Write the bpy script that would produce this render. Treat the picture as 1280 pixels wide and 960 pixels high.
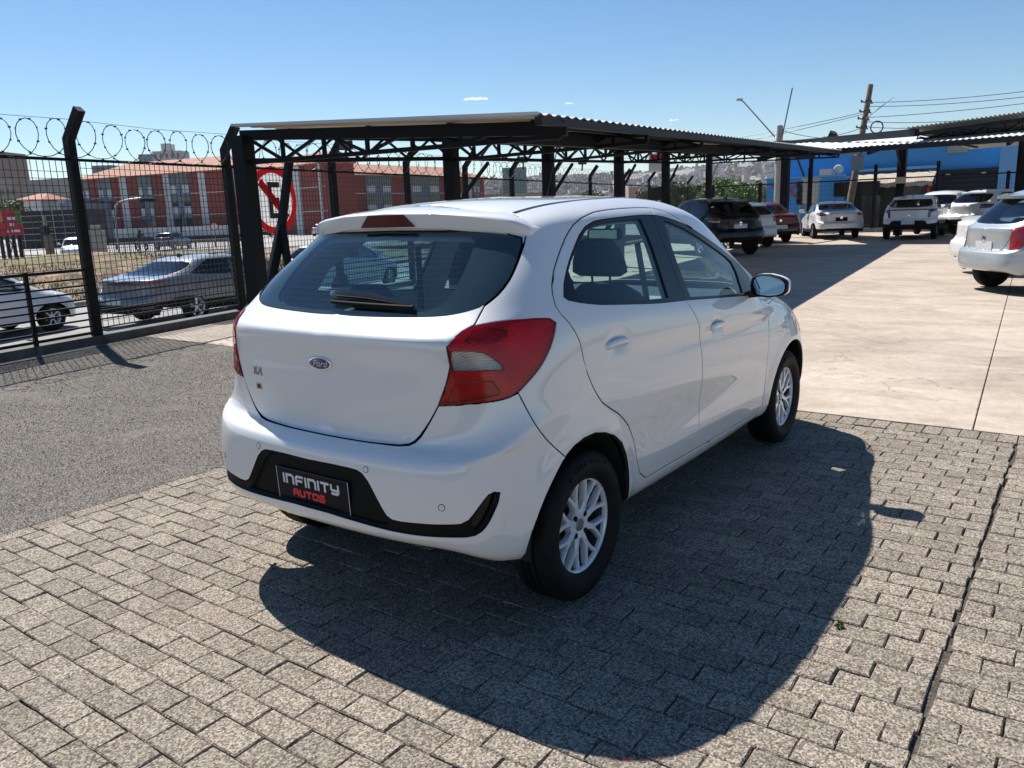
import bpy, bmesh, math, random
import numpy as np
from mathutils import Vector, Matrix, Euler, kdtree, noise
from mathutils.geometry import delaunay_2d_cdt

random.seed(7); RNG = np.random.default_rng(7)
SC = bpy.context.scene
for _o in list(bpy.data.objects): bpy.data.objects.remove(_o, do_unlink=True)
COL = SC.collection

# ------------------------------------------------------------------ camera
# World frame: X = heading of the white hatchback, origin on the ground under its rear axle, Z up (metres).
CAM_POS = np.array([-2.5455, -2.3275, 1.5240]); YAW, PITCH, ROLL = -0.631509, 0.213791, -0.035859; F_PX = 999.25
def cam_axes():
    cy, sy, cp, sp = math.cos(YAW), math.sin(YAW), math.cos(PITCH), math.sin(PITCH)
    f = np.array([cy*cp, -sy*cp, -sp]); r = np.array([-sy, -cy, 0.]); u = np.cross(r, f)
    c, s = math.cos(ROLL), math.sin(ROLL)
    return c*r+s*u, -s*r+c*u, f
_r, _u, _f = cam_axes()
cam = bpy.data.cameras.new('camera'); camo = bpy.data.objects.new('camera', cam); COL.objects.link(camo)
m = Matrix.Identity(4)
for i in range(3):
    m[i][0] = _r[i]; m[i][1] = _u[i]; m[i][2] = -_f[i]; m[i][3] = CAM_POS[i]
camo.matrix_world = m
cam.sensor_fit = 'HORIZONTAL'; cam.sensor_width = 36; cam.lens = F_PX/1280*36
cam.clip_start = 0.05; cam.clip_end = 8000
SC.camera = camo

# ------------------------------------------------------------------ light
SUN_DIR = Vector((.265, .71, 1.0)).normalized()          # towards the sun
SUN_EL = math.asin(SUN_DIR.z); SUN_ROT = math.atan2(SUN_DIR.x, SUN_DIR.y)
W = bpy.data.worlds.new('World'); SC.world = W; W.use_nodes = True
nt = W.node_tree; nt.nodes.clear()
sky = nt.nodes.new('ShaderNodeTexSky'); sky.sky_type = 'NISHITA'; sky.sun_disc = False
sky.sun_elevation = SUN_EL; sky.sun_rotation = SUN_ROT; sky.altitude = 700; sky.air_density = 1.0; sky.dust_density = 0.15; sky.ozone_density = 2.0
bg = nt.nodes.new('ShaderNodeBackground'); bg.inputs[1].default_value = 0.076
wo = nt.nodes.new('ShaderNodeOutputWorld')
hs = nt.nodes.new('ShaderNodeHueSaturation'); hs.inputs['Saturation'].default_value = 1.22; nt.links.new(sky.outputs[0], hs.inputs['Color']); nt.links.new(hs.outputs[0], bg.inputs[0]); nt.links.new(bg.outputs[0], wo.inputs[0])
sl = bpy.data.lights.new('sun', 'SUN'); sl.energy = 5.0; sl.angle = math.radians(0.53); sl.color = (1, .955, .89)
so = bpy.data.objects.new('sun', sl); COL.objects.link(so); so.rotation_euler = SUN_DIR.to_track_quat('Z', 'Y').to_euler()
SC.view_settings.view_transform = 'Standard'; SC.view_settings.look = 'None'; SC.view_settings.gamma = 1; SC.view_settings.exposure = 0.6
SC.render.engine = 'CYCLES'
SC.cycles.caustics_reflective = False; SC.cycles.max_bounces = 8; SC.cycles.transparent_max_bounces = 24

# ------------------------------------------------------------------ materials
class NT:
    def __init__(s, name):
        s.m = bpy.data.materials.new(name); s.m.use_nodes = True; s.t = s.m.node_tree; s.t.nodes.clear()
        s.out = s.n('ShaderNodeOutputMaterial')
    def n(s, t, **k):
        x = s.t.nodes.new(t)
        for a, b in k.items(): setattr(x, a, b)
        return x
    def l(s, a, b): s.t.links.new(a, b)
def setp(b, **k):
    for a, v in k.items():
        b.inputs[a.replace('_', ' ')].default_value = v
def rgba(c): return (c[0], c[1], c[2], 1)
def mat(name, col, rough=.5, metal=0, coat=0, var=0, vscale=6, bump=0, bscale=40, spec=.5, col2=None, emis=None, coat_rough=.03, coat_ior=1.5):
    g = NT(name); b = g.n('ShaderNodeBsdfPrincipled'); g.l(b.outputs[0], g.out.inputs[0])
    b.inputs['Base Color'].default_value = rgba(col); b.inputs['Roughness'].default_value = rough; b.inputs['Metallic'].default_value = metal
    b.inputs['Coat Weight'].default_value = coat; b.inputs['Coat IOR'].default_value = coat_ior; b.inputs['Coat Roughness'].default_value = coat_rough; b.inputs['Specular IOR Level'].default_value = spec
    if emis: b.inputs['Emission Color'].default_value = rgba(emis[:3]); b.inputs['Emission Strength'].default_value = emis[3]
    if var or bump or col2:
        tc = g.n('ShaderNodeTexCoord')
    if var or col2:
        no = g.n('ShaderNodeTexNoise'); no.inputs['Scale'].default_value = vscale; no.inputs['Detail'].default_value = 5; no.inputs['Roughness'].default_value = .65
        g.l(tc.outputs['Object'], no.inputs['Vector'])
        cr = g.n('ShaderNodeValToRGB'); a = [max(0, c*(1-var)) for c in col]; d = [min(1, c*(1+var)) for c in (col2 or col)]
        cr.color_ramp.elements[0].position = .32; cr.color_ramp.elements[1].position = .68
        cr.color_ramp.elements[0].color = rgba(a); cr.color_ramp.elements[1].color = rgba(d)
        g.l(no.outputs[0], cr.inputs[0]); g.l(cr.outputs[0], b.inputs['Base Color'])
    if bump:
        n2 = g.n('ShaderNodeTexNoise'); n2.inputs['Scale'].default_value = bscale; n2.inputs['Detail'].default_value = 3
        g.l(tc.outputs['Object'], n2.inputs['Vector'])
        bp = g.n('ShaderNodeBump'); bp.inputs['Strength'].default_value = 1; bp.inputs['Distance'].default_value = bump
        g.l(n2.outputs[0], bp.inputs['Height']); g.l(bp.outputs[0], b.inputs['Normal'])
    return g.m
def schlick(g, ior):
    f0 = ((ior-1)/(ior+1))**2; lw = g.n('ShaderNodeLayerWeight'); lw.inputs[0].default_value = .5; pw = g.n('ShaderNodeMath', operation='POWER'); pw.inputs[1].default_value = 5; g.l(lw.outputs['Facing'], pw.inputs[0]); ma = g.n('ShaderNodeMath', operation='MULTIPLY_ADD'); ma.inputs[1].default_value = 1-f0; ma.inputs[2].default_value = f0; g.l(pw.outputs[0], ma.inputs[0]); return ma
def glass(name, tint, refl=1.0, rough=0.0, ior=1.5):
    g = NT(name); tr = g.n('ShaderNodeBsdfTransparent'); tr.inputs[0].default_value = rgba(tint)
    gl = g.n('ShaderNodeBsdfGlossy'); gl.inputs['Roughness'].default_value = rough; gl.inputs[0].default_value = (refl, refl, refl, 1)
    fr = schlick(g, ior)
    mx = g.n('ShaderNodeMixShader'); g.l(fr.outputs[0], mx.inputs[0]); g.l(tr.outputs[0], mx.inputs[1]); g.l(gl.outputs[0], mx.inputs[2])
    g.l(mx.outputs[0], g.out.inputs[0]); return g.m
def lens(name, tint, dif, amt):
    g = NT(name); tr = g.n('ShaderNodeBsdfTransparent'); tr.inputs[0].default_value = rgba(tint); df = g.n('ShaderNodeBsdfDiffuse'); df.inputs[0].default_value = rgba(dif)
    m1 = g.n('ShaderNodeMixShader'); m1.inputs[0].default_value = amt; g.l(tr.outputs[0], m1.inputs[1]); g.l(df.outputs[0], m1.inputs[2])
    gl = g.n('ShaderNodeBsdfGlossy'); gl.inputs['Roughness'].default_value = .02; fr = schlick(g, 1.5)
    mx = g.n('ShaderNodeMixShader'); g.l(fr.outputs[0], mx.inputs[0]); g.l(m1.outputs[0], mx.inputs[1]); g.l(gl.outputs[0], mx.inputs[2]); g.l(mx.outputs[0], g.out.inputs[0]); return g.m
M = {}
M['white'] = mat('white_paint', (.80, .788, .768), .42, coat=1, spec=.25, coat_ior=1.8, coat_rough=.012)
M['black_trim'] = mat('black_trim', (.006, .0065, .008), .3, coat=.2, spec=.2)
M['black_plastic'] = mat('black_plastic', (.006, .006, .0065), .65, spec=.14, var=.2, vscale=90, bump=.0004, bscale=900)
M['rubber'] = mat('rubber', (.009, .009, .0095), .68, spec=.2, var=.35, vscale=14, bump=.0006, bscale=160)
M['dark'] = mat('dark_cavity', (.01, .01, .011), .9)
M['glass_side'] = glass('side_glass', (.55, .77, .80), ior=1.65)
M['glass_rear'] = glass('rear_glass', (.50, .73, .80), ior=1.9)
M['glass_dark'] = glass('dark_glass', (.16, .20, .23))
M['glass_mid'] = glass('mid_glass', (.40, .50, .54), ior=1.7)
M['glass_front'] = glass('front_glass', (.80, .90, .88))
M['lens_red'] = lens('red_lens', (1.0, .075, .085), (.75, .012, .02), .25)
M['lens_deep'] = lens('deep_red_lens', (.86, .04, .045), (.45, .006, .01), .3)
M['lens_clear'] = glass('clear_lens', (.97, .95, .92), ior=1.5)
M['lamp_house'] = mat('lamp_reflector', (.82, .80, .78), .25, metal=.35)
M['red_solid'] = mat('red_plastic', (.22, .008, .01), .2, coat=.6)
M['alloy'] = mat('alloy', (.88, .88, .89), .26, metal=.2, coat=.5, var=.06, vscale=30)
M['steel'] = mat('steel', (.35, .35, .36), .4, metal=.9, var=.2, vscale=20)
M['chrome'] = mat('chrome', (.80, .81, .83), .08, metal=1)
M['fabric'] = mat('seat_fabric', (.05, .055, .062), .85, var=.3, vscale=40, bump=.001, bscale=300)
M['fabric_lt'] = mat('pale_trim', (.55, .56, .56), .8, var=.1)
M['dash'] = mat('dashboard_plastic', (.035, .037, .04), .5, var=.2, bump=.0005, bscale=400)
M['mirror'] = mat('mirror_glass', (.38, .42, .44), .02, metal=1)
M['heater'] = mat('heater_line', (.30, .17, .10), .5)
M['badge_blue'] = mat('badge_blue', (.012, .03, .14), .25, coat=.8)
M['plate_navy'] = mat('plate_navy', (.003, .004, .011), .35, spec=.12, var=.2, vscale=12)
M['print_white'] = mat('print_white', (.72, .73, .75), .5)
M['print_red'] = mat('print_red', (.80, .03, .04), .5)
M['plate_grey'] = mat('plate_grey', (.62, .63, .65), .45, var=.05)

# ------------------------------------------------------------------ mesh helpers
def tag(o, label=None, cat=None, group=None, kind=None):
    if label: o['label'] = label
    if cat: o['category'] = cat
    if group: o['group'] = group
    if kind: o['kind'] = kind
    return o
def mk(name, V, Fc, m, parent=None, smooth=False, normals=None, kind=None, loc=None, rot=None, fmat=None):
    me = bpy.data.meshes.new(name)
    me.from_pydata([tuple(map(float, v)) for v in V] if not isinstance(V, np.ndarray) else V.tolist(), [], Fc if not isinstance(Fc, np.ndarray) else Fc.tolist())
    for x in (m if isinstance(m, (list, tuple)) else [m]): me.materials.append(x)
    if fmat is not None: me.polygons.foreach_set('material_index', np.asarray(fmat, dtype=np.int32))
    if smooth or normals is not None: me.polygons.foreach_set('use_smooth', [True]*len(me.polygons))
    me.update()
    if normals is not None: me.normals_split_custom_set_from_vertices(np.asarray(normals).tolist())
    o = bpy.data.objects.new(name, me); COL.objects.link(o)
    if parent is not None: o.parent = parent
    if loc is not None: o.location = loc
    if rot is not None: o.rotation_euler = rot
    if kind: o['kind'] = kind
    return o
def empty(name, loc=(0, 0, 0), rz=0, label=None, cat=None, group=None, kind=None):
    o = bpy.data.objects.new(name, None); COL.objects.link(o); o.location = loc; o.rotation_euler = (0, 0, rz); o.empty_display_size = .2
    return tag(o, label, cat, group, kind)
class MB:
    """collects boxes, bars, tubes and polygons into one mesh"""
    def __init__(s): s.V = []; s.F = []; s.fm = []; s.cur = 0
    def add(s, V, Fc):
        b = len(s.V); s.V += [tuple(map(float, v)) for v in V]
        for f in Fc: s.F.append(tuple(b+i for i in f)); s.fm.append(s.cur)
    def box(s, c, d, rz=0, M4=None, bev=0):
        x, y, z = d[0]/2, d[1]/2, d[2]/2
        if bev:
            e = min(bev, x*.9, y*.9, z*.9)
            V = []
            for zz, q in ((-z, e), (-z+e, 0), (z-e, 0), (z, e)):
                V += [(-x+q, -y+q, zz), (x-q, -y+q, zz), (x-q, y-q, zz), (-x+q, y-q, zz)]
            Fc = [(3, 2, 1, 0), (12, 13, 14, 15)]
            for k in range(3):
                for i in range(4): Fc.append((4*k+i, 4*k+(i+1) % 4, 4*k+4+(i+1) % 4, 4*k+4+i))
        else:
            V = [(-x, -y, -z), (x, -y, -z), (x, y, -z), (-x, y, -z), (-x, -y, z), (x, -y, z), (x, y, z), (-x, y, z)]
            Fc = [(3, 2, 1, 0), (4, 5, 6, 7), (0, 1, 5, 4), (1, 2, 6, 5), (2, 3, 7, 6), (3, 0, 4, 7)]
        if M4 is not None: V = [tuple(M4 @ Vector(v)) for v in V]
        else:
            cs, sn = math.cos(rz), math.sin(rz)
            V = [(c[0]+v[0]*cs-v[1]*sn, c[1]+v[0]*sn+v[1]*cs, c[2]+v[2]) for v in V]
        s.add(V, Fc); return s
    def bar(s, a, b, w, h=None, up=(0, 0, 1)):
        """rectangular bar from a to b"""
        a = Vector(a); b = Vector(b); d = (b-a); L = d.length
        if L < 1e-6: return s
        d /= L; up = Vector(up)
        if abs(d.dot(up)) > .99: up = Vector((1, 0, 0))
        x = d.cross(up).normalized(); y = x.cross(d)
        h = h or w; V = []
        for p in (a, b):
            V += [p-x*w/2-y*h/2, p+x*w/2-y*h/2, p+x*w/2+y*h/2, p-x*w/2+y*h/2]
        s.add(V, [(0, 1, 2, 3), (7, 6, 5, 4), (0, 4, 5, 1), (1, 5, 6, 2), (2, 6, 7, 3), (3, 7, 4, 0)]); return s
    def tube(s, pts, r, n=6, closed=False, cap=True):
        P = [Vector(p) for p in pts]; k = len(P); b = len(s.V); R = r if hasattr(r, '__len__') else [r]*k
        prevx = None; V = []
        for i in range(k):
            if closed: d = P[(i+1) % k]-P[i-1]
            else: d = P[min(i+1, k-1)]-P[max(i-1, 0)]
            d.normalize()
            if prevx is None:
                up = Vector((0, 0, 1)) if abs(d.z) < .9 else Vector((1, 0, 0)); x = d.cross(up).normalized()
            else:
                x = prevx-d*prevx.dot(d)
                x = x.normalized() if x.length > 1e-6 else d.orthogonal().normalized()
            prevx = x; y = d.cross(x)
            for j in range(n):
                t = 2*math.pi*j/n; V.append(P[i]+(x*math.cos(t)+y*math.sin(t))*R[i])
        Fc = []
        for i in range(k if closed else k-1):
            for j in range(n):
                a0 = i*n+j; a1 = i*n+(j+1) % n; c = ((i+1) % k)*n
                Fc.append((a0, a1, c+(j+1) % n, c+j))
        if not closed and cap: Fc += [tuple(range(n-1, -1, -1)), tuple((k-1)*n+j for j in range(n))]
        s.add(V, Fc); return s
    def lathe(s, prof, c=(0, 0, 0), axis='Z', n=24, closed=False):
        V = []; Fc = []; k = len(prof)
        for j in range(n):
            t = 2*math.pi*j/n
            for r, h in prof:
                p = (r*math.cos(t), r*math.sin(t), h)
                if axis == 'Y': p = (p[0], p[2], p[1])
                if axis == 'X': p = (p[2], p[0], p[1])
                V.append((c[0]+p[0], c[1]+p[1], c[2]+p[2]))
        for j in range(n):
            for i in range(k if closed else k-1):
                i2 = (i+1) % k; q = (j+1) % n
                f = (j*k+i, q*k+i, q*k+i2, j*k+i2)
                Fc.append(f if axis != 'Y' else f[::-1])
        s.add(V, Fc); return s
    def prism(s, poly, a, b, frame=None):
        """extrude 2-D poly (x,z) between y=a and y=b; frame maps (x,y,z)"""
        n = len(poly); V = [(p[0], a, p[1]) for p in poly]+[(p[0], b, p[1]) for p in poly]
        if frame: V = [frame(*v) for v in V]
        Fc = [tuple(range(n)), tuple(range(2*n-1, n-1, -1))]+[(i, i+n, (i+1) % n+n, (i+1) % n) for i in range(n)]
        s.add(V, Fc); return s
    def build(s, name, m, parent=None, smooth=False, kind=None, loc=None, rot=None):
        o = mk(name, s.V, s.F, m, parent, smooth, kind=kind, loc=loc, rot=rot, fmat=s.fm if isinstance(m, (list, tuple)) else None)
        return o
def fix_normals(o):
    bm = bmesh.new(); bm.from_mesh(o.data); bmesh.ops.recalc_face_normals(bm, faces=bm.faces); bm.to_mesh(o.data); bm.free(); return o
def autosmooth(o, deg=35):
    me = o.data; bm = bmesh.new(); bm.from_mesh(me); bmesh.ops.recalc_face_normals(bm, faces=bm.faces)
    for e in bm.edges:
        if len(e.link_faces) == 2: e.smooth = e.calc_face_angle(0) < math.radians(deg)
    for f in bm.faces: f.smooth = True
    bm.to_mesh(me); bm.free(); return o
UV={
 'tail':'888,5083 941,5316 975,5706 1027,5981 1102,6166 1166,6225 1249,6273 1348,6310 1457,6336 1567,6351 1688,6353 1817,6340 1946,6316 2070,6285 2181,6254 2297,6220 2419,6181 2531,6138 2619,6091 2734,5833 2690,5315 2643,5009 2583,4812 2537,4720 2484,4632 2426,4552 2364,4485 2301,4433 2228,4384 2154,4340 2086,4304 2030,4278 1957,4257 1876,4250 1777,4255 1669,4267 1592,4276 1500,4284 1399,4290 1296,4293 1198,4293 1106,4292 1014,4290 925,4288 838,4285 755,4282 785,4345 816,4408 847,4469 873,4528 896,4595 916,4667 936,4742 921,4833 905,4938',
 'rev':'950,4970 1057,4973 1169,4974 1267,4970 1436,4931 1524,4887 1608,4831 1695,4756 1762,4687 1774,4640 1681,4654 1586,4666 1491,4674 1396,4679 1289,4682 1180,4683 1072,4682 969,4680 943,4809',
 'reflow':'916,4374 964,4454 1014,4536 1144,4536 1278,4534 1394,4530 1590,4517 1715,4363 1676,4343 1539,4346 1401,4342 1262,4335 1149,4330 1034,4325 920,4320 811,4313',
 'taildark':'1156,5332 1217,5983 1360,6050 1542,6031 1689,5974 1832,5887 1818,5520 1634,5249 1517,5229 1393,5241 1273,5278',
 'rdoor':'2629,7101 2653,6901 2726,6570 2846,6213 2993,5727 3094,5184 3176,4842 3205,4628 3231,4427 3283,4157 3365,3803 3436,3359 3529,2896 3658,2599 3790,2352 3890,2107 3971,1872 4053,1495 4082,1255 4110,993 4139,747 4176,545 4287,347 4436,337 4611,353 4729,352 4864,349 5009,343 5154,334 5172,561 5198,810 5217,1077 5226,1328 5230,1579 5231,1835 5228,2089 5223,2366 5218,2666 5212,3042 5208,3499 5208,3940 5208,4243 5208,4496 5203,4706 5177,4962 5142,5351 5107,5843 5080,6329 5093,6706 5096,6920 5098,7101 5098,7267 5098,7456 5099,7653 5100,7840 5102,8064 5108,8322 5119,8594 5216,9117 5027,9157 4871,9156 4669,9147 4463,9127 4175,9083 3870,9020 3444,8818 3171,8579 3037,8355 2911,8131 2812,7923 2738,7727 2682,7548 2645,7382',
 'fdoor':'5216,9117 5381,8953 5507,8688 5580,8490 5682,8292 5797,8133 5923,7998 6062,7877 6196,7768 6301,7671 6396,7563 6474,7453 6559,7310 6617,7148 6645,6971 6652,6753 6714,5804 6821,4971 6824,4550 6785,4271 6750,3845 6732,3241 6718,2787 6711,2326 6708,1919 6704,1593 6701,1279 6695,940 6685,644 6674,379 6645,193 6481,178 6262,231 6146,246 6011,263 5864,281 5714,297 5563,310 5418,321 5280,329 5154,334 5172,561 5198,810 5217,1077 5226,1328 5230,1579 5231,1835 5228,2089 5223,2366 5218,2666 5212,3042 5208,3499 5208,3940 5208,4243 5208,4496 5203,4706 5177,4962 5142,5351 5107,5843 5080,6329 5093,6706 5096,6920 5098,7101 5098,7267 5098,7456 5099,7653 5100,7840 5102,8064 5108,8322 5119,8594',
 'rtrim':'2902,6820 2926,7108 2958,7251 3002,7416 3058,7581 3125,7730 3215,7899 3310,8069 3392,8212 3574,8443 3849,8618 4054,8656 4284,8695 4491,8734 4680,8765 4859,8784 4991,8790 5109,8759 5092,8447 5092,8206 5093,8005 5095,7822 5095,7685 5095,7537 5095,7382 5094,7224 5094,7066 5093,6900 5090,6706 5081,6404 4949,6385 4821,6361 4695,6341 4572,6336 4460,6345 4328,6361 4182,6384 4029,6413 3878,6445 3738,6476 3620,6504 3421,6573 3233,6643 2985,6740',
 'rglass':'3223,6728 3188,6913 3151,7076 3107,7232 3052,7387 3129,7589 3220,7747 3345,7949 3459,8125 3641,8352 3902,8484 4082,8520 4284,8559 4465,8595 4679,8621 4879,8631 4880,8302 4887,8050 4888,7826 4883,7681 4876,7520 4867,7352 4856,7180 4844,7007 4832,6819 4818,6579 4696,6569 4574,6558 4454,6549 4334,6547 4207,6552 4062,6563 3909,6581 3760,6602 3631,6623 3431,6674',
 'ftrim':'5109,8759 5184,8737 5285,8673 5380,8568 5508,8440 5635,8315 5744,8201 5872,8088 6015,7989 6167,7906 6328,7834 6515,7754 6708,7651 6844,7522 6781,7272 6685,7006 6618,6759 6599,6353 6377,6363 6189,6365 6020,6366 5865,6368 5719,6373 5550,6382 5388,6391 5232,6399 5081,6404 5090,6706 5093,6900 5094,7066 5094,7224 5095,7382 5095,7537 5095,7685 5095,7822 5093,8005 5092,8206 5092,8447',
 'fglass':'5274,8516 5373,8395 5476,8291 5578,8188 5676,8083 5790,7974 5912,7874 6031,7790 6178,7703 6327,7608 6413,7483 6360,7232 6293,6981 6250,6527 6067,6518 5899,6511 5740,6511 5605,6518 5465,6529 5327,6540 5193,6549 5200,6802 5201,6985 5201,7151 5202,7317 5205,7488 5213,7662 5223,7843 5236,8035 5252,8250',
 'reararch':'2075,-200 2095,126 2140,263 2184,387 2230,506 2270,611 2314,727 2361,849 2410,968 2463,1085 2520,1203 2578,1315 2630,1413 2702,1542 2780,1659 2937,1811 3130,1930 3332,1984 3520,1926 3687,1784 3825,1542 3895,1237 3920,1020 3938,779 3946,559 3956,359 4023,120 4023,-200',
 'frontarch':'6816,-200 6816,0 6807,0 6805,144 6809,322 6819,523 6835,763 6858,1032 6886,1280 6919,1502 6958,1712 7002,1913 7051,2102 7105,2277 7163,2432 7225,2564 7292,2668 7363,2741 7439,2782 7520,2789 7607,2763 7700,2706 7797,2619 7897,2506 7997,2370 8096,2215 8189,2042 8274,1856 8350,1660 8415,1457 8468,1240 8510,991 8541,721 8559,490 8565,291 8558,87 8537,0 8537,-200',
 'hatchR':'74,3261 97,3265 133,3270 169,3279 222,3307 275,3338 357,3388 429,3505 481,3667 536,3838 599,4000 642,4091 697,4190 755,4282 795,4366 837,4449 873,4528 913,4630 936,4742 920,4881 888,5083 975,5706 1039,5976 1102,6166 1163,6299 1145,6588 1151,6834 1240,6934 1328,7035 1412,7167 1484,7318 1527,7500 1558,7700 1587,7895 1622,8114',
 'bumpseam':'755,4282 860,4286 969,4289 1083,4291 1198,4293 1322,4292 1450,4287 1570,4278 1669,4267 1876,4250 2003,4255 2059,4113 2117,3941 2185,3653 2268,3123 2378,2516 2488,2120 2622,1833 2735,1649',
 'insertR':'105,1813 139,1809 178,1803 214,1787 242,1717 272,1549 284,1459 299,1351 314,1243 329,1152 353,1010 378,894 417,827 483,818 522,824 577,830 643,835 719,838 796,841 873,844 959,847 1045,849 1125,850 1190,852 1313,917 1389,1016 1467,1133 1549,1259 1621,1362 1707,1395 1792,1347 1761,1162 1723,1054 1672,928 1622,825 1565,740 1503,672 1388,609 1265,591 1188,592 1093,592 994,590 902,586 820,583 742,580 670,577 606,576 552,575 501,576 453,576 408,578 367,582 334,588 298,595 263,604 230,612 200,620 173,627 152,632 122,641 94,652 74,660',
 'recessR':'105,1742 147,1736 194,1719 221,1642 243,1510 266,1359 286,1232 309,1083 333,940 353,828 396,664 310,632 272,639 228,650 186,663 153,672 108,687 75,699',
 'ventR':'1335,865 1415,990 1497,1120 1570,1236 1625,1318 1707,1353 1752,1315 1703,1120 1644,977 1575,839 1455,682 1367,651',
 'winR':'14,6558 39,6552 65,6547 90,6548 110,6552 134,6557 161,6563 190,6570 222,6576 255,6583 289,6589 322,6594 354,6600 391,6606 432,6612 477,6619 524,6628 575,6637 626,6649 701,6672 785,6701 872,6733 950,6764 1055,6815 1154,6883 1239,6969 1314,7066 1366,7144 1417,7232 1460,7326 1490,7431 1510,7546 1527,7667 1540,7807 1551,7959 1561,8074',
 'clearR':'31,6711 73,6704 100,6707 132,6711 169,6717 210,6724 251,6733 292,6744 329,6757 373,6783 421,6821 468,6865 507,6914 539,7028 554,7167 565,7276 572,7397 578,7522 581,7722 579,7919 560,8191',
 'groove':'986,9155 1098,9241 1254,9338 1462,9427 1738,9499 1964,9535 2252,9569 2586,9598 2942,9617 3370,9629 3889,9638 4290,9648 4570,9659 4946,9678 5300,9716',
 'roofseam':'1328,8926 1162,9052 999,9131 782,9181 577,9234 430,9297 317,9360 233,9414 161,9461 94,9500 46,9528',
}
# control net: columns (rear centre -> side -> front centre), rows bottom -> roof centre ; points (x, w, z)
def base_net():
    zr=[.355,.385,.43,.53,.62,.68,.705,.715,.76,.92,1.075,1.105,1.135,1.17,1.26,1.36,1.445,1.505,1.55,1.58,1.59]
    c0=[-.60,-.665,-.69,-.69,-.685,-.675,-.645,-.585,-.578,-.582,-.588,-.575,-.53,-.46,-.37,-.275,-.19,-.10,.06,.30,.62]
    N=[]
    def col(x,w,z): N.append(np.stack([x,w,z],-1).astype(float))
    R=len(zr)
    z=np.zeros(R)
    c0=np.array(c0);zr=np.array(zr)
    col(c0,z,zr)
    # c1
    w1=np.array([.33]*14+[.32,.31,.30,.29,.27,.20,0])
    x1=c0+np.array([.01]*14+[.012,.014,.018,.02,.02,.01,.03]);
    col(x1,w1,zr+np.array([0]*14+[0,0,-.002,-.004,-.005,-.003,0]))
    # c2
    w2=np.array([.57,.575,.58,.58,.58,.58,.575,.56,.55,.56,.565,.565,.56,.56,.55,.52,.49,.465,.40,.28,0])
    x2=np.array([-.54,-.60,-.63,-.635,-.63,-.62,-.595,-.55,-.535,-.53,-.53,-.515,-.475,-.41,-.315,-.21,-.115,-.03,.14,.42,.76])
    z2=zr+np.array([.0,0,0,0,0,.005,.008,.01,.01,.01,0,0,0,.01,.01,.0,-.01,-.012,-.012,-.006,0])
    col(x2,w2,z2)
    # c3 corner
    w3=np.array([.73,.74,.742,.742,.742,.742,.76,.75,.735,.72,.71,.705,.70,.69,.665,.625,.585,.555,.47,.31,0])
    x3=np.array([-.46,-.50,-.52,-.525,-.52,-.51,-.50,-.48,-.46,-.44,-.42,-.41,-.385,-.33,-.235,-.12,-.03,.05,.25,.55,.9])
    z3=np.array([.31,.345,.44,.54,.63,.69,.72,.75,.80,.94,1.07,1.105,1.14,1.18,1.265,1.355,1.43,1.485,1.537,1.575,1.59])
    col(x3,w3,z3)
    # c4 side rear x~-.25
    w4=np.array([.80,.82,.83,.83,.825,.82,.82,.815,.81,.80,.785,.775,.765,.745,.70,.655,.615,.585,.50,.33,0])
    x4=np.array([-.28,-.29,-.29,-.29,-.28,-.27,-.27,-.26,-.25,-.24,-.22,-.21,-.20,-.16,-.08,.02,.10,.17,.35,.65,1.0])
    z4=np.array([.33,.37,.45,.56,.66,.74,.79,.83,.88,.98,1.075,1.11,1.145,1.19,1.27,1.355,1.43,1.485,1.537,1.575,1.59])
    col(x4,w4,z4)
    # c5 x~0.05
    w5=np.array([.80,.83,.84,.84,.838,.835,.832,.83,.827,.82,.808,.80,.785,.765,.715,.665,.625,.595,.51,.34,0])
    x5=np.array([0,0,0,0,0,0,0,0,.0,.01,.02,.03,.05,.08,.14,.21,.27,.33,.48,.75,1.03])
    z5=np.array([.31,.35,.43,.53,.63,.72,.78,.83,.88,.97,1.06,1.10,1.135,1.175,1.26,1.355,1.435,1.49,1.54,1.577,1.59])
    col(x5,w5,z5)
    # c6 x~.4
    w6=np.array([.79,.82,.83,.835,.838,.84,.84,.838,.834,.83,.818,.81,.797,.775,.725,.675,.635,.60,.515,.34,0])
    x6=np.full(R,.40);x6[13:]=np.array([.42,.44,.47,.50,.53,.63,.82,1.06])
    z6=np.array([.29,.33,.41,.50,.60,.68,.75,.81,.86,.95,1.04,1.08,1.115,1.155,1.25,1.35,1.44,1.495,1.542,1.578,1.59])
    col(x6,w6,z6)
    # c7 x~.9
    w7=np.array([.785,.815,.825,.83,.838,.843,.845,.845,.842,.836,.825,.815,.803,.78,.73,.68,.635,.60,.515,.34,0])
    x7=np.full(R,.9);x7[16:]=np.array([.90,.90,.92,.98,1.10])
    z7=np.array([.275,.315,.39,.48,.57,.65,.72,.78,.83,.91,1.0,1.04,1.075,1.115,1.225,1.335,1.43,1.49,1.543,1.578,1.59])
    col(x7,w7,z7)
    # c8 x~1.45
    w8=np.array([.785,.81,.82,.826,.835,.842,.844,.843,.84,.834,.822,.812,.80,.778,.73,.68,.635,.595,.51,.34,0])
    x8=np.full(R,1.45);x8[14:]=np.array([1.44,1.43,1.41,1.37,1.30,1.22,1.18])
    z8=np.array([.27,.31,.38,.46,.55,.63,.69,.75,.80,.87,.96,1.0,1.035,1.075,1.20,1.32,1.425,1.487,1.532,1.568,1.58])
    col(x8,w8,z8)
    # c9 x~1.95
    w9=np.array([.79,.815,.826,.832,.836,.84,.842,.84,.838,.828,.81,.795,.78,.76,.715,.655,.615,.58,.50,.33,0])
    x9=np.full(R,1.97);x9[12:]=np.array([1.99,2.02,1.96,1.86,1.73,1.61,1.46,1.34,1.27])
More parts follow.
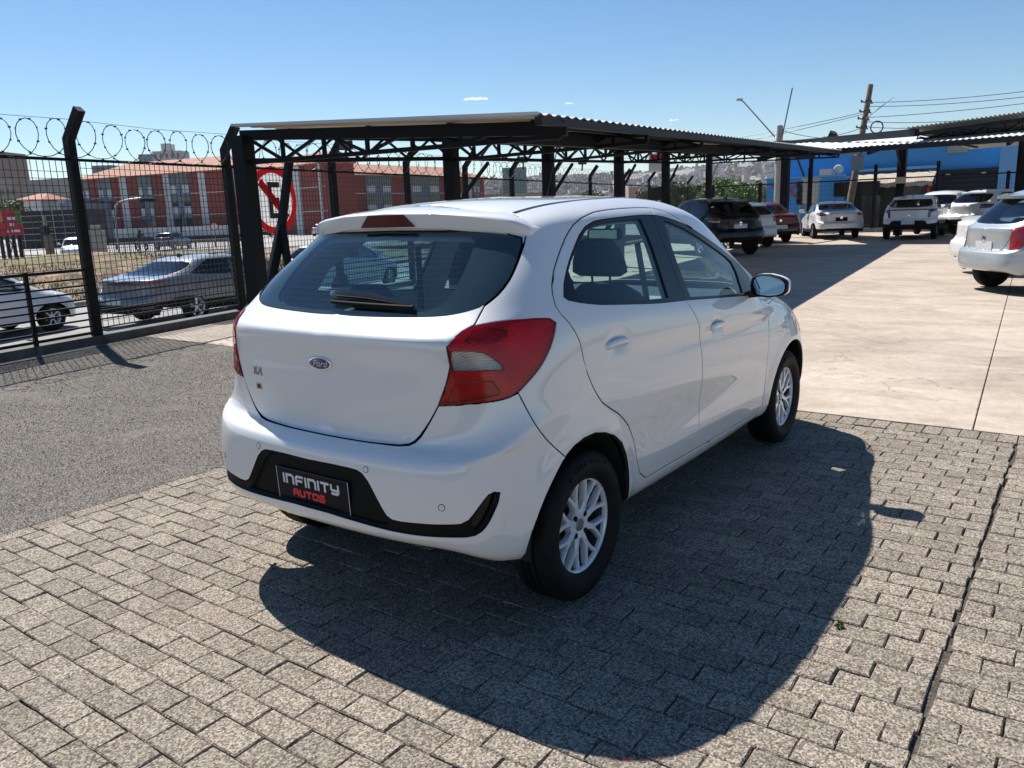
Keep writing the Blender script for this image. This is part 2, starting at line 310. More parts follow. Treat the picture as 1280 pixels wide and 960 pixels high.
    z9=np.array([.28,.32,.39,.46,.54,.61,.67,.725,.77,.84,.92,.955,.99,1.03,1.125,1.24,1.35,1.43,1.502,1.55,1.568])
    col(x9,w9,z9)
    # c10 x~2.49
    w10=np.array([.80,.82,.835,.84,.842,.84,.838,.834,.826,.80,.755,.73,.71,.69,.645,.605,.565,.535,.45,.30,0])
    x10=np.array([2.49]*10+[2.47,2.45,2.42,2.36,2.15,1.96,1.79,1.65,1.49,1.37,1.30])
    z10=np.array([.29,.33,.40,.47,.54,.61,.67,.72,.77,.84,.905,.935,.965,1.0,1.125,1.245,1.355,1.43,1.508,1.552,1.562])
    col(x10,w10,z10)
    # c11
    w11=np.array([.76,.78,.795,.80,.80,.797,.793,.785,.775,.745,.69,.655,.62,.60,.56,.525,.49,.46,.38,.25,0])
    x11=np.array([2.79]*9+[2.77,2.76,2.69,2.58,2.40,2.18,1.99,1.81,1.67,1.51,1.39,1.32])
    z11=np.array([.27,.30,.37,.44,.52,.59,.65,.70,.74,.81,.87,.905,.95,1.0,1.13,1.25,1.36,1.435,1.512,1.555,1.56])
    col(x11,w11,z11)
    # c12
    w12=np.array([.62,.64,.65,.655,.655,.65,.645,.64,.63,.60,.55,.51,.47,.44,.41,.38,.35,.32,.26,.18,0])
    x12=np.array([3.08]*8+[3.06,3.02,2.92,2.80,2.65,2.43,2.21,2.02,1.84,1.69,1.53,1.40,1.325])
    z12=np.array([.25,.28,.35,.42,.50,.57,.63,.68,.72,.79,.86,.905,.955,1.01,1.135,1.255,1.365,1.44,1.514,1.555,1.56])
    col(x12,w12,z12)
    w13=np.array([.3]*14+[.28,.25,.22,.2,.16,.1,0])
    x13=np.array([3.2,3.22,3.23,3.23,3.23,3.22,3.2,3.18,3.15,3.08,2.97,2.84,2.68,2.45,2.23,2.04,1.86,1.71,1.54,1.41,1.33])
    z13=np.array([.24,.27,.34,.42,.50,.57,.63,.68,.73,.80,.87,.915,.965,1.02,1.14,1.26,1.37,1.443,1.516,1.556,1.56])
    col(x13,w13,z13)
    x14=x13+.01;
    col(x14,z,z13)
    N=np.array(N)
    return comp(N)
def bs(n,t):
    """clamped uniform cubic bspline basis rows at params t in [0,1]; n control points"""
    k=3
    kn=np.concatenate([np.zeros(k),np.linspace(0,1,n-k+1),np.ones(k)])
    t=np.clip(np.asarray(t,float),0,1-1e-12)
    B=np.zeros((len(t),n+k))
    for i in range(n+k):
        B[:,i]=(t>=kn[i])&(t<kn[i+1])
    for d in range(1,k+1):
        for i in range(n+k-d):
            a=kn[i+d]-kn[i];b=kn[i+d+1]-kn[i+1]
            x=0
            if a>0:x=(t-kn[i])/a*B[:,i]
            if b>0:x=x+(kn[i+d+1]-t)/b*B[:,i+1]
            B[:,i]=x
    return B[:,:n]
def ev(N,u,v):
    """points at arrays u,v (same length) in [0,1]"""
    Bu=bs(N.shape[0],u);Bv=bs(N.shape[1],v)
    return np.einsum('pi,pj,ijk->pk',Bu,Bv,N)
def grid(N,nu,nv):
    u=np.linspace(0,1,nu);v=np.linspace(0,1,nv)
    Bu=bs(N.shape[0],u);Bv=bs(N.shape[1],v)
    return np.einsum('pi,qj,ijk->pqk',Bu,Bv,N),u,v

def gre(n):
    k=3;kn=np.concatenate([np.zeros(k),np.linspace(0,1,n-k+1),np.ones(k)]);return np.array([kn[i+1:i+4].mean() for i in range(n)])
def comp(N,a=.8,it=2):
    Bu=bs(N.shape[0],gre(N.shape[0]));Bv=bs(N.shape[1],gre(N.shape[1]))
    M=N.copy()
    for _ in range(it): M=M+a*(N-np.einsum("pi,qj,ijk->pqk",Bu,Bv,M))
    M[[0,-1],:,1]=0; M[:,-1,1]=0
    return M
# ------------------------------------------------------------------ car body surface
BASE = base_net()
def uvp(k): return [(int(a)/1e4, int(b)/1e4) for a, b in (q.split(',') for q in UV[k].split())]
_G, _gu, _gv = grid(BASE, 240, 160)
_du = np.linalg.norm(np.diff(_G, axis=0), axis=-1); _dv = np.linalg.norm(np.diff(_G, axis=1), axis=-1)
SU = np.concatenate([[0], np.cumsum(_du[:, 8:120:8].mean(1))]); SV = np.concatenate([[0], np.cumsum(_dv[0:170:8].mean(0))])
def to_m(u, v): return np.interp(u, _gu, SU), np.interp(v, _gv, SV)
def to_uv(a, b): return np.interp(a, SU, _gu), np.interp(b, SV, _gv)
def inpoly(pt, poly):
    x, y = pt[:, 0], pt[:, 1]; r = np.zeros(len(pt), bool); P = np.asarray(poly); n = len(P)
    for i in range(n):
        x1, y1 = P[i]; x2, y2 = P[(i+1) % n]
        if y1 == y2: continue
        c = ((y1 > y) != (y2 > y)) & (x < (x2-x1)*(y-y1)/(y2-y1)+x1); r ^= c
    return r
def triangulate(polys, h):
    """constrained triangulation of the (u,v) half body; returns uv verts and triangles"""
    V = []; E = []
    def addloop(P, closed=True):
        s = len(V); P = [tuple(to_m(*p)) if p[1] >= 0 else (float(to_m(p[0], 0)[0]), p[1]) for p in P]
        n = len(P); out = []
        for i in range(n if closed else n-1):
            a = np.array(P[i]); b = np.array(P[(i+1) % n]); k = max(1, int(np.linalg.norm(b-a)/h))
            for j in range(k): out.append(a+(b-a)*j/k)
        if not closed: out.append(np.array(P[-1]))
        for q in out: V.append(Vector((float(q[0]), float(q[1]))))
        m_ = len(out)
        for i in range(m_ if closed else m_-1): E.append((s+i, s+(i+1) % m_))
    addloop([(0, 0), (1, 0), (1, 1), (0, 1)])
    for P, cl in polys: addloop(P, cl)
    kd = kdtree.KDTree(len(V))
    for i, v in enumerate(V): kd.insert((v.x, v.y, 0), i)
    kd.balance()
    y = h*.5; row = 0
    while y < SV[-1]:
        x = h*.5+(h*.5 if row % 2 else 0)
        while x < SU[-1]:
            if kd.find((x, y, 0))[2] > h*.62: V.append(Vector((x, y)))
            x += h
        y += h*.87; row += 1
    r = delaunay_2d_cdt(V, E, [], 0, 1e-6)
    P = np.array([(v.x, v.y) for v in r[0]]); T = np.array(r[2])
    c = P[T].mean(1); T = T[c[:, 1] > 0]
    u, v = to_uv(P[:, 0], P[:, 1])
    # wind all triangles counter-clockwise in the plane
    a = P[T]; ar = (a[:, 1, 0]-a[:, 0, 0])*(a[:, 2, 1]-a[:, 0, 1])-(a[:, 2, 0]-a[:, 0, 0])*(a[:, 1, 1]-a[:, 0, 1])
    T[ar < 0] = T[ar < 0][:, ::-1]
    T = T[abs(ar) > 1e-9]
    return np.stack([u, v], 1), T
def classify(uv, T, order):
    c = uv[T].mean(1); lab = np.full(len(T), 'body', dtype=object); done = np.zeros(len(T), bool)
    for name, P in order:
        mm = (P(c) if callable(P) else inpoly(c, P)) & ~done
        lab[mm] = name; done |= mm
    return lab
class Skin:
    def __init__(s, N, sculpt=None): s.N = N; s.sculpt = sculpt
    def raw(s, u, v): return ev(s.N, u, v)
    def nrm0(s, u, v, e=1e-3):
        u = np.asarray(u, float); v = np.asarray(v, float)
        a = s.raw(np.clip(u+e, 0, 1), v)-s.raw(np.clip(u-e, 0, 1), v); b = s.raw(u, np.clip(v+e, 0, 1))-s.raw(u, np.clip(v-e, 0, 1))
        n = np.cross(b, a); l = np.linalg.norm(n, axis=1, keepdims=True); n = n/np.where(l < 1e-12, 1, l)
        return n
    def pos(s, u, v):
        P = s.raw(u, v)
        if s.sculpt is None: return P
        n = s.nrm0(u, v); return P+n*s.sculpt(P, n)[:, None]
    def frame(s, u, v, e=1.2e-3):
        """position and outward normal, x/w/z with w the half width"""
        u = np.asarray(u, float); v = np.asarray(v, float); P = s.pos(u, v)
        a = s.pos(np.clip(u+e, 0, 1), v)-s.pos(np.clip(u-e, 0, 1), v); b = s.pos(u, np.clip(v+e, 0, 1))-s.pos(u, np.clip(v-e, 0, 1))
        n = np.cross(b, a); l = np.linalg.norm(n, axis=1, keepdims=True)
        bad = l[:, 0] < 1e-10; n = n/np.where(l < 1e-10, 1, l); n[bad] = (0, 0, 1)
        mid = (v > .9995) | (u < .0005) | (u > .9995); n[mid, 1] = 0
        l = np.linalg.norm(n, axis=1, keepdims=True); n /= np.where(l < 1e-9, 1, l)
        n *= np.sign((n*(P-np.array([1.2, 0, .75]))).sum(1, keepdims=True)+1e-9)
        P[mid, 1] = 0
        return P, n
def panel(skin, uv, T, name, m, side, parent, gap=.0022, depth=0., lip=.014, rnd=.0022, inner=None):
    """one pressed panel: surface triangles, rolled edge and return lip. side: -1 right, +1 left, 0 both"""
    if len(T) == 0: return None
    idx, inv = np.unique(T, return_inverse=True); T = inv.reshape(-1, 3); q = uv[idx]
    P, n = skin.frame(q[:, 0], q[:, 1]); P = P+n*depth
    # face orientation
    a = P[T]; fn = np.cross(a[:, 1]-a[:, 0], a[:, 2]-a[:, 0]); s = (fn*n[T].mean(1)).sum(1)
    if s.sum() < 0: T = T[:, ::-1]
    seam = (q[:, 0] < 1e-5) | (q[:, 0] > 1-1e-5) | (q[:, 1] > 1-1e-5)
    E = {}
    for t in T:
        for i in range(3):
            e = (int(t[i]), int(t[(i+1) % 3])); E[e] = 1
    be = [e for e in E if (e[1], e[0]) not in E and not (seam[e[0]] and seam[e[1]])]
    inward = np.zeros_like(P)
    for i, j in be:
        d = P[j]-P[i]; w_ = np.cross(n[i]+n[j], d); l = np.linalg.norm(w_)
        if l > 0: inward[i] += w_/l; inward[j] += w_/l
    bv = sorted({i for e in be for i in e}); bi = {v: k for k, v in enumerate(bv)}
    for i in bv:
        x = inward[i]-n[i]*inward[i].dot(n[i])
        if seam[i]: x[1] = 0
        l = np.linalg.norm(x); inward[i] = x/l if l > 1e-6 else 0
    V = [P.copy()]; NN = [n.copy()]
    gp_ = gap(P[bv])[:, None] if callable(gap) else gap
    V[0][bv] += inward[bv]*(gp_+rnd)
    rb = V[0][bv]-inward[bv]*rnd-n[bv]*rnd; nb = n[bv]-inward[bv]; nb /= np.linalg.norm(nb, axis=1, keepdims=True)
    rc = rb-n[bv]*lip; nc = -inward[bv]+1e-9
    V += [rb, rc, rc]; NN += [nb, nb*.35+nc*.65, nc]
    k0 = len(P); k = len(bv); F = [tuple(map(int, t)) for t in T]; deep = [0]*len(F)
    for i, j in be:
        a, b = bi[i], bi[j]
        F.append((i, k0+a, k0+b, j)); F.append((k0+a, k0+k+a, k0+k+b, k0+b)); deep += [0, 1]
    V = np.concatenate(V); NN = np.concatenate(NN)
    mats = [m, M['dark']]  # deep lip faces coloured dark to paint the shade inside panel gaps
    if lip <= 0:
        deep = [0]*len(T)
        F = [f for f in F if len(f) == 3]; V = V[:k0]; NN = NN[:k0]
    def flip(V, NN, F, sgn):
        V = V.copy(); NN = NN.copy(); V[:, 1] *= sgn; NN[:, 1] *= sgn
        # with w = +y the map is a mirror image for one of the sides
        return V, NN, F
    V1, N1 = V.copy(), NN.copy()
    fo = lambda F: [f[::-1] for f in F]
    if side == 1: return mk(name, V1, F, mats, parent, normals=N1, fmat=deep)
    V2 = V.copy(); N2 = NN.copy(); V2[:, 1] *= -1; N2[:, 1] *= -1
    if side == -1: return mk(name, V2, fo(F), mats, parent, normals=N2, fmat=deep)
    # both halves, welded on the centre line
    mp = np.arange(len(V))+len(V); sv = np.where(seam)[0]; mp[sv] = sv
    F2 = [tuple(int(mp[i]) for i in f) for f in fo(F)]
    return mk(name, np.concatenate([V1, V2]), F+F2, mats, parent, normals=np.concatenate([N1, N2]), fmat=deep+deep)
def patch(skin, u, v, side=-1):
    """point, normal and the two tangents of a place on the body, in car space"""
    P, n = skin.frame([u], [v]); A, _ = skin.frame([u+.002], [v]); B, _ = skin.frame([u], [v+.002])
    s = np.array([1, side, 1])
    p = P[0]*s; nn = n[0]*s; a = (A[0]-P[0])*s; a -= nn*a.dot(nn); a /= np.linalg.norm(a); b = (B[0]-P[0])*s; b -= nn*b.dot(nn); b -= a*a.dot(b); b /= np.linalg.norm(b)
    return p, nn, a, b
def strip_on(skin, pts, w, m, name, parent, side, depth=.001, h=.0):
    """narrow band along uv points"""
    q = np.array(pts); P, n = skin.frame(q[:, 0], q[:, 1]); d = np.gradient(P, axis=0); t = np.cross(n, d); t /= np.linalg.norm(t, axis=1, keepdims=True)
    P = P+n*depth; V = np.concatenate([P-t*w/2, P+t*w/2]); NN = np.concatenate([n, n]); k = len(q)
    F = [(i, i+1, k+i+1, k+i) for i in range(k-1)]
    V[:, 1] *= side; NN[:, 1] *= side
    a = V[F[0][0]]; fn = np.cross(V[F[0][1]]-a, V[F[0][2]]-a)
    if fn.dot(NN[0]) < 0: F = [f[::-1] for f in F]
    return mk(name, V, F, m, parent, normals=NN)

M['disc'] = mat('shaded_wheel_metal', (.06, .06, .062), .5, metal=.6)  # darkened metal, paints shade into the openings between the spokes
# ------------------------------------------------------------------ wheels
def tyre_mesh(mb, R=.30, rim=.198, w=.19):
    hw = w/2
    prof = [(rim-.012, -hw*.72), (rim+.004, -hw*.86), (rim+.03, -hw*.98), (rim+.055, -hw), (R-.03, -hw*.93), (R-.010, -hw*.80), (R-.002, -hw*.66), (R, -hw*.5)]
    prof += [(R, -hw*.34), (R-.008, -hw*.33), (R-.008, -hw*.26), (R, -hw*.25), (R+.0005, -.007), (R-.008, -.006)]
    prof = prof+[(r, -y) for r, y in prof[::-1]]
    mb.lathe(prof, axis='Y', n=56)
def wheel(parent, x, y, side, z=.30, R=.30, style='main', rim=.198, steer=0):
    """side -1 right (outer face towards -y). Part: wheel (the rim) with tyre, hub cap, nuts as sub-parts"""
    s = side
    mb = MB(); o = -1.0
    # local: outer face towards -y, mirrored by rotation for the left side
    if style == 'main':
        mb.lathe([(rim-.020, -.046), (rim-.018, -.058), (rim-.010, -.068), (rim+.001, -.073), (rim+.003, -.066), (rim-.004, -.05)], axis='Y', n=64)
        def spoke(poly3, t0):
            pass
        nsp = 8
        for k in range(nsp):
            t = 2*math.pi*(k+.5)/nsp
            def pt(r, dt, y): return Vector((r*math.sin(t+dt), y, r*math.cos(t+dt)))
            def limb(sec):   # sec: list of (r, dt, half width, y front, thickness)
                V = []; 
                for r, dt, hw, yf, th in sec:
                    c = pt(r, dt, 0); tang = Vector((math.cos(t+dt), 0, -math.sin(t+dt)))
                    V += [c-tang*hw+Vector((0, yf+.006, 0)), c-tang*hw*.72+Vector((0, yf, 0)), c+tang*hw*.72+Vector((0, yf, 0)), c+tang*hw+Vector((0, yf+.006, 0)), c+tang*hw*.8+Vector((0, yf+th, 0)), c-tang*hw*.8+Vector((0, yf+th, 0))]
                F = []
                for i in range(len(sec)-1):
                    for j in range(6): a = i*6+j; b = i*6+(j+1) % 6; F.append((a, b, b+6, a+6))
                F += [tuple(range(5, -1, -1)), tuple((len(sec)-1)*6+j for j in range(6))]
                mb.add(V, F)
            limb([(.035, 0, .0165, -.050, .03), (.075, 0, .0135, -.056, .03), (.108, 0, .0125, -.058, .03), (.118, 0, .010, -.0575, .028)])
            for g in (-1, 1):
                limb([(.095, g*.05, .0085, -.0575, .028), (.125, g*.105, .0085, -.0585, .028), (.16, g*.185, .0088, -.0600, .026), (.186, g*.235, .0105, -.0625, .024)])
        mb.lathe([(.0, -.047), (.034, -.047), (.040, -.050), (.056, -.050), (.062, -.044), (.066, -.02)], axis='Y', n=32)
    else:
        mb.lathe([(rim-.03, .06), (rim-.025, -.04), (rim, -.062), (rim+.004, -.06)], axis='Y', n=36)
        ns = {'five': 5, 'multi': 10, 'cap': 7}.get(style, 5)
        for k in range(ns):
            t = 2*math.pi*k/ns; w1 = .03 if ns == 5 else .016; w2 = .045 if ns == 5 else .024
            d = Vector((math.sin(t), 0, math.cos(t))); tn = Vector((math.cos(t), 0, -math.sin(t)))
            V = []
            for r, w_, yf in ((.03, w1, -.045), (rim*.6, w1, -.052), (rim-.008, w2, -.058)):
                for sx, dy in ((-1, .008), (-.6, 0), (.6, 0), (1, .008)): V.append(d*r+tn*w_*sx+Vector((0, yf+dy, 0)))
            F = [(4*i+j, 4*i+j+1, 4*i+5+j, 4*i+4+j) for i in range(2) for j in range(3)]
            mb.add(V, F)
        mb.lathe([(.0, -.055), (.045, -.055), (.06, -.045), (.062, -.02)], axis='Y', n=20)
    rot = (0, 0, math.pi+steer if s > 0 else steer)
    w = mb.build('wheel', M['alloy'], parent, loc=(x, y, z), rot=rot); autosmooth(w, 28)
    if style == 'main': qb = MB(); qb.lathe([(rim-.03, .07), (rim-.026, -.02), (rim-.020, -.0465), (rim-.004, -.0505), (rim-.004, .07)], axis='Y', n=48); autosmooth(qb.build('rim_barrel', M['disc'], w), 30)  # barrel coloured darker than the rim as painted shade behind the spokes
    tb = MB(); tyre_mesh(tb, R, rim); t_ = tb.build('tyre', M['rubber'], w); autosmooth(t_, 40)
    db = MB(); db.lathe([(.0, .010), (.115, .010), (.12, .014), (.13, .016), (0, .016)], axis='Y', n=36); autosmooth(db.build('brake_disc', M['disc'], w), 30)
    kb = MB(); kb.lathe([(0, .045), (rim-.02, .045), (rim-.02, .075), (0, .075)], axis='Y', n=24); kb.build('wheel_well_back', M['dark'], w)
    if style == 'main':
        for k in range(4):
            t = 2*math.pi*(k+.5)/4; nb = MB(); c = (.050*math.sin(t), -.0475, .050*math.cos(t))
            nb.lathe([(.0115, .0), (.0115, -.006), (.009, -.006), (.009, .008)], axis='Y', n=12)
            nb.lathe([(0, -.007), (.0075, -.007), (.0085, -.005), (.0085, .004)], axis='Y', n=6); nb.build('wheel_nut', M['black_plastic'], w, loc=c)
        cb = MB(); cb.lathe([(0, -.053), (.023, -.053), (.026, -.050), (.026, -.044)], axis='Y', n=24); autosmooth(cb.build('centre_cap', M['steel'], w), 30)
        # moulded lettering blocks on the sidewall
        lb = MB()
        for k in range(-6, 7):
            if k % 5 == 0: continue
            t = k*.085; r = .262; c = Vector((r*math.sin(t), -.0955, r*math.cos(t)))
            R_ = Matrix.Rotation(t, 4, 'Y'); R_.translation = c; lb.box((0, 0, 0), (.010+.004*(k % 2), .002, .016), M4=R_)
        lb.build('sidewall_lettering', M['rubber'], w, kind='stuff')
    return w
# ------------------------------------------------------------------ the white hatchback in front
def g1(x, c, w): return np.exp(-((x-c)/w)**2)
def sstep(x, a, b):
    t = np.clip((x-a)/(b-a), 0, 1); return t*t*(3-2*t)
def ka_sculpt(P, n):
    x, w, z = P[:, 0], P[:, 1], P[:, 2]; side = sstep(abs(n[:, 1]), .55, .8)
    d = np.zeros(len(x))
    for cx, cz, rx, rz in ((-.045, .31, .335, .372), (2.47, .31, .405, .36)):
        r = np.sqrt(((x-cx)/rx)**2+((z-cz)/rz)**2)
        d += side*.011*(1-sstep(r, 1.02, 1.30))*sstep(z, .2, .34)
    door = sstep(x, .10, 1.0)*(1-sstep(x, 1.5, 2.1))
    d += side*door*(-.012*g1(z, .60-.02*x, .085)+.007*g1(z, .455-.012*x, .05))
    d += side*sstep(x, .25, .5)*(1-sstep(x, 2.0, 2.3))*(-.007*g1(z, .925-.045*(x-.4), .045)+.003*g1(z, .985-.045*(x-.4), .03))
    for hx, hz in ((.245, .992), (1.268, .928)):
        d -= side*.016*np.exp(-((x-hx)/.062)**4-((z-hz)/.030)**2)
    # crease below the rear window, hatch face hollow
    rear = sstep(-n[:, 0], .6, .85)
    d += rear*(-.008*g1(z, .99, .06)*(1-sstep(w, .35, .6)))
    # shelf line running round the rear corner under the lamp
    return d
def build_hatchback():
    sk = Skin(BASE, ka_sculpt); u_ = uvp
    tail = u_('tail'); win = [(0, .6585)]+u_('winR')+[(.150, .83), (.10, .842), (.05, .846), (0, .847)]
    clear = [(0, .668)]+u_('clearR')+[(.05, .832), (.025, .835), (0, .836)]
    insert = [(0, .180)]+u_('insertR')+[(0, .066)]; rec = [(0, .172)]+u_('recessR')+[(0, .07)]
    seam = u_('roofseam'); hat = u_('hatchR')
    hatch = [(0, .3255)]+hat+[(.160, .85)]+seam+[(0, .953)]
    kk = min(range(len(hat)), key=lambda i: abs(hat[i][0]-.0755)+abs(hat[i][1]-.428))
    bump = [(0, -.02), (0, .3255)]+hat[:kk+1]+u_('bumpseam')+[(.285, .15), (.26, .04), (.23, -.02)]
    ws = [(1, .672), (.84, .672), (.765, .675), (.75, .74), (.73, .80), (.705, .855), (.72, .878), (.80, .893), (.9, .898), (1, .898)]
    hl = [(.815, .30), (.90, .33), (.915, .42), (.86, .50), (.80, .50), (.79, .44)]
    grl = [(.915, .22), (1, .22), (1, .36), (.93, .36)]
    rt, ft = u_('rtrim'), u_('ftrim')
    order = [('arch', u_('reararch')), ('arch', u_('frontarch')), ('rev', u_('rev')), ('reflow', u_('reflow')), ('taildark', u_('taildark')), ('tail', tail),
             ('clear', clear), ('frit', win), ('rglass', u_('rglass')), ('fglass', u_('fglass')), ('rtrim', rt), ('ftrim', ft), ('ws', ws),
             ('rdoor', u_('rdoor')), ('fdoor', u_('fdoor')), ('hatch', hatch), ('vent', u_('ventR')), ('recess', rec), ('insert', insert), ('bump', bump), ('hl', hl), ('grl', grl)]
    polys = []
    for k, P in order:
        cl = k in ('arch', 'rev', 'reflow', 'taildark', 'tail', 'rglass', 'fglass', 'rtrim', 'ftrim', 'rdoor', 'fdoor', 'vent', 'ws', 'hl', 'grl')
        if k == 'hatch': polys.append((P, False)); continue
        if k == 'bump': polys.append((P[kk+2:], False)); continue
        P = [p for p in P]
        polys.append((P, cl))
    uv, T = triangulate(polys, .036)
    lab = classify(uv, T, order); sel = lambda *k: T[np.isin(lab, k)]
    car = empty('hatchback', (0, 0, 0), 0, 'white five-door hatchback with black dealer plate, parked on the grey block paving in front', 'car')
    wp = M['white']
    panel(sk, uv, sel('body', 'ws0'), 'body', wp, 0, car)
    panel(sk, uv, sel('body', 'rdoor', 'fdoor', 'hatch', 'bump', 'rtrim', 'ftrim', 'insert'), 'gap_shade_shell', M['dark'], 0, car, gap=-.004, depth=-.017, lip=-1)  # added dark shell under the panels, painting shade into the shut lines
    gate = panel(sk, uv, sel('hatch'), 'tailgate', wp, 0, car, gap=lambda P: .0034+.0050*(1-sstep(P[:, 2], .74, .84)))
    bumper = panel(sk, uv, sel('bump'), 'rear_bumper', wp, 0, car, gap=.0025)
    panel(sk, uv, sel('insert'), 'bumper_insert', M['black_plastic'], 0, bumper, gap=.001, depth=-.006, lip=.02)
    panel(sk, uv, sel('recess'), 'plate_recess', M['black_plastic'], 0, bumper, gap=.002, depth=-.022, lip=-1)
    for s in (-1, 1): panel(sk, uv, sel('vent'), 'bumper_vent', M['black_trim'], s, bumper, gap=.001, depth=-.03, lip=-1)
    panel(sk, uv, sel('clear', 'frit'), 'rear_window', M['glass_rear'], 0, gate, gap=.003, depth=-.003, lip=.01)
    panel(sk, uv, sel('frit'), 'window_frit', M['dark'], 0, gate, gap=0, depth=-.009, lip=-1)
    for s in (-1, 1):
        for d, tr, gl, gu in (('rdoor', 'rtrim', 'rglass', 'rear_door'), ('fdoor', 'ftrim', 'fglass', 'front_door')):
            dr = panel(sk, uv, sel(d), gu, wp, s, car, gap=.0028)
            panel(sk, uv, sel(tr), 'window_trim', M['black_trim'], s, dr, gap=.0008, depth=-.002, lip=.012, rnd=.0015)
            panel(sk, uv, sel(gl), 'door_window', M['glass_side'], s, dr, gap=-.001, depth=-.009, lip=-1)
            hu, hv = ((.3834902, .4643696) if d == 'rdoor' else (.554077, .471765))
            p, n, a, b = patch(sk, hu, hv, s); p = Vector(p); n = Vector(n); fx = Vector((1, 0, 0)); fx = (fx-n*fx.dot(n)).normalized(); fz = n.cross(fx); fz = fz if fz.z > 0 else -fz
            hb = MB(); V = []; N_ = 13
            for i in range(N_):          # pull handle: a bowed grip rounded at both ends
                t = i/(N_-1)*2-1; x = t*.098; e = max(0, 1-abs(t)**5)**.5
                c = p+fx*x+n*(.006+.014*e)+fz*(.004-.006*t*t); rr = .0145*(.45+.55*e)
                for j in range(8):
                    q = 2*math.pi*j/8; V.append(c+fz*rr*1.15*math.cos(q)+n*rr*.75*math.sin(q))
            F = [(8*i+j, 8*i+(j+1) % 8, 8*i+8+(j+1) % 8, 8*i+8+j) for i in range(N_-1) for j in range(8)]+[tuple(range(8)), tuple(range(8*N_-1, 8*N_-9, -1))]
            hb.add(V, F); autosmooth(hb.build('handle', wp, dr), 50)
            if s < 0 and d == 'fdoor':
                lk = MB(); lk.tube([p-fx*.118+n*.001, p-fx*.118+n*.016], [.013, .0115], 14); autosmooth(lk.build('lock_cover', wp, dr), 40)
        ln = panel(sk, uv, sel('tail'), 'tail_light', M['lens_red'], s, car, gap=.0012, depth=.004, lip=.012, rnd=.003)
        panel(sk, uv, sel('taildark'), 'brake_lens', M['lens_deep'], s, ln, gap=-.0005, depth=.0055, lip=-1, rnd=.0005)
        panel(sk, uv, sel('reflow'), 'reflector', M['lens_deep'], s, ln, gap=-.0005, depth=.0055, lip=-1, rnd=.0005)
        panel(sk, uv, sel('rev'), 'reversing_lens', M['lens_clear'], s, ln, gap=-.0005, depth=.006, lip=-1, rnd=.0005)
        panel(sk, uv, sel('tail', 'taildark', 'reflow', 'rev'), 'lamp_housing', M['lamp_ribs'], s, ln, gap=-.001, depth=-.012, lip=-1)
        panel(sk, uv, sel('hl'), 'headlight', M['lens_clear'], s, car, gap=.001, depth=.003, lip=.02)
        panel(sk, uv, sel('hl'), 'headlight_housing', M['lamp_house'], s, car, gap=0, depth=-.03, lip=-1)
    panel(sk, uv, sel('grl'), 'grille', M['black_plastic'], 0, car, gap=.002, depth=-.015, lip=-1)
    panel(sk, uv, sel('ws'), 'windscreen', M['glass_front'], 0, car, gap=.001, depth=-.004, lip=.008)
    # lining seen through the windows
    lin = T[np.isin(lab, ('body', 'rdoor', 'fdoor', 'hatch', 'rtrim', 'ftrim', 'frit'))]; cz = sk.raw(uv[:, 0], uv[:, 1])[:, 2][lin].mean(1)
    cx = sk.raw(uv[:, 0], uv[:, 1])[:, 0][lin].mean(1)
    lin = lin[(cz > .98) & (cx < 2.2)]
    panel(sk, uv, lin, 'cabin_lining', M['fabric_lt'], 0, car, gap=-.004, depth=-.035, lip=-1)
    # roof ditch mouldings
    gr = u_('groove')
    for s in (-1, 1): strip_on(sk, gr, .016, M['black_trim'], 'roof_moulding', car, s, .0015)
    # heater lines on the glass
    hl_ = MB(); V = []; F = []
    for k in range(13):
        vv = .682+.0115*k; um = min(.115, .10-.0028*k+.004)
        q = np.linspace(0, um*.62, 14); P, n = sk.frame(q, np.full(14, vv)); P = P-n*.0105
        P = np.concatenate([P[::-1]*[1, -1, 1], P[1:]]); b = len(V); kq = len(P)
        V += [tuple(x+np.array([0, 0, .0011])) for x in P]+[tuple(x-np.array([0, 0, .0011])) for x in P]
        F += [(b+i, b+i+1, b+kq+i+1, b+kq+i) for i in range(kq-1)]
    hl_.add(V, F); hl_.build('heater_lines', M['heater'], gate, kind='stuff')
    # -------- roof spoiler with high brake light
    ys = np.array([0, .12, .25, .34, .41, .47, .52, .555, .58, .592])
    xt = np.interp(ys, [0, .25, .4, .5, .57, .592], [-.188, -.174, -.146, -.108, -.058, -.028]); zt = np.interp(ys, [0, .25, .4, .5, .555, .58, .592], [1.532, 1.526, 1.513, 1.498, 1.482, 1.467, 1.452]); zb = np.interp(ys, [0, .25, .4, .5, .57, .592], [1.470, 1.462, 1.448, 1.437, 1.424, 1.420])
    sm = np.array([tuple(sk.raw([a], [b])[0]) for a, b in seam]); o_ = np.argsort(sm[:, 1])
    rows = []
    for y, x, a, b in zip(ys, xt, zt, zb):
        yy = min(y, .53); sx = np.interp(yy, sm[o_, 1], sm[o_, 0]); 
        if y > .53: sx = np.interp(y, [.53, .592], [sx, .045])
        # roof height at (sx, y)
        q = sk.raw(np.full(60, np.interp(y, [0, .3, .5, .6], [.004, .06, .12, .16])), np.linspace(.80, .98, 60)); sz = np.interp(sx, q[:, 0], q[:, 2])
        if y > .53: sz = np.interp(y, [.53, .592], [1.492, 1.452])
        m0 = np.array([sx, y, sz+.0015]); te = np.array([x, y, a]); be = np.array([x+.012, y, b])
        pts = [m0-np.array([-.004, 0, .02]), m0]
        for t in (.25, .5, .75, .92): c = m0+(te-m0)*t; c[2] += .010*math.sin(math.pi*t)*(1 if y < .56 else .4); pts.append(c)
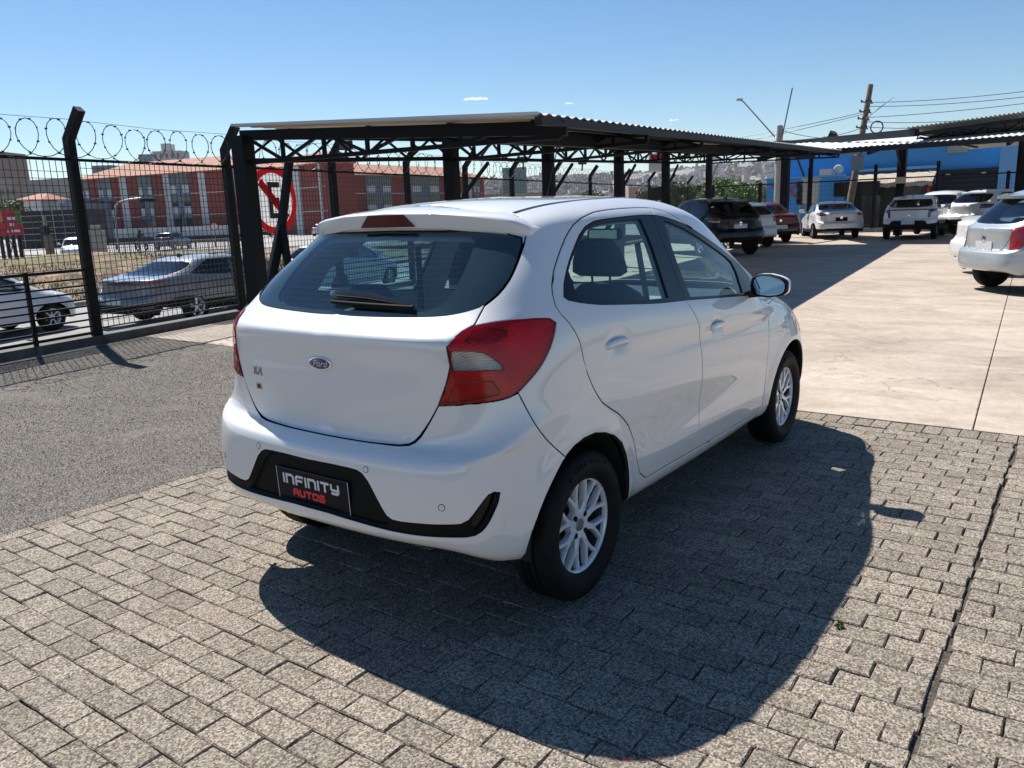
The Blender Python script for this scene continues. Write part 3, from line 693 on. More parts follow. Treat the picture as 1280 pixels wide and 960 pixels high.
        pts += [te+np.array([.006, 0, .0005]), te+np.array([0, 0, -.006]), be+np.array([-.004, 0, .012]), be+np.array([.0, 0, .003]), be+np.array([.008, 0, 0]), be+np.array([.06, 0, -.004]), be+np.array([.14, 0, .012])]
        rows.append(pts)
    n_ = len(rows[0]); V = []; F = []
    full = [[p*np.array([1, -1, 1]) for p in r] for r in rows[:0:-1]]+rows
    for r in full: V += [tuple(p) for p in r]
    for i in range(len(full)-1):
        for j in range(n_-1): F.append((i*n_+j, (i+1)*n_+j, (i+1)*n_+j+1, i*n_+j+1))
    F += [tuple(range(n_)), tuple(range(len(V)-1, len(V)-n_-1, -1))]
    sp = mk('roof_spoiler', V, F, wp, car); autosmooth(sp, 38)
    bl = MB(); yb = np.linspace(-.115, .115, 9); V = []
    for y in yb:
        x = np.interp(abs(y), [0, .25], [-.188, -.174]); a = 1.522; b = 1.474; k = .035*(0 if abs(y) < .1 else 1)
        V += [(x-.004, y*(.86 if 1 else 1), a), (x+.0, y*1.28, b), (x+.03, y*1.28, b), (x+.03, y*.86, a)]
    F = [(4*i, 4*i+4, 4*i+5, 4*i+1) for i in range(8)]+[(4*i+1, 4*i+5, 4*i+6, 4*i+2) for i in range(8)]+[(4*i+3, 4*i+7, 4*i+4, 4*i) for i in range(8)]+[(0, 1, 2, 3), (35, 34, 33, 32)]
    bl.add(V, F); autosmooth(bl.build('high_brake_light', M['red_dark'], sp), 30)
    # -------- wiper on the rear glass
    p, n, a, b = patch(sk, .004, .69, -1); n = Vector(n)
    up = Vector(b); rt_ = Vector((0, -1, 0)); base = Vector((p[0], 0, p[2]))
    wb = MB()
    def wsec(y, z, hh, th):   # y to the car's left, z up the glass
        q, nn, _, bb = patch(sk, max(.0, min(.2, abs(y)*.105)), .672+z, -1 if y < 0 else 1); c = Vector(q); c.y = y; nn = Vector(nn); bb = Vector(bb)
        return [c+bb*hh*x_+nn*(.004+th*y_) for x_, y_ in ((-1, 0), (-1, .6), (-.5, 1), (.5, 1), (1, .6), (1, 0))]
    secs = [(.098, .028, .008, .010), (.085, .028, .014, .022), (.04, .028, .0165, .026), (-.03, .027, .016, .025), (-.12, .025, .0155, .024), (-.20, .020, .0135, .021), (-.28, .014, .010, .018), (-.335, .010, .007, .016), (-.35, .008, .004, .010)]
    V = []
    for s_ in secs: V += wsec(*s_)
    F = [(6*i+j, 6*i+j+1, 6*i+7+j, 6*i+6+j) for i in range(len(secs)-1) for j in range(5)]+[tuple(range(6)), tuple(range(len(V)-1, len(V)-7, -1))]
    wb.add(V, F); autosmooth(wb.build('wiper', M['gloss_black'], gate), 50)
    bld = MB(); V = []
    for t in np.linspace(0, 1, 9): V += wsec(.07-.425*t, .012-.006*t, .006, .014)
    F = [(6*i+j, 6*i+j+1, 6*i+7+j, 6*i+6+j) for i in range(8) for j in range(5)]; bld.add(V, F); bld.build('wiper_blade', M['black_plastic'], gate)
    # -------- maker's oval and model letters
    def on_gate(u, v, side):
        p, n, a, b = patch(sk, u, v, side); x = Vector((0, -1, 0)); n = Vector(n); x = (x-n*x.dot(n)).normalized(); y = n.cross(x); y = y if y.z > 0 else -y
        return Vector(p), n, x, y
    p, n, x, y = on_gate(.0005, .4655, -1); p.y = 0.0
    def disc(a, b, h0, h1, m_, name, par, k=40, bev=.0015):
        V = []; 
        for hh, f in ((h0, 1), (h1-bev, 1), (h1, 1-bev/b)):
            for i in range(k):
                t = 2*math.pi*i/k; V.append(p+x*a*f*math.cos(t)+y*b*f*math.sin(t)+n*hh)
        F = [(r*k+i, r*k+(i+1) % k, r*k+k+(i+1) % k, r*k+k+i) for r in range(2) for i in range(k)]+[tuple(range(2*k, 3*k))]
        return autosmooth(mk(name, V, F, m_, par), 40)
    em = disc(.062, .0255, -.002, .006, M['chrome'], 'maker_badge', gate)
    disc(.0575, .0215, .004, .0066, M['badge_blue'], 'badge_field', em)
    def lettering(text, size, m_, par, p, x, y, n, h=.001, shear=.0, name='lettering', xs=1.0, align='CENTER'):
        cu = bpy.data.curves.new(name, 'FONT'); cu.body = text; cu.size = size; cu.align_x = align; cu.align_y = 'CENTER'; cu.extrude = h; cu.shear = shear; cu.resolution_u = 3
        o = bpy.data.objects.new('t', cu); COL.objects.link(o); dg = bpy.context.evaluated_depsgraph_get(); me = bpy.data.meshes.new_from_object(o.evaluated_get(dg))
        bpy.data.objects.remove(o, do_unlink=True); q = bpy.data.objects.new(name, me); COL.objects.link(q); me.materials.clear(); me.materials.append(m_); q.parent = par
        R_ = Matrix.Identity(4)
        for i in range(3): R_[i][0] = x[i]*xs; R_[i][1] = y[i]; R_[i][2] = n[i]; R_[i][3] = p[i]
        me.transform(R_); return q
    globals()['lettering'] = lettering
    lettering('Ford', .036, M['chrome'], em, p+n*.0068-y*.001, x, y, n, .0008, .32, xs=1.12)
    p2, n, x, y = on_gate(.0416, .4430, 1)
    lettering('KA', .047, M['steel'], gate, p2+n*.001, x, y, n, .0025, .15, 'model_lettering')
    p3, n, x, y = on_gate(.0416, .4235, 1)
    lettering('SE', .026, M['red_dark'], gate, p3+n*.0015, x, y, n, .0018, 0, 'trim_lettering', 1.2)
    bk = MB(); V = [p3+x*a+y*b+n*h for h in (-.001, .0012) for a, b in ((-.022, -.013), (.022, -.013), (.022, .013), (-.022, .013))]
    bk.add(V, [(0, 1, 2, 3), (4, 5, 6, 7), (0, 1, 5, 4), (1, 2, 6, 5), (2, 3, 7, 6), (3, 0, 4, 7)]); bk.build('trim_badge', M['chrome'], gate)
    # parking sensors
    for s in (-1, 1):
        for su, sv_ in ((.02638, .18648), (.09325, .12042)):
            q, nn, _, _ = patch(sk, su, sv_, s); q = Vector(q); nn = Vector(nn); sb = MB(); sb.tube([q-nn*.006, q+nn*.0012], .0105, 18); autosmooth(sb.build('parking_sensor', wp, bumper), 40)
            rb_ = MB(); rb_.tube([q+nn*.0002+(nn.orthogonal().normalized()*math.cos(t)+nn.cross(nn.orthogonal()).normalized()*math.sin(t))*.0118 for t in np.linspace(0, 2*math.pi, 20)[:-1]], .0011, 4, closed=True); rb_.build('sensor_ring', M['dark'], bumper)
    # -------- dealer plate
    pc = Vector((-.668, .0, .512)); px = Vector((0, -1, 0)); py = Vector((-.035, 0, 1)).normalized(); pn = px.cross(py)
    pn = pn if pn.x < 0 else -pn
    def plate_box(w_, h_, d0, d1, m_, name, par, cx=0, cy=0):
        V = [pc+px*(cx+a*w_/2)+py*(cy+b*h_/2)+pn*d for d in (d0, d1) for a, b in ((-1, -1), (1, -1), (1, 1), (-1, 1))]
        o = mk(name, V, [(3, 2, 1, 0), (4, 5, 6, 7), (0, 1, 5, 4), (1, 2, 6, 5), (2, 3, 7, 6), (3, 0, 4, 7)], m_, par); return fix_normals(o)
    PW, PH = .405, .136
    pl = plate_box(PW, PH, -.006, .003, M['plate_navy'], 'dealer_plate', bumper)
    for a in (-1, 1): plate_box(.0022, PH, .003, .0045, M['plate_grey'], 'plate_edge', pl, a*(PW/2-.0011), 0)
    for a in (-1, 1): plate_box(PW-.0044, .0018, .003, .0045, M['plate_edge_dark'], 'plate_edge', pl, 0, a*(PH/2-.0009))
    GL = {'I': ['0,0,0,1'], 'N': ['0,0,0,1', '0,1,.8,1', '.8,1,1,.8', '1,.8,1,0'], 'F': ['0,0,0,.8', '0,.8,.2,1', '.2,1,1,1', '0,.48,.85,.48'], 'T': ['0,1,1,1', '.5,1,.5,0'],
          'Y': ['0,1,0,.5', '0,.5,.18,.4', '.18,.4,1,.4', '1,1,1,.2', '1,.2,.8,0', '.8,0,.1,0'], 'A': ['0,0,0,.75', '0,.75,.25,1', '.25,1,.75,1', '.75,1,1,.75', '1,.75,1,0', '0,.42,1,.42'],
          'U': ['0,1,0,.2', '0,.2,.2,0', '.2,0,.8,0', '.8,0,1,.2', '1,.2,1,1'], 'O': ['0,.15,0,.85', '0,.85,.15,1', '.15,1,.85,1', '.85,1,1,.85', '1,.85,1,.15', '1,.15,.85,0', '.85,0,.15,0', '.15,0,0,.15'],
          'S': ['1,1,.15,1', '.15,1,0,.85', '0,.85,0,.6', '0,.6,.12,.5', '.12,.5,.88,.5', '.88,.5,1,.38', '1,.38,1,.15', '1,.15,.85,0', '.85,0,0,0']}
    def word(text, x0, x1, y0, h_, st, m_, name):
        wd = [(.0 if c == 'I' else 1.0) for c in text]; gapw = .45; tot = sum(wd)+gapw*(len(text)-1)+0; un = (x1-x0-st)/tot
        cx = x0+st/2
        for i, c in enumerate(text):
            mb = MB(); k = 0
            for sgm in GL[c]:
                a = [float(q) for q in sgm.split(',')]; A = Vector((cx+a[0]*wd[i]*un, y0+st/2+a[1]*(h_-st), 0)); B = Vector((cx+a[2]*wd[i]*un, y0+st/2+a[3]*(h_-st), 0)); d = (B-A).normalized(); nrm = Vector((-d.y, d.x, 0)); A -= d*st*.42; B += d*st*.42
                q = [A-nrm*st/2, B-nrm*st/2, B+nrm*st/2, A+nrm*st/2]; hgt = .0036+.00012*k; k += 1
                V = [pc+px*v.x+py*v.y+pn*hh for hh in (.0025, hgt) for v in q]
                mb.add(V, [(4, 5, 6, 7), (0, 1, 5, 4), (1, 2, 6, 5), (2, 3, 7, 6), (3, 0, 4, 7)])
            o = mb.build(name, m_, pl); fix_normals(o); cx += (wd[i]+gapw)*un
    word('INFINITY', -.167, .152, .004, .042, .0098, M['print_white'], 'plate_letter')
    word('AUTOS', -.115, .068, -.041, .031, .0085, M['print_red'], 'plate_letter')
    # -------- door mirrors
    for s in (-1, 1):
        mb = MB(); V = []; rings = [(.0, .0), (.022, .97), (.03, .985), (.06, 1), (.09, .9), (.115, .66), (.128, .3)]
        out = []
        K = 20
        for i in range(K):
            t = 2*math.pi*i/K; c, s_ = math.cos(t), math.sin(t); out.append((math.copysign(abs(c)**.62, c)*.1, math.copysign(abs(s_)**.62, s_)*.064))
        ctr = Vector((1.80, .905, 1.078))
        def mp(dx, f, a, b):
            tilt = -.16*a; sh = .018*(a/.1) if a > 0 else 0
            return Vector((ctr.x+dx+.10*(a*.9)-.02, (ctr.y+a*f+.0*dx)*1.0, ctr.z+b*f*(1-.22*max(0, a)/.1)+tilt*.32-.004))
        for dx, f in rings[1:]: V += [mp(dx+(.012 if b > .03 else 0), f, a, b) for a, b in out]
        k = len(rings)-1; F = [(r*K+i, r*K+(i+1) % K, r*K+K+(i+1) % K, r*K+K+i) for r in range(k-1) for i in range(K)]+[tuple((k-1)*K+i for i in range(K))]
        V = [Vector((v.x, v.y*s, v.z)) for v in V]
        hs = mk('door_mirror', V, F, wp, car); autosmooth(hs, 60)
        V = [mp(.030+(.006 if b > .03 else 0), .985, a, b) for a, b in out]+[mp(-.002, .95, a, b) for a, b in out]+[mp(-.006, .88, a, b) for a, b in out]+[mp(.016, .82, a, b) for a, b in out]
        V = [Vector((v.x, v.y*s, v.z)) for v in V]
        rm = mk('mirror_rim', V, [(r*K+i, r*K+(i+1) % K, r*K+K+(i+1) % K, r*K+K+i) for r in range(3) for i in range(K)], M['black_plastic'], hs); autosmooth(rm, 30)
        V = [mp(.010+.10*b, .83, a, b) for a, b in out]; V = [Vector((v.x, v.y*s, v.z)) for v in V]; fix_normals(mk('mirror_glass', V, [tuple(range(K))], M['mirror'], hs))
        ab = MB(); ab.bar((1.83, .755*s, 1.02), (1.86, .86*s, 1.03), .07, .035); ab.build('mirror_arm', M['black_trim'], hs)
    # -------- underside, wheel housings, interior
    ub = MB(); ub.box((1.25, 0, .335), (2.9, 1.30, .03)); ub.box((-.36, 0, .405), (.40, 1.08, .03)); ub.build('underbody', M['dark'], car)
    for s in (-1, 1):
        for cx, rx, rz in ((-.045, .36, .395), (2.47, .425, .385)):
            wl = MB(); V = []; K = 22
            for yy in (.815 if cx < 1 else .735, .52):
                for i in range(K+1): t = math.pi*(1.0-1.0*i/K); V.append((cx+rx*math.cos(t), yy*s, .31+rz*math.sin(t)))
            wl.add(V, [(i, i+1, K+2+i, K+1+i) for i in range(K)]+[tuple(range(2*K+1, K, -1))]); autosmooth(wl.build('wheel_housing', M['dark'], car), 40)
        for x in (0, 2.491): wheel(car, x, s*.725, s, .30, .30, 'main', .200)
    ib = MB(); ib.box((1.0, 0, .62), (2.5, 1.45, .03)); ib.box((-.14, 0, .88), (.5, 1.10, .03)); ib.build('cabin_floor', M['dark'], car)
    def loft_pad(name, secs, m_, par, K=16):
        """upholstered pad: secs = (centre, half width vec, half thickness vec)"""
        V = []
        for c, a, b in secs:
            for i in range(K):
                t = 2*math.pi*i/K; cc, ss = math.cos(t), math.sin(t); V.append(Vector(c)+Vector(a)*math.copysign(abs(cc)**.5, cc)+Vector(b)*math.copysign(abs(ss)**.5, ss))
        k = len(secs); F = [(r*K+i, r*K+(i+1) % K, r*K+K+(i+1) % K, r*K+K+i) for r in range(k-1) for i in range(K)]+[tuple(range(K-1, -1, -1)), tuple((k-1)*K+i for i in range(K))]
        return autosmooth(mk(name, V, F, m_, par), 60)
    for y in (-.37, .37):
        st = loft_pad('front_seat', [((1.15, y, .70), (0, .22, 0), (.09, 0, .02)), ((1.07, y, .85), (0, .25, 0), (.09, 0, .02)), ((.985, y, 1.0), (0, .245, 0), (.07, 0, .02)), ((.93, y, 1.10), (0, .19, 0), (.05, 0, .02)), ((.91, y, 1.145), (0, .13, 0), (.03, 0, .01))], M['fabric'], car)
        loft_pad('seat_cushion', [((1.1, y, .68), (0, .25, 0), (0, 0, .08)), ((1.4, y, .72), (0, .26, 0), (0, 0, .09)), ((1.62, y, .73), (0, .24, 0), (0, 0, .06))], M['fabric'], st)
        loft_pad('headrest', [((.895, y, 1.195), (0, .11, 0), (.03, 0, 0)), ((.89, y, 1.215), (0, .142, 0), (.05, 0, 0)), ((.88, y, 1.27), (0, .132, 0), (.055, 0, 0)), ((.868, y, 1.335), (0, .105, 0), (.05, 0, 0)), ((.862, y, 1.368), (0, .08, 0), (.04, 0, 0)), ((.86, y, 1.378), (0, .05, 0), (.02, 0, 0))], M['fabric'], st)
        pb = MB()
        for dy in (-.05, .05): pb.tube([(.91, y+dy, 1.12), (.895, y+dy, 1.23)], .006, 8)
        pb.build('headrest_post', M['chrome'], st)
    bs_ = loft_pad('rear_seat', [((.30, 0, .66), (0, .62, 0), (.08, 0, .02)), ((.20, 0, .85), (0, .63, 0), (.07, 0, .02)), ((.10, 0, 1.05), (0, .60, 0), (.05, 0, .02)), ((.07, 0, 1.09), (0, .56, 0), (.03, 0, .01))], M['fabric'], car)
    for y in (-.36, .36): loft_pad('headrest', [((.07, y, 1.09), (0, .10, 0), (.03, 0, 0)), ((.06, y, 1.12), (0, .12, 0), (.045, 0, 0)), ((.05, y, 1.19), (0, .115, 0), (.045, 0, 0)), ((.045, y, 1.215), (0, .08, 0), (.03, 0, 0))], M['fabric'], bs_)
    db = MB(); db.box((-.22, 0, 1.085), (.46, 1.05, .02), bev=.006); db.build('parcel_shelf', M['fabric'], car)
    da = MB(); V = []
    prof = [(1.72, .62), (1.66, .80), (1.70, .93), (1.80, 1.00), (2.0, 1.015), (2.28, 1.0), (2.3, .6)]
    for y in (-.72, -.4, 0, .4, .72): V += [(x-(.03 if abs(y) > .3 else 0), y, z+(.02 if abs(y-.37) < .1 else 0)) for x, z in prof]
    k = len(prof); F = [(i*k+j, i*k+j+1, (i+1)*k+j+1, (i+1)*k+j) for i in range(4) for j in range(k-1)]; da.add(V, F); autosmooth(da.build('dashboard', M['dash'], car), 30)
    sw = MB(); c = Vector((1.52, .37, .97)); ax = Vector((-1, 0, .42)).normalized(); e1 = Vector((0, 1, 0)); e2 = ax.cross(e1)
    sw.tube([c+(e1*math.cos(t)+e2*math.sin(t))*.18 for t in np.linspace(0, 2*math.pi, 28)[:-1]], .015, 8, closed=True)
    for t in (0, math.pi, -math.pi/2): sw.bar(c, c+(e1*math.cos(t)+e2*math.sin(t))*.18, .04, .02)
    sw.tube([c-ax*.01, c+ax*.03], .06, 14); sw.tube([c-ax*.3, c], .03, 8); autosmooth(sw.build('steering_wheel', M['black_plastic'], car), 40)
    im = MB(); R_ = Matrix.Rotation(-.25, 4, 'Z'); R_.translation = (1.60, .0, 1.37); im.box((0, 0, 0), (.03, .25, .065), M4=R_, bev=.012); im.bar((1.62, 0, 1.39), (1.70, 0, 1.45), .02); ob = im.build('rear_view_mirror', M['black_plastic'], car)
    V = [R_ @ Vector((-.0165, a, b)) for a, b in ((-.11, -.024), (.11, -.024), (.11, .024), (-.11, .024))]; mk('mirror_glass', V, [(0, 3, 2, 1)], M['mirror'], ob)
    for s in (-1, 1):   # B pillar belts
        bt = MB(); bt.bar((.72, .66*s, 1.36), (.80, .735*s, .75), .045, .006, up=(0, 1, 0)); bt.build('seat_belt', M['fabric'], car)
    ex = MB(); ex.tube([(-.30, .30, .345), (-.55, .32, .335)], .022, 10); ex.build('exhaust_pipe', M['steel'], car)
    return car
M['red_dark'] = mat('dark_red_lens', (.095, .004, .008), .3, spec=.2, coat=.15)
M['gloss_black'] = mat('gloss_black', (.010, .010, .011), .12, coat=.6)
M['plate_edge_dark'] = mat('plate_edge_dark', (.05, .055, .06), .4)
def lamp_ribs():
    g = NT('ribbed_reflector'); b = g.n('ShaderNodeBsdfPrincipled'); g.l(b.outputs[0], g.out.inputs[0]); setp(b, Roughness=.22, Metallic=.1)
    tc = g.n('ShaderNodeTexCoord'); wv = g.n('ShaderNodeTexWave', bands_direction='DIAGONAL'); wv.inputs['Scale'].default_value = 60; wv.inputs['Distortion'].default_value = .4
    no = g.n('ShaderNodeTexNoise'); no.inputs['Scale'].default_value = 9
    g.l(tc.outputs['Object'], wv.inputs['Vector']); g.l(tc.outputs['Object'], no.inputs['Vector'])
    cr = g.n('ShaderNodeValToRGB'); cr.color_ramp.elements[0].position = .35; cr.color_ramp.elements[0].color = (.50, .48, .46, 1); cr.color_ramp.elements[1].position = .7; cr.color_ramp.elements[1].color = (.92, .90, .87, 1); g.l(no.outputs[0], cr.inputs[0]); g.l(cr.outputs[0], b.inputs['Base Color'])
    bp = g.n('ShaderNodeBump'); bp.inputs['Strength'].default_value = .8; bp.inputs['Distance'].default_value = .004; g.l(wv.outputs[0], bp.inputs['Height']); g.l(bp.outputs[0], b.inputs['Normal'])
    return g.m
M['lamp_ribs'] = lamp_ribs()
build_hatchback()
# ------------------------------------------------------------------ ground
def ray_of(px, py):
    d = _f+(px-640)/F_PX*_r+(480-py)/F_PX*_u; return d/np.linalg.norm(d)
def gp(px, py, z=0.):
    """where the line of sight through a photo pixel meets the level z (used to survey positions)"""
    d = ray_of(px, py); t = (z-CAM_POS[2])/d[2]; return CAM_POS+d*t
def dp(px, py, depth):
    d = ray_of(px, py); return CAM_POS+d*(depth/d.dot(_f))
def speckle(name, c1, c2, c3, scale, rough=.9, bump=.003, big=.12, island=False, c_spot=None):
    """mineral aggregate: fine grains, broad patches, relief"""
    g = NT(name); b = g.n('ShaderNodeBsdfPrincipled'); g.l(b.outputs[0], g.out.inputs[0]); b.inputs['Roughness'].default_value = rough; b.inputs['Specular IOR Level'].default_value = .3
    geo = g.n('ShaderNodeNewGeometry'); vo = g.n('ShaderNodeTexVoronoi'); vo.inputs['Scale'].default_value = scale; g.l(geo.outputs['Position'], vo.inputs['Vector'])
    sep = g.n('ShaderNodeSeparateColor'); g.l(vo.outputs['Color'], sep.inputs[0])
    cr = g.n('ShaderNodeValToRGB'); e = cr.color_ramp.elements; e[0].position = .0; e[0].color = rgba(c1); e[1].position = .5; e[1].color = rgba(c2); e2 = e.new(1.0); e2.color = rgba(c3); g.l(sep.outputs[0], cr.inputs[0])
    no = g.n('ShaderNodeTexNoise'); no.inputs['Scale'].default_value = 1.7; no.inputs['Detail'].default_value = 6; no.inputs['Roughness'].default_value = .6; g.l(geo.outputs['Position'], no.inputs['Vector'])
    mr = g.n('ShaderNodeMapRange'); mr.inputs[1].default_value = .3; mr.inputs[2].default_value = .7; mr.inputs[3].default_value = 1-big; mr.inputs[4].default_value = 1+big; g.l(no.outputs[0], mr.inputs[0])
    val = mr.outputs[0]
    if island:
        oi = g.n('ShaderNodeObjectInfo'); ad = g.n('ShaderNodeMath', operation='ADD'); g.l(oi.outputs['Random'], ad.inputs[0]); g.l(geo.outputs['Random Per Island'], ad.inputs[1]); fr = g.n('ShaderNodeMath', operation='FRACT'); g.l(ad.outputs[0], fr.inputs[0])
        m2 = g.n('ShaderNodeMapRange'); m2.inputs[3].default_value = .83; m2.inputs[4].default_value = 1.11; g.l(fr.outputs[0], m2.inputs[0]); mu = g.n('ShaderNodeMath', operation='MULTIPLY'); g.l(val, mu.inputs[0]); g.l(m2.outputs[0], mu.inputs[1]); val = mu.outputs[0]
    mx = g.n('ShaderNodeMix', data_type='RGBA', blend_type='MULTIPLY'); mx.inputs[0].default_value = 1; g.l(cr.outputs[0], mx.inputs[6]); cc = g.n('ShaderNodeCombineColor')
    for i in range(3): g.l(val, cc.inputs[i])
    g.l(cc.outputs[0], mx.inputs[7]); col = mx.outputs[2]
    if c_spot:
        n3 = g.n('ShaderNodeTexNoise'); n3.inputs['Scale'].default_value = c_spot[3]; n3.inputs['Detail'].default_value = 4; g.l(geo.outputs['Position'], n3.inputs['Vector'])
        r3 = g.n('ShaderNodeMapRange'); r3.inputs[1].default_value = c_spot[4]; r3.inputs[2].default_value = c_spot[4]+.1; r3.inputs[4].default_value = c_spot[5]; g.l(n3.outputs[0], r3.inputs[0])
        m3 = g.n('ShaderNodeMix', data_type='RGBA'); g.l(r3.outputs[0], m3.inputs[0]); g.l(col, m3.inputs[6]); m3.inputs[7].default_value = rgba(c_spot[:3]); col = m3.outputs[2]
    g.l(col, b.inputs['Base Color'])
    n4 = g.n('ShaderNodeTexNoise'); n4.inputs['Scale'].default_value = scale*.8; n4.inputs['Detail'].default_value = 2; g.l(geo.outputs['Position'], n4.inputs['Vector'])
    bp = g.n('ShaderNodeBump'); bp.inputs['Distance'].default_value = bump; bp.inputs['Strength'].default_value = 1; g.l(n4.outputs[0], bp.inputs['Height']); g.l(bp.outputs[0], b.inputs['Normal'])
    return g.m
M['paver'] = speckle('paver_concrete', (.082, .067, .052), (.215, .181, .144), (.42, .362, .295), 172, bump=.0035, big=.10, island=True, c_spot=(.22, .17, .13, .9, .60, .35))
M['joint_sand'] = speckle('joint_sand', (.035, .03, .025), (.07, .06, .05), (.12, .105, .088), 150)
M['gravel_bed'] = speckle('crushed_stone', (.030, .026, .022), (.105, .093, .080), (.25, .228, .195), 150, bump=.003, big=.14)
M['pebble'] = speckle('stone_chips', (.055, .048, .041), (.13, .115, .098), (.30, .275, .24), 30, bump=.002, big=.1, island=True)
def concrete_mat(name, c1, c2, scl=1.0):
    g = NT(name); b = g.n('ShaderNodeBsdfPrincipled'); g.l(b.outputs[0], g.out.inputs[0]); b.inputs['Roughness'].default_value = .75; b.inputs['Specular IOR Level'].default_value = .35
    geo = g.n('ShaderNodeNewGeometry'); mp = g.n('ShaderNodeMapping'); mp.inputs['Scale'].default_value = (.85*scl, .48*scl, 1); mp.inputs['Rotation'].default_value = (0, 0, .25); g.l(geo.outputs['Position'], mp.inputs['Vector'])
    n1 = g.n('ShaderNodeTexNoise'); n1.inputs['Scale'].default_value = 2.2; n1.inputs['Detail'].default_value = 9; n1.inputs['Roughness'].default_value = .68; n1.inputs['Distortion'].default_value = .8; g.l(mp.outputs[0], n1.inputs['Vector'])
    cr = g.n('ShaderNodeValToRGB'); e = cr.color_ramp.elements; e[0].position = .30; e[0].color = rgba(c1); e[1].position = .66; e[1].color = rgba(c2); g.l(n1.outputs[0], cr.inputs[0])
    n2 = g.n('ShaderNodeTexNoise'); n2.inputs['Scale'].default_value = .35; n2.inputs['Detail'].default_value = 3; g.l(geo.outputs['Position'], n2.inputs['Vector']); mr = g.n('ShaderNodeMapRange'); mr.inputs[1].default_value = .35; mr.inputs[2].default_value = .65; mr.inputs[3].default_value = .88; mr.inputs[4].default_value = 1.06; g.l(n2.outputs[0], mr.inputs[0])
    cc = g.n('ShaderNodeCombineColor'); [g.l(mr.outputs[0], cc.inputs[i]) for i in range(3)]
    mx = g.n('ShaderNodeMix', data_type='RGBA', blend_type='MULTIPLY'); mx.inputs[0].default_value = 1; g.l(cr.outputs[0], mx.inputs[6]); g.l(cc.outputs[0], mx.inputs[7])
    # small pits and droppings
    vo = g.n('ShaderNodeTexVoronoi'); vo.inputs['Scale'].default_value = 5.5; vo.inputs['Randomness'].default_value = 1; g.l(geo.outputs['Position'], vo.inputs['Vector']); r2 = g.n('ShaderNodeMapRange'); r2.inputs[1].default_value = .045; r2.inputs[2].default_value = .075; r2.inputs[3].default_value = .75; r2.inputs[4].default_value = 0; g.l(vo.outputs['Distance'], r2.inputs[0])
    m3 = g.n('ShaderNodeMix', data_type='RGBA'); g.l(r2.outputs[0], m3.inputs[0]); g.l(mx.outputs[2], m3.inputs[6]); m3.inputs[7].default_value = (.16, .13, .11, 1);
    vc = g.n('ShaderNodeTexVoronoi', feature='DISTANCE_TO_EDGE'); vc.inputs['Scale'].default_value = .42; nz = g.n('ShaderNodeTexNoise'); nz.inputs['Scale'].default_value = 1.6; nz.inputs['Detail'].default_value = 6; g.l(geo.outputs['Position'], nz.inputs['Vector']); av = g.n('ShaderNodeVectorMath', operation='MULTIPLY_ADD'); av.inputs[1].default_value = (1.1, 1.1, 1.1); g.l(nz.outputs['Color'], av.inputs[0]); g.l(geo.outputs['Position'], av.inputs[2]); g.l(av.outputs[0], vc.inputs['Vector'])
    rc_ = g.n('ShaderNodeMapRange'); rc_.inputs[1].default_value = .0015; rc_.inputs[2].default_value = .005; rc_.inputs[3].default_value = .45; rc_.inputs[4].default_value = 0; g.l(vc.outputs['Distance'], rc_.inputs[0]); nm = g.n('ShaderNodeTexNoise'); nm.inputs['Scale'].default_value = .6; g.l(geo.outputs['Position'], nm.inputs['Vector']); rm_ = g.n('ShaderNodeMapRange'); rm_.inputs[1].default_value = .5; rm_.inputs[2].default_value = .62; g.l(nm.outputs[0], rm_.inputs[0]); mm_ = g.n('ShaderNodeMath', operation='MULTIPLY'); g.l(rc_.outputs[0], mm_.inputs[0]); g.l(rm_.outputs[0], mm_.inputs[1])
    m5 = g.n('ShaderNodeMix', data_type='RGBA'); g.l(mm_.outputs[0], m5.inputs[0]); g.l(m3.outputs[2], m5.inputs[6]); m5.inputs[7].default_value = (.12, .10, .085, 1)
    ns = g.n('ShaderNodeTexNoise'); ns.inputs['Scale'].default_value = 9; ns.inputs['Detail'].default_value = 8; ns.inputs['Roughness'].default_value = .75; g.l(geo.outputs['Position'], ns.inputs['Vector']); rs = g.n('ShaderNodeMapRange'); rs.inputs[1].default_value = .3; rs.inputs[2].default_value = .7; rs.inputs[3].default_value = .82; rs.inputs[4].default_value = 1.14; g.l(ns.outputs[0], rs.inputs[0]); c6 = g.n('ShaderNodeCombineColor'); [g.l(rs.outputs[0], c6.inputs[i]) for i in range(3)]
    m6 = g.n('ShaderNodeMix', data_type='RGBA', blend_type='MULTIPLY'); m6.inputs[0].default_value = 1; g.l(m5.outputs[2], m6.inputs[6]); g.l(c6.outputs[0], m6.inputs[7]); g.l(m6.outputs[2], b.inputs['Base Color'])
    n4 = g.n('ShaderNodeTexNoise'); n4.inputs['Scale'].default_value = 45; n4.inputs['Detail'].default_value = 4; g.l(geo.outputs['Position'], n4.inputs['Vector']); bp = g.n('ShaderNodeBump'); bp.inputs['Distance'].default_value = .004; g.l(n4.outputs[0], bp.inputs['Height']); g.l(bp.outputs[0], b.inputs['Normal'])
    return g.m
M['concrete'] = concrete_mat('yard_concrete', (.33, .265, .205), (.50, .425, .345))
M['concrete_old'] = concrete_mat('old_concrete', (.19, .175, .16), (.31, .29, .26), 2)
M['street'] = concrete_mat('street_surface', (.19, .185, .18), (.28, .27, .26), .7)
M['earth'] = speckle('dry_earth', (.14, .11, .075), (.25, .20, .14), (.34, .29, .21), 3, big=.25)
def rect(x0, x1, y0, y1, z): return [(x0, y0, z), (x1, y0, z), (x1, y1, z), (x0, y1, z)], [(0, 1, 2, 3)]
mk('ground', *rect(-4000, 5000, -4000, 5000, -.80), M['earth'], kind='structure')
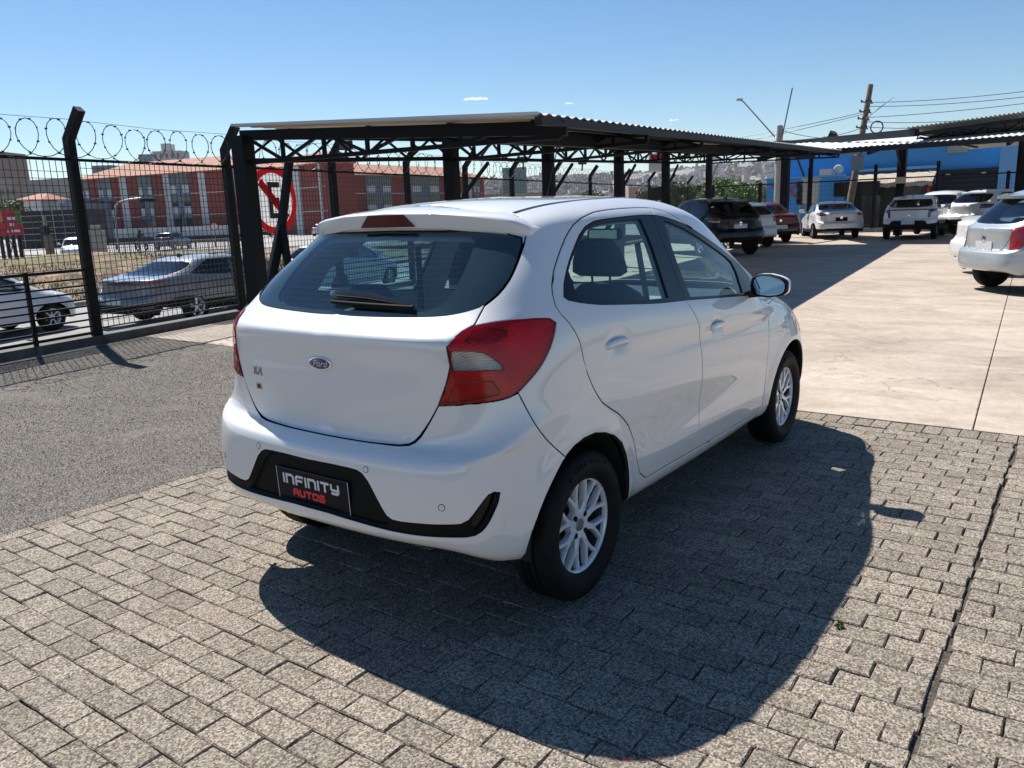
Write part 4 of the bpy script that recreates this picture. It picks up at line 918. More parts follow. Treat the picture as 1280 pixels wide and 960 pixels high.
FA = Vector((2.70, 8.25, 0)); FD = Vector((1, .2, 0)).normalized(); FN = Vector((-FD.y, FD.x, 0))   # fence line and its outward normal
def fpt(s, z=0, o=0): return FA+FD*s+FN*o+Vector((0, 0, z))
mk('street', [fpt(-40, -.70, .18), fpt(130, -.70, .18), fpt(130, -.70, 11.0), fpt(-40, -.70, 11.0)], [(0, 1, 2, 3)], M['street'], kind='structure')
# yard platform edge (soil wall under the fence)
mk('yard_edge', [fpt(-40, -.05, .16), fpt(130, -.05, .16), fpt(130, -.8, .17), fpt(-40, -.8, .17)], [(0, 1, 2, 3)], M['concrete_old'], kind='structure')
yard = mk('yard_base', [(-40, -45, -.03), (60, -45, -.03), tuple(fpt(60, -.03, .15)), tuple(fpt(-43, -.03, .15))], [(0, 1, 2, 3)], M['joint_sand'], kind='structure')
# concrete bays with sawn joints
floor_ = mk('concrete_floor', [(3.34, -30, -.022), (36.5, -30, -.022), tuple(fpt(34.5, -.022, -.1)), (3.34+.0, 8.2, -.022)], [(0, 1, 2, 3)], M['joint_sand'], kind='structure')
xc = [3.338, 6.55, 12.75, 21.9, 30.0, 36.4]
def yline(k, x): return (-1.97+.057*x)+k
for i in range(len(xc)-1):
    ys_ = [-28, -20, -12, -4.2, 0, 4.1, 8.2, 16]
    for j in range(len(ys_)-1):
        g_ = .0045
        x0, x1 = xc[i]+g_*(i > 0), xc[i+1]-g_
        q = [(x0, yline(ys_[j], x0)+g_), (x1, yline(ys_[j], x1)+g_), (x1, yline(ys_[j+1], x1)-g_), (x0, yline(ys_[j+1], x0)-g_)]
        q = [(x, min(y, FA.y+(x-FA.x)*.2-.12)) for x, y in q]
        if q[2][1]-q[1][1] < .05 and q[3][1]-q[0][1] < .05: continue
        V = [(x, y, -.02) for x, y in q]+[(x, y, -.001) for x, y in q]+[(x+(.004 if k in (0, 3) else -.004), y+(.004 if k < 2 else -.004), .002) for k, (x, y) in enumerate(q)]
        F = [(8, 9, 10, 11)]+[(4*r+a, 4*r+(a+1) % 4, 4*r+4+(a+1) % 4, 4*r+4+a) for r in range(2) for a in range(4)]
        mk('concrete_slab', V, F, M['concrete'], floor_)
# ---- block paving
paving = mk('paving', *rect(-14, 3.33, -16, 2.06, -.016), M['joint_sand'], kind='structure')
def paver_mesh(lx, ly, seed):
    rg = random.Random(seed); bm = bmesh.new(); h = .05; c = .004
    j = lambda a: a+rg.uniform(-.0016, .0016)
    ring0 = [bm.verts.new((j(sx*lx/2), j(sy*ly/2), -h)) for sx, sy in ((-1, -1), (1, -1), (1, 1), (-1, 1))]
    pts = [(-1, -1), (-.33, -1), (.33, -1), (1, -1), (1, -.3), (1, .35), (1, 1), (.3, 1), (-.35, 1), (-1, 1), (-1, .3), (-1, -.33)]
    rim = [bm.verts.new((sx*lx/2+rg.uniform(-.0022, .0016)*(1 if abs(sx) == 1 else .3), sy*ly/2+rg.uniform(-.0022, .0016)*(1 if abs(sy) == 1 else .3), -.004+rg.uniform(-.002, .001))) for sx, sy in pts]
    top = [bm.verts.new((v.co.x*(1-2*c/lx), v.co.y*(1-2*c/ly), rg.uniform(-.0006, .0006))) for v in rim]
    for i in range(12):
        bm.faces.new((rim[i], rim[(i+1) % 12], top[(i+1) % 12], top[i]))
    bm.faces.new(top)
    k = [0, 3, 6, 9]
    for q in range(4):
        a = k[q]; ids = [rim[(a+t) % 12] for t in range(4)]; bm.faces.new([ring0[q], ring0[(q+1) % 4]]+ids[::-1])
    bmesh.ops.recalc_face_normals(bm, faces=bm.faces)
    me = bpy.data.meshes.new('paver'); bm.to_mesh(me); bm.free(); me.materials.append(M['paver']); return me
PM = {'y': [paver_mesh(.1037, .1862, s) for s in range(7)], 'x': [paver_mesh(.1862, .1037, s+20) for s in range(5)], 'h': [paver_mesh(.1037, .0912, s+40) for s in range(4)]}
spots = []
def wob(x, y): return .004*math.sin(x*2.1+y*1.3)+.003*math.sin(y*3.7-x)
for k in range(-16*9, int(2.0/.108)):                                     # soldier course against the concrete
    y = 1.96-.054-k*.108-.108*0
    pass
n = 0; y = 1.935
while y > -5: spots.append(('x', 3.335-.106, y-.053, 0)); y -= .1075
x = 3.12; 
while x > -6: spots.append(('x', x-.095, 1.995+.004*math.sin(x*3), 0)); x -= .190
row = 0; x = 3.335-.2125-.054
while x > -6.2:
    off = (row % 2)*.095+random.uniform(-.018, .018)
    y = 1.94; first = True
    while y > -2.0:
        L = .190
        if first and off > .03: spots.append(('h', x, y-.0475, 0)); y -= .095
        first = False
        if y-L < -2.03:
            r = y+2.040+random.uniform(-.010, .005)
            if r > .035: spots.append(('y', x, y-r/2, r/L-.02))
            break
        spots.append(('y', x, y-L/2, 0)); y -= L
    y0 = -2.050+random.uniform(-.009, .006); y = y0-(.0 if row % 2 else .095)
    if row % 2 == 0: spots.append(('h', x, y0-.0475, 0))
    while y > -6.5: spots.append(('y', x, y-.095, 0)); y -= .190
    x -= .1075; row += 1
sp2 = []
for t, x, y, r in spots:
    P = np.array([x, y, 0])-CAM_POS; w_ = P@_f
    px, py = (640+F_PX*(P@_r)/w_, 480-F_PX*(P@_u)/w_) if w_ > .2 else (-9999, 0)
    vis = -30 < px < 1310 and 0 < py < 990
    under = -.45 < x < 2.9 and -.5 < y < .75
    sp2.append((0 if vis and not under else 1, w_ if w_ > 0 else 99, t, x, y, r or 1))
sp2.sort()
def paver_T(t, x, y, rg):
    return (x+rg.uniform(-.0016, .0016), y+rg.uniform(-.0016, .0016), rg.uniform(-.0025, .0025)+wob(x, y)*.6), (rg.gauss(0, .007), rg.gauss(0, .006), rg.gauss(0, .009)+random.choice((0, math.pi)))
rest_V = []; rest_F = []
for i, (v, w_, t, x, y, sy) in enumerate(sp2):
    rg = random.Random(i); loc, rot = paver_T(t, x, y, rg); me = rg.choice(PM[t])
    if i < 300:
        o = bpy.data.objects.new('paver', me); COL.objects.link(o); o.parent = paving; o.location = loc; o.rotation_euler = rot; o.scale = (1, sy, 1)
    else:
        R_ = Euler(rot).to_matrix().to_4x4(); R_.translation = loc; b = len(rest_V)
        rest_V += [tuple(R_ @ Vector((q.co.x, q.co.y*sy, q.co.z))) for q in me.vertices]; rest_F += [tuple(b+k for k in p.vertices) for p in me.polygons]
mk('paver_field', rest_V, rest_F, M['paver'], paving, kind='stuff')
# weeds in a joint by the crack
wd = MB()
for k in range(16):
    a = random.uniform(0, 6.28); r = random.uniform(.005, .018); b = Vector((.285+random.uniform(-.02, .02), -1.695+random.uniform(-.012, .012), 0)); t = b+Vector((math.cos(a)*r, math.sin(a)*r, random.uniform(.008, .02))); sdv = Vector((-math.sin(a), math.cos(a), 0))*.004
    wd.add([b-sdv, b+sdv, (b+t)/2+sdv*1.2+Vector((0, 0, .006)), t, (b+t)/2-sdv*1.2+Vector((0, 0, .006))], [(0, 1, 2, 3, 4)])
M['leaf'] = mat('leaf', (.095, .165, .03), .6, var=.4, vscale=8); M['leaf2'] = mat('leaf_olive', (.12, .145, .045), .6, var=.45, vscale=2); M['leaf3'] = mat('leaf_dry', (.20, .17, .08), .7, var=.4, vscale=2)
tag(wd.build('weed', M['leaf']), 'small green weed growing from a joint of the block paving at the lower right', 'weed')
# ---- gravel yard by the fence
gx0, gx1 = -16, 5.05
def gedge(x): return FA.y+(x-FA.x)*.2-.12
nx, ny = 130, 64; V = []; F = []
for i in range(nx):
    x = gx0+(gx1-gx0)*i/(nx-1)
    for j in range(ny):
        t = j/(ny-1); y = 2.05+(gedge(x)-2.05)*t
        z = -.004+.012*noise.noise((x*.9, y*.9, 0))*min(1, t*8)+.006*noise.noise((x*4, y*4, 3))*min(1, t*8)
        if x > 3.1: y = max(y, 2.05)
        V.append((x, y, z))
F = [(i*ny+j, (i+1)*ny+j, (i+1)*ny+j+1, i*ny+j+1) for i in range(nx-1) for j in range(ny-1)]
# keep the gravel clear of the concrete apron: boundary runs from (3.33, 2.05) to (4.9, 8.6)
F = [f for f in F if V[f[0]][0] < 3.30+max(0, V[f[0]][1]-2.05)*.25]
mk('gravel_bed', V, F, M['gravel_bed'], smooth=True, kind='structure')
tet = [np.array(v) for v in ((1, 1, 1), (-1, -1, 1), (-1, 1, -1), (1, -1, -1))]
oct_ = np.array([(1, 0, 0), (0, 1, 0), (-1, 0, 0), (0, -1, 0), (0, 0, 1), (0, 0, -1)], float); of = [(0, 1, 4), (1, 2, 4), (2, 3, 4), (3, 0, 4), (1, 0, 5), (2, 1, 5), (3, 2, 5), (0, 3, 5)]
NP = 80000
PX = RNG.uniform(-2.2, 4.6, NP); PY = 2.02+RNG.beta(1.0, 1.7, NP)*6.2
ok = (PX < 3.25+np.maximum(0, PY-2.05)*.25) & (PY < FA.y+(PX-FA.x)*.2-.15)
sx_ = RNG.uniform(-2.2, 3.2, 3200); sy_ = 2.07-np.abs(RNG.normal(0, .06, 3200))*RNG.uniform(.3, 1.6, 3200); PX, PY = np.concatenate([PX[ok], sx_]), np.concatenate([PY[ok], sy_]); n = len(PX)
sz = RNG.uniform(.0018, .0046, n)*(1+.10*(PY-2))
ax = RNG.normal(size=(n, 3)); ax /= np.linalg.norm(ax, axis=1, keepdims=True); ang = RNG.uniform(0, 6.28, n); c_, s_ = np.cos(ang)[:, None, None], np.sin(ang)[:, None, None]
O = oct_[None]*RNG.uniform(.6, 1.1, (n, 6, 1))*np.stack([np.ones(n), RNG.uniform(.6, 1, n), RNG.uniform(.5, .8, n)], 1)[:, None, :]
k_ = ax[:, None, :]; O = O*c_+np.cross(np.broadcast_to(k_, O.shape), O)*s_+k_*(O*k_).sum(-1, keepdims=True)*(1-c_)
O = O*sz[:, None, None]; O[..., 0] += PX[:, None]; O[..., 1] += PY[:, None]; O[..., 2] += (sz*.05+np.where(PY < 2.05, .004, 0))[:, None]
Fg = (np.array(of)[None]+(np.arange(n)*6)[:, None, None]).reshape(-1, 3)
mk('gravel', O.reshape(-1, 3), Fg, M['pebble'], kind='stuff')
# ------------------------------------------------------------------ structures
M['navy_steel'] = mat('dark_steel_paint', (.0035, .005, .009), .55, spec=.2, var=.2, vscale=3)
M['black_steel'] = mat('black_steel_paint', (.004, .0042, .005), .55, spec=.2, var=.2, vscale=3)
M['wire'] = mat('dark_wire', (.02, .02, .021), .5)
M['galv'] = mat('galvanised', (.33, .34, .35), .45, metal=.6)
M['roof_white'] = mat('roof_sheet_white', (.56, .57, .58), .5, metal=.1, var=.08, vscale=.8)
M['roof_under'] = mat('roof_sheet_underside', (.60, .56, .50), .6, var=.1, vscale=.7)
M['terracotta'] = mat('terracotta_tiles', (.36, .17, .11), .85, var=.25, vscale=1.3)
M['brick_red'] = mat('red_render', (.25, .055, .042), .85, var=.12, vscale=.4)
M['grey_panel'] = mat('blue_grey_render', (.16, .19, .23), .8, var=.12, vscale=.6)
M['white_wall'] = mat('white_render', (.56, .56, .56), .85, var=.1, vscale=.5)
M['beige_wall'] = mat('beige_render', (.36, .31, .26), .85, var=.12, vscale=.5)
M['win_dark'] = mat('window_dark', (.03, .036, .045), .12, coat=.5)
M['blue_wall'] = mat('blue_render', (.055, .27, .56), .7, var=.10, vscale=.5)
M['blue_light'] = mat('pale_blue_render', (.17, .38, .62), .7, var=.08, vscale=.5)
M['red_letter'] = mat('red_letter_paint', (.55, .03, .03), .6)

def cloth(name, c):
    g = NT(name); d = g.n('ShaderNodeBsdfDiffuse'); d.inputs[0].default_value = rgba(c); t = g.n('ShaderNodeBsdfTranslucent'); t.inputs[0].default_value = rgba(c); mx = g.n('ShaderNodeMixShader'); mx.inputs[0].default_value = .4; g.l(d.outputs[0], mx.inputs[1]); g.l(t.outputs[0], mx.inputs[2]); g.l(mx.outputs[0], g.out.inputs[0]); return g.m
M['banner_white'] = cloth('banner_white', (.86, .86, .87)); M['banner_red'] = cloth('banner_red', (.78, .02, .03))
M['roof_under2'] = cloth('pale_sheet', (.82, .76, .66)); M['sign_red'] = mat('sign_red', (.50, .012, .016), .5); M['sign_white'] = mat('sign_white', (.66, .67, .69), .5); M['sign_black'] = mat('sign_black', (.012, .012, .013), .5)
M['wood_pole'] = mat('weathered_pole', (.17, .125, .09), .85, var=.3, vscale=5); M['conc_pole'] = mat('concrete_pole', (.36, .335, .29), .85, var=.15, vscale=3)
M['awning'] = mat('awning_cloth', (.42, .35, .27), .8, var=.18, vscale=2)
M['dry_grass'] = mat('dry_grass', (.26, .21, .10), .9, var=.4, vscale=3)
def vec(a): return Vector(a)
# -------- perimeter fence: bent posts, welded mesh, razor coil, plinth
fence = empty('security_fence', fpt(0), 0, 'tall black mesh fence with bent posts and razor wire coils along the gravel yard', 'fence')
ORG = fpt(0)
def rel(p): return Vector(p)-ORG
SP = [-5.2, -2.6, 0.0, 2.67, 5.35, 7.95, 10.65, 13.4, 16.5, 20.0, 24.0, 27.8, 31.5, 35.5]
RAIL = 2.34
for i, s in enumerate(SP):
    pm = MB(); w_ = .105
    pm.bar(rel(fpt(s, .0)), rel(fpt(s, 2.60)), w_, w_, up=FD); t = rel(fpt(s, 2.93, -.27)); pm.bar(rel(fpt(s, 2.57, .012)), t, w_*.98, w_*.98, up=FD); pm.build('post', M['black_steel'], fence)
M['plinth'] = concrete_mat('plinth_concrete', (.055, .052, .048), (.125, .118, .108), 3)
for a, b in zip(SP[:-1], SP[1:]):
    if b < -2: continue
    pl = MB(); pl.bar(rel(fpt(a+.004, .015, .02)), rel(fpt(b-.004, .015, .02)), .24, .19); pl.build('plinth', M['plinth'], fence)
    rl = MB(); rl.bar(rel(fpt(a, RAIL)), rel(fpt(b, RAIL)), .035, .035); rl.build('top_rail', M['black_steel'], fence)
    wm = MB(); n = int((b-a)/.083); zlo = .20 if a >= 0 else 1.0
    if a < 12:
        for k in range(1, n):
            s = a+(b-a)*k/n; wm.bar(rel(fpt(s, zlo, -.03)), rel(fpt(s, RAIL, -.03)), .0066)
        for k in range(int((RAIL-zlo)/.085)): z = zlo+.085*k; wm.bar(rel(fpt(a+.05, z, -.026)), rel(fpt(b-.05, z, -.026)), .0066)
        if a >= 0:
            for k in range(5): z = .20+.11*k; wm.bar(rel(fpt(a+.05, z, -.02)), rel(fpt(b-.05, z, -.02)), .012, .02)
    else:
        for k in range(1, n//2): s = a+(b-a)*k/(n//2); wm.bar(rel(fpt(s, zlo, -.03)), rel(fpt(s, RAIL, -.03)), .005)
        for k in range(11): z = zlo+.2*k; wm.bar(rel(fpt(a+.05, z, -.026)), rel(fpt(b-.05, z, -.026)), .005)
    wm.build('wire_mesh', M['wire'], fence, kind='stuff')
    # razor coil
    nl = max(2, int((b-a)/.36)); pts = []; bb = MB(); kk = nl*(18 if a < 12 else 10)
    for k in range(kk+1):
        t = k/kk; th = 2*math.pi*nl*t-math.pi/2; r = .225+.015*math.sin(5*t*6.28+a)
        s = a+(b-a)*t+.155*math.cos(th)+.03*math.sin(9*t+a); sag = .03*math.sin(math.pi*t)
        p = rel(fpt(s, RAIL+.245+r*math.sin(th)-sag, -.06-.10*math.cos(th))); pts.append(p)
        if a < 12 and k % 2 == 0: bb.box(p, (.030, .012, .020), rz=th*1.7)
    bb.tube(pts, .0055, 4); bb.build('razor_coil', M['wire'], fence, kind='stuff')
    tw = MB(); tw.tube([rel(fpt(a, RAIL+.49)), rel(fpt((a+b)/2, RAIL+.465)), rel(fpt(b, RAIL+.49))], .003, 4); tw.build('tension_wire', M['wire'], fence)
# -------- sliding gate with horizontal bars
gate = empty('bar_gate', fpt(-1.5, 0, -.07), 0, 'low black gate of horizontal bars at the left edge beside the bent post', 'gate'); GO = fpt(-1.5, 0, -.07)
grel = lambda p: Vector(p)-GO
for k in range(10):
    z = .16+.088*k+(.02 if k == 9 else 0); g_ = MB(); g_.bar(grel(fpt(-3.6, z, -.07)), grel(fpt(-.07, z, -.07)), .028, .022 if k not in (0, 9) else .035); g_.build('bar', M['black_steel'], gate)
for s in (-3.55, -2.3, -.90, -.09): g_ = MB(); g_.bar(grel(fpt(s, .04 if s > -1 else .1, -.07)), grel(fpt(s, 1.0, -.07)), .045, .045); g_.build('stile', M['black_steel'], gate)
g_ = MB(); g_.bar(grel(fpt(-3.8, .045, -.05)), grel(fpt(-.1, .045, -.05)), .09, .05); g_.build('guide_rail', M['concrete_old'], gate)
# ground track strip under the gate, light concrete apron outside
mk('gate_threshold', [fpt(-4, .006, -.30), fpt(-.1, .006, -.30), fpt(-.1, .006, .17), fpt(-4, .006, .17)], [(0, 1, 2, 3)], M['concrete_old'], kind='structure')
# -------- no parking banner on the fence: red ring and bar over a black E
bn = empty('no_parking_sign', fpt(3.62, 0, .05), 0, 'big no parking sign with a black letter E struck through, hung on the mesh fence', 'sign'); BO = fpt(3.62, 0, .05)
bx = FD.copy(); by = Vector((0, 0, 1)); bnn = -FN
BC = Vector((.10, 0, 1.83))+FN*0
def bp_(x, y, d=0): return BC+bx*x+by*y+bnn*d
SX, SY = .58, .56
def octo(r, n=40): return [(SX*r*math.cos(2*math.pi*k/n), SY*r*math.sin(2*math.pi*k/n)) for k in range(n)]
def plate_from(poly, d, th, m_, name, par):
    n = len(poly); V = [bp_(x, y, d) for x, y in poly]+[bp_(x, y, d-th) for x, y in poly]
    return fix_normals(mk(name, V, [tuple(range(n)), tuple(range(2*n-1, n-1, -1))]+[(i, (i+1) % n, n+(i+1) % n, n+i) for i in range(n)], m_, par))
fix_normals(mk('sign_face', [bp_(x, y, 0) for x, y in octo(1.0)], [tuple(range(40))], M['banner_white'], bn))
rm = MB(); n = 40; o1 = octo(1.0); i1 = octo(.80); V = [bp_(*p, .004) for p in o1]+[bp_(*p, .004) for p in i1]; rm.add(V, [(i, (i+1) % n, n+(i+1) % n, n+i) for i in range(n)]); fix_normals(rm.build('red_ring', M['banner_red'], bn))
for q in ([(-.13, -.30), (-.03, -.30), (-.03, .30), (-.13, .30)], [(-.03, .21), (.17, .21), (.17, .30), (-.03, .30)], [(-.03, -.045), (.14, -.045), (.14, .045), (-.03, .045)], [(-.03, -.30), (.17, -.30), (.17, -.21), (-.03, -.21)]):
    plate_from(q, .003, .001, M['sign_black'], 'letter_stroke', bn)
plate_from([(-.36, .25), (-.27, .36), (.36, -.25), (.27, -.36)], .0065, .001, M['banner_red'], 'red_bar', bn)
# -------- leaning strut post with splayed foot behind the first column
st = empty('raking_strut', (6.35, 8.75, 0), 0, 'dark leaning strut with splayed foot standing behind the no parking sign', 'post')
s_ = MB(); a_ = Vector(gp(352, 281, 1.2)); sc_ = 1
pa, pb2, pc2, pd2 = dp(361.5, 201, 11.3), dp(352, 282, 11.3), dp(341, 338, 11.3), dp(359, 326, 11.3); O_ = Vector((6.35, 8.75, 0)); st.location = Vector((pb2[0], pb2[1], 0)); O_ = st.location.copy()
s_.bar(Vector(pa)-O_, Vector(pb2)-O_, .09, .09); s_.build('strut', M['navy_steel'], st)
for q in (pc2, pd2): s_ = MB(); e_ = Vector(q)-O_; e_ = Vector((e_.x, e_.y, e_.z)); d_ = e_-(Vector(pb2)-O_); d_ = d_*(((Vector(pb2)-O_).z)/-d_.z); s_.bar(Vector(pb2)-O_, (Vector(pb2)-O_)+d_, .09, .12); s_.build('foot', M['navy_steel'], st)
# -------- yard canopy: columns, cantilever trusses, corrugated roof falling towards the yard
CX = [(4.05, 6.60, 2.56), (8.06, 6.52, 2.70), (11.74, 7.0, 2.80), (15.9, 7.6, 2.92), (19.9, 8.2, 3.04), (26.6, 9.6, 3.30)]
EX = [(4.45, 2.40, 2.42), (7.66, 2.68, 2.52), (10.4, 3.05, 2.61), (15.7, 3.68, 2.76), (20.7, 4.29, 2.90), (27.2, 5.1, 3.08)]
def lerp_tab(T, x): T = np.array(T); return Vector((x, np.interp(x, T[:, 0], T[:, 1]), np.interp(x, T[:, 0], T[:, 2])))
cano = empty('yard_canopy', (3.38, 5.66, 0), 0, 'long dark steel carport canopy with corrugated white roof beside the fence', 'canopy'); CO = Vector((3.38, 5.66, 0))
crel = lambda p: Vector(p)-CO
def bar_part(name, a, b, w_, h_, m_, par, rl=crel): q = MB(); q.bar(rl(a), rl(b), w_, h_); return q.build(name, m_, par)
for i, (x, y, z) in enumerate(CX):
    q = MB(); q.box(crel((x, y, z/2)), (.20, .20, z), rz=.13); q.build('column', M['navy_steel'], cano)
    q = MB(); q.box(crel((x, y, .01)), (.34, .34, .02), rz=.13); q.build('base_plate', M['navy_steel'], cano)
    c = Vector((x, y, z)); k = [Vector(e) for e in EX][i]
    e = Vector(EX[i]) if i else Vector((5.15, 2.44, 2.45)); top0 = c+Vector((0, 0, .02)); d = e-c; d.z = 0
    # truss from the column towards the eave
    e2 = c+d*.985; e2.z = e.z+.0
    tA, tB = top0, Vector((e2.x, e2.y, e.z-.05)); bA, bB = c-Vector((0, 0, .33)), Vector((e2.x, e2.y, e.z-.16))
    bar_part('top_chord', tA, tB, .08, .10, M['navy_steel'], cano); bar_part('bottom_chord', bA, bB, .05, .05, M['navy_steel'], cano)
    n = 7
    for j in range(1, n+1):
        t = j/n; T_, B_ = tA.lerp(tB, t), bA.lerp(bB, t); T0, B0 = tA.lerp(tB, t-1/n), bA.lerp(bB, t-1/n)
        bar_part('web_post', T_, B_, .042, .042, M['navy_steel'], cano)
        if j % 2: bar_part('web_diagonal', T0, B_, .042, .035, M['navy_steel'], cano)
        else: bar_part('web_diagonal', B0, T_, .042, .035, M['navy_steel'], cano)
    # knee brace along the row
    fd = Vector((1, .14, 0)).normalized()
    if i: bar_part('knee_brace', c+fd*.1-Vector((0, 0, 1.05)), c+fd*1.25-Vector((0, 0, .33)), .05, .05, M['navy_steel'], cano)
def roofz(x, t):   # t 0 at back edge, 1 at eave
    a = lerp_tab(CX, min(max(x, 3.38), 26.6)); e = lerp_tab(EX, min(max(x, 4.45), 27.2)); return a, e
x0_, x1_ = 3.75, 27.4
# longitudinal lattice girders on the column line
for (xa, ya, za), (xb, yb, zb) in zip(CX[:-1], CX[1:]):
    a, b = Vector((xa, ya, za)), Vector((xb, yb, zb)); dn = Vector((0, 0, .30)); n = 8 if xb-xa < 6 else 11
    for f_ in (0, 1): bar_part('girder_chord', a-dn*f_, b-dn*f_, .06, .06, M['navy_steel'], cano)
    for j in range(n):
        p, q = a.lerp(b, j/n), a.lerp(b, (j+1)/n)
        bar_part('girder_web', p if j % 2 else p-dn, (q-dn) if j % 2 else q, .03, .03, M['navy_steel'], cano)
# corrugated sheets
def corrug(name, P00, P10, P01, P11, nc, amp, m_top, m_bot, par, rl, split=12):
    """sheeting with ribs running from the first edge (P00-P10) to the second (P01-P11)"""
    P00, P10, P01, P11 = map(Vector, (P00, P10, P01, P11))
    for k in range(split):
        V = []; F = []; q0 = int(nc*k/split); q1 = int(nc*(k+1)/split)
        for i in range(q0*4, q1*4+1):
            t = i/(nc*4); ph = i % 4; h = amp if ph in (0, 1) else 0
            if i == q1*4: h = amp if q1*4 % 4 in (0, 1) else 0
            a = P00.lerp(P10, t); b = P01.lerp(P11, t)
            V += [rl(a)+Vector((0, 0, h)), rl(b)+Vector((0, 0, h)), rl(a)+Vector((0, 0, h-.006)), rl(b)+Vector((0, 0, h-.006))]
        n = len(V)//4; fm = []
        for i in range(n-1):
            a, c = 4*i, 4*i+4; F += [(a, c, c+1, a+1), (a+2, a+3, c+3, c+2), (a, a+2, c+2, c), (a+1, c+1, c+3, a+3)]; fm += [0, 1, 0, 0]
        F += [(0, 1, 3, 2), (4*n-4, 4*n-2, 4*n-1, 4*n-3)]; fm += [0, 0]
        mk(name, V, F, [m_top, m_bot], par, fmat=fm)
backA, backB = Vector((3.86, 6.52, 2.665)), Vector((27.0, 10.3, 3.46))
eA, eB = Vector((4.45, 2.34, 2.455)), Vector((27.3, 5.06, 3.13))
corrug('roof_sheet', backA, backB, eA, eB, 105, .020, M['roof_white'], M['roof_under'], cano, crel)
for t, w_, h_ in ((.06, .05, .08), (.36, .05, .08), (.64, .05, .08), (.90, .05, .08)):
    bar_part('purlin', backA.lerp(eA, t)+(backB-backA).normalized()*.75-Vector((0, 0, .05)), backB.lerp(eB, t)-Vector((0, 0, .06)), w_, h_, M['navy_steel'], cano)
M['gutter'] = mat('gutter_grey', (.016, .017, .020), .55, spec=.25, var=.15, vscale=1)
bar_part('gutter', eA+Vector((0.04, .03, -.055)), eB+Vector((0, .03, -.06)), .08, .085, M['gutter'], cano)
bar_part('edge_beam', eA+Vector((.75, .95, -.10)), eB+Vector((-.1, .95, -.12)), .10, .16, M['navy_steel'], cano)
bar_part('rake_trim', backA+Vector((-.006, 0, .012)), eA+Vector((-.006, 0, .012)), .012, .03, M['roof_white'], cano)
bar_part('end_rafter', backA.lerp(eA, .03)+Vector((.22, 0, -.10)), eA+Vector((.70, .1, -.10)), .08, .12, M['navy_steel'], cano)
bar_part('stay_rod', eA+Vector((.5, .02, -.02)), (9.6, 5.9, .9), .010, .010, M['gutter'], cano)
# -------- rear canopy across the end of the yard
rc = empty('rear_canopy', (28.5, 5.0, 0), 0, 'white corrugated carport roof across the far end of the yard over parked cars', 'canopy'); RO = Vector((28.5, 5, 0)); rrel = lambda p: Vector(p)-RO
r00, r10, r01, r11 = Vector((33.2, 9.4, 3.86)), Vector((33.2, -2.5, 3.80)), Vector((27.1, 6.1, 3.20)), Vector((27.1, -2.5, 3.20))
corrug('roof_sheet', r00, r10, r01, r11, 48, .024, M['roof_white'], M['roof_under'], rc, rrel, split=6)
bar_part('gutter', r01+Vector((-.02, 0, -.09)), r11+Vector((-.02, 0, -.09)), .12, .16, M['gutter'], rc, rrel)
for f_ in (.12, .4, .7, .97): bar_part('purlin', r01.lerp(r00, f_)-Vector((0, 0, .10)), r11.lerp(r10, f_)-Vector((0, 0, .10)), .08, .12, M['navy_steel'], rc, rrel)
for x, y, t_, w_ in ((31.9, 8.44, 3.5, .3), (33.1, 7.75, 3.7, .14), (33.1, 4.24, 3.7, .3), (33.1, .2, 3.7, .3)):
    q = MB(); q.box(rrel((x, y, t_/2)), (w_, w_, t_)); q.build('column', M['navy_steel'], rc)
for y in (8.0, 4.24, .2):
    bar_part('rafter', (27.3, y, 3.02), (33.0, y, 3.68), .1, .16, M['navy_steel'], rc, rrel)
    bar_part('knee_brace', (33.0, y, 2.5), (31.6, y, 3.45), .06, .06, M['navy_steel'], rc, rrel)
q = MB(); q.box(rrel((32.92, 4.24, 2.15)), (.03, .36, .24)); q.build('light_box', M['roof_under'], rc)
bar_part('tube_light', (27.6, 5.2, 3.02), (27.6, 4.6, 3.02), .06, .06, M['white_wall'], rc, rrel)
# -------- right canopy seen from below
rk = empty('side_canopy', (29, 1, 0), 0, 'canopy at the right edge whose pale underside and dark trusses show above the silver hatchback', 'canopy'); KO = Vector((29, 1, 0)); krel = lambda p: Vector(p)-KO
k00, k10, k01, k11 = Vector((27.0, 3.1, 3.67)), Vector((30.3, -1.9, 4.18)), Vector((32.4, 3.9, 3.62)), Vector((38, 0.2, 3.9))
kk_ = [Vector(dp(1129, 161, 26)), Vector(dp(1300, 137.5, 26)), Vector(dp(1212, 187, 33)), Vector(dp(1330, 176, 33))]
corrug('roof_sheet', kk_[0], kk_[1], kk_[2], kk_[3], 30, .04, M['roof_white'], M['roof_under2'] if 'roof_under2' in M else M['roof_under'], rk, krel, split=5)
dn = Vector((0, 0, .12))
bar_part('front_beam', kk_[0].lerp(kk_[1], .09)-dn*1.9, kk_[1]-dn*1.9, .08, .12, M['navy_steel'], rk, krel)
f0, f1 = kk_[0].lerp(kk_[1], .12)-dn*2.1, kk_[1]-dn*2.1; g0, g1 = Vector(dp(1146, 173.5, 26.4)), Vector(dp(1300, 160, 27))
bar_part('bottom_chord', g0, g1, .045, .045, M['navy_steel'], rk, krel)
for j in range(7):
    a, b = f0.lerp(f1, j/7), f0.lerp(f1, (j+1)/7); c, d = g0.lerp(g1, j/7), g0.lerp(g1, (j+1)/7); bar_part('web_post', a, c, .035, .035, M['navy_steel'], rk, krel); bar_part('web_diagonal', c if j % 2 else a, b if j % 2 else d, .035, .035, M['navy_steel'], rk, krel)
h0, h1 = Vector(dp(1150, 172, 26.6)), Vector(dp(1222, 184, 32.5)); bar_part('side_chord', h0, h1, .06, .07, M['navy_steel'], rk, krel)
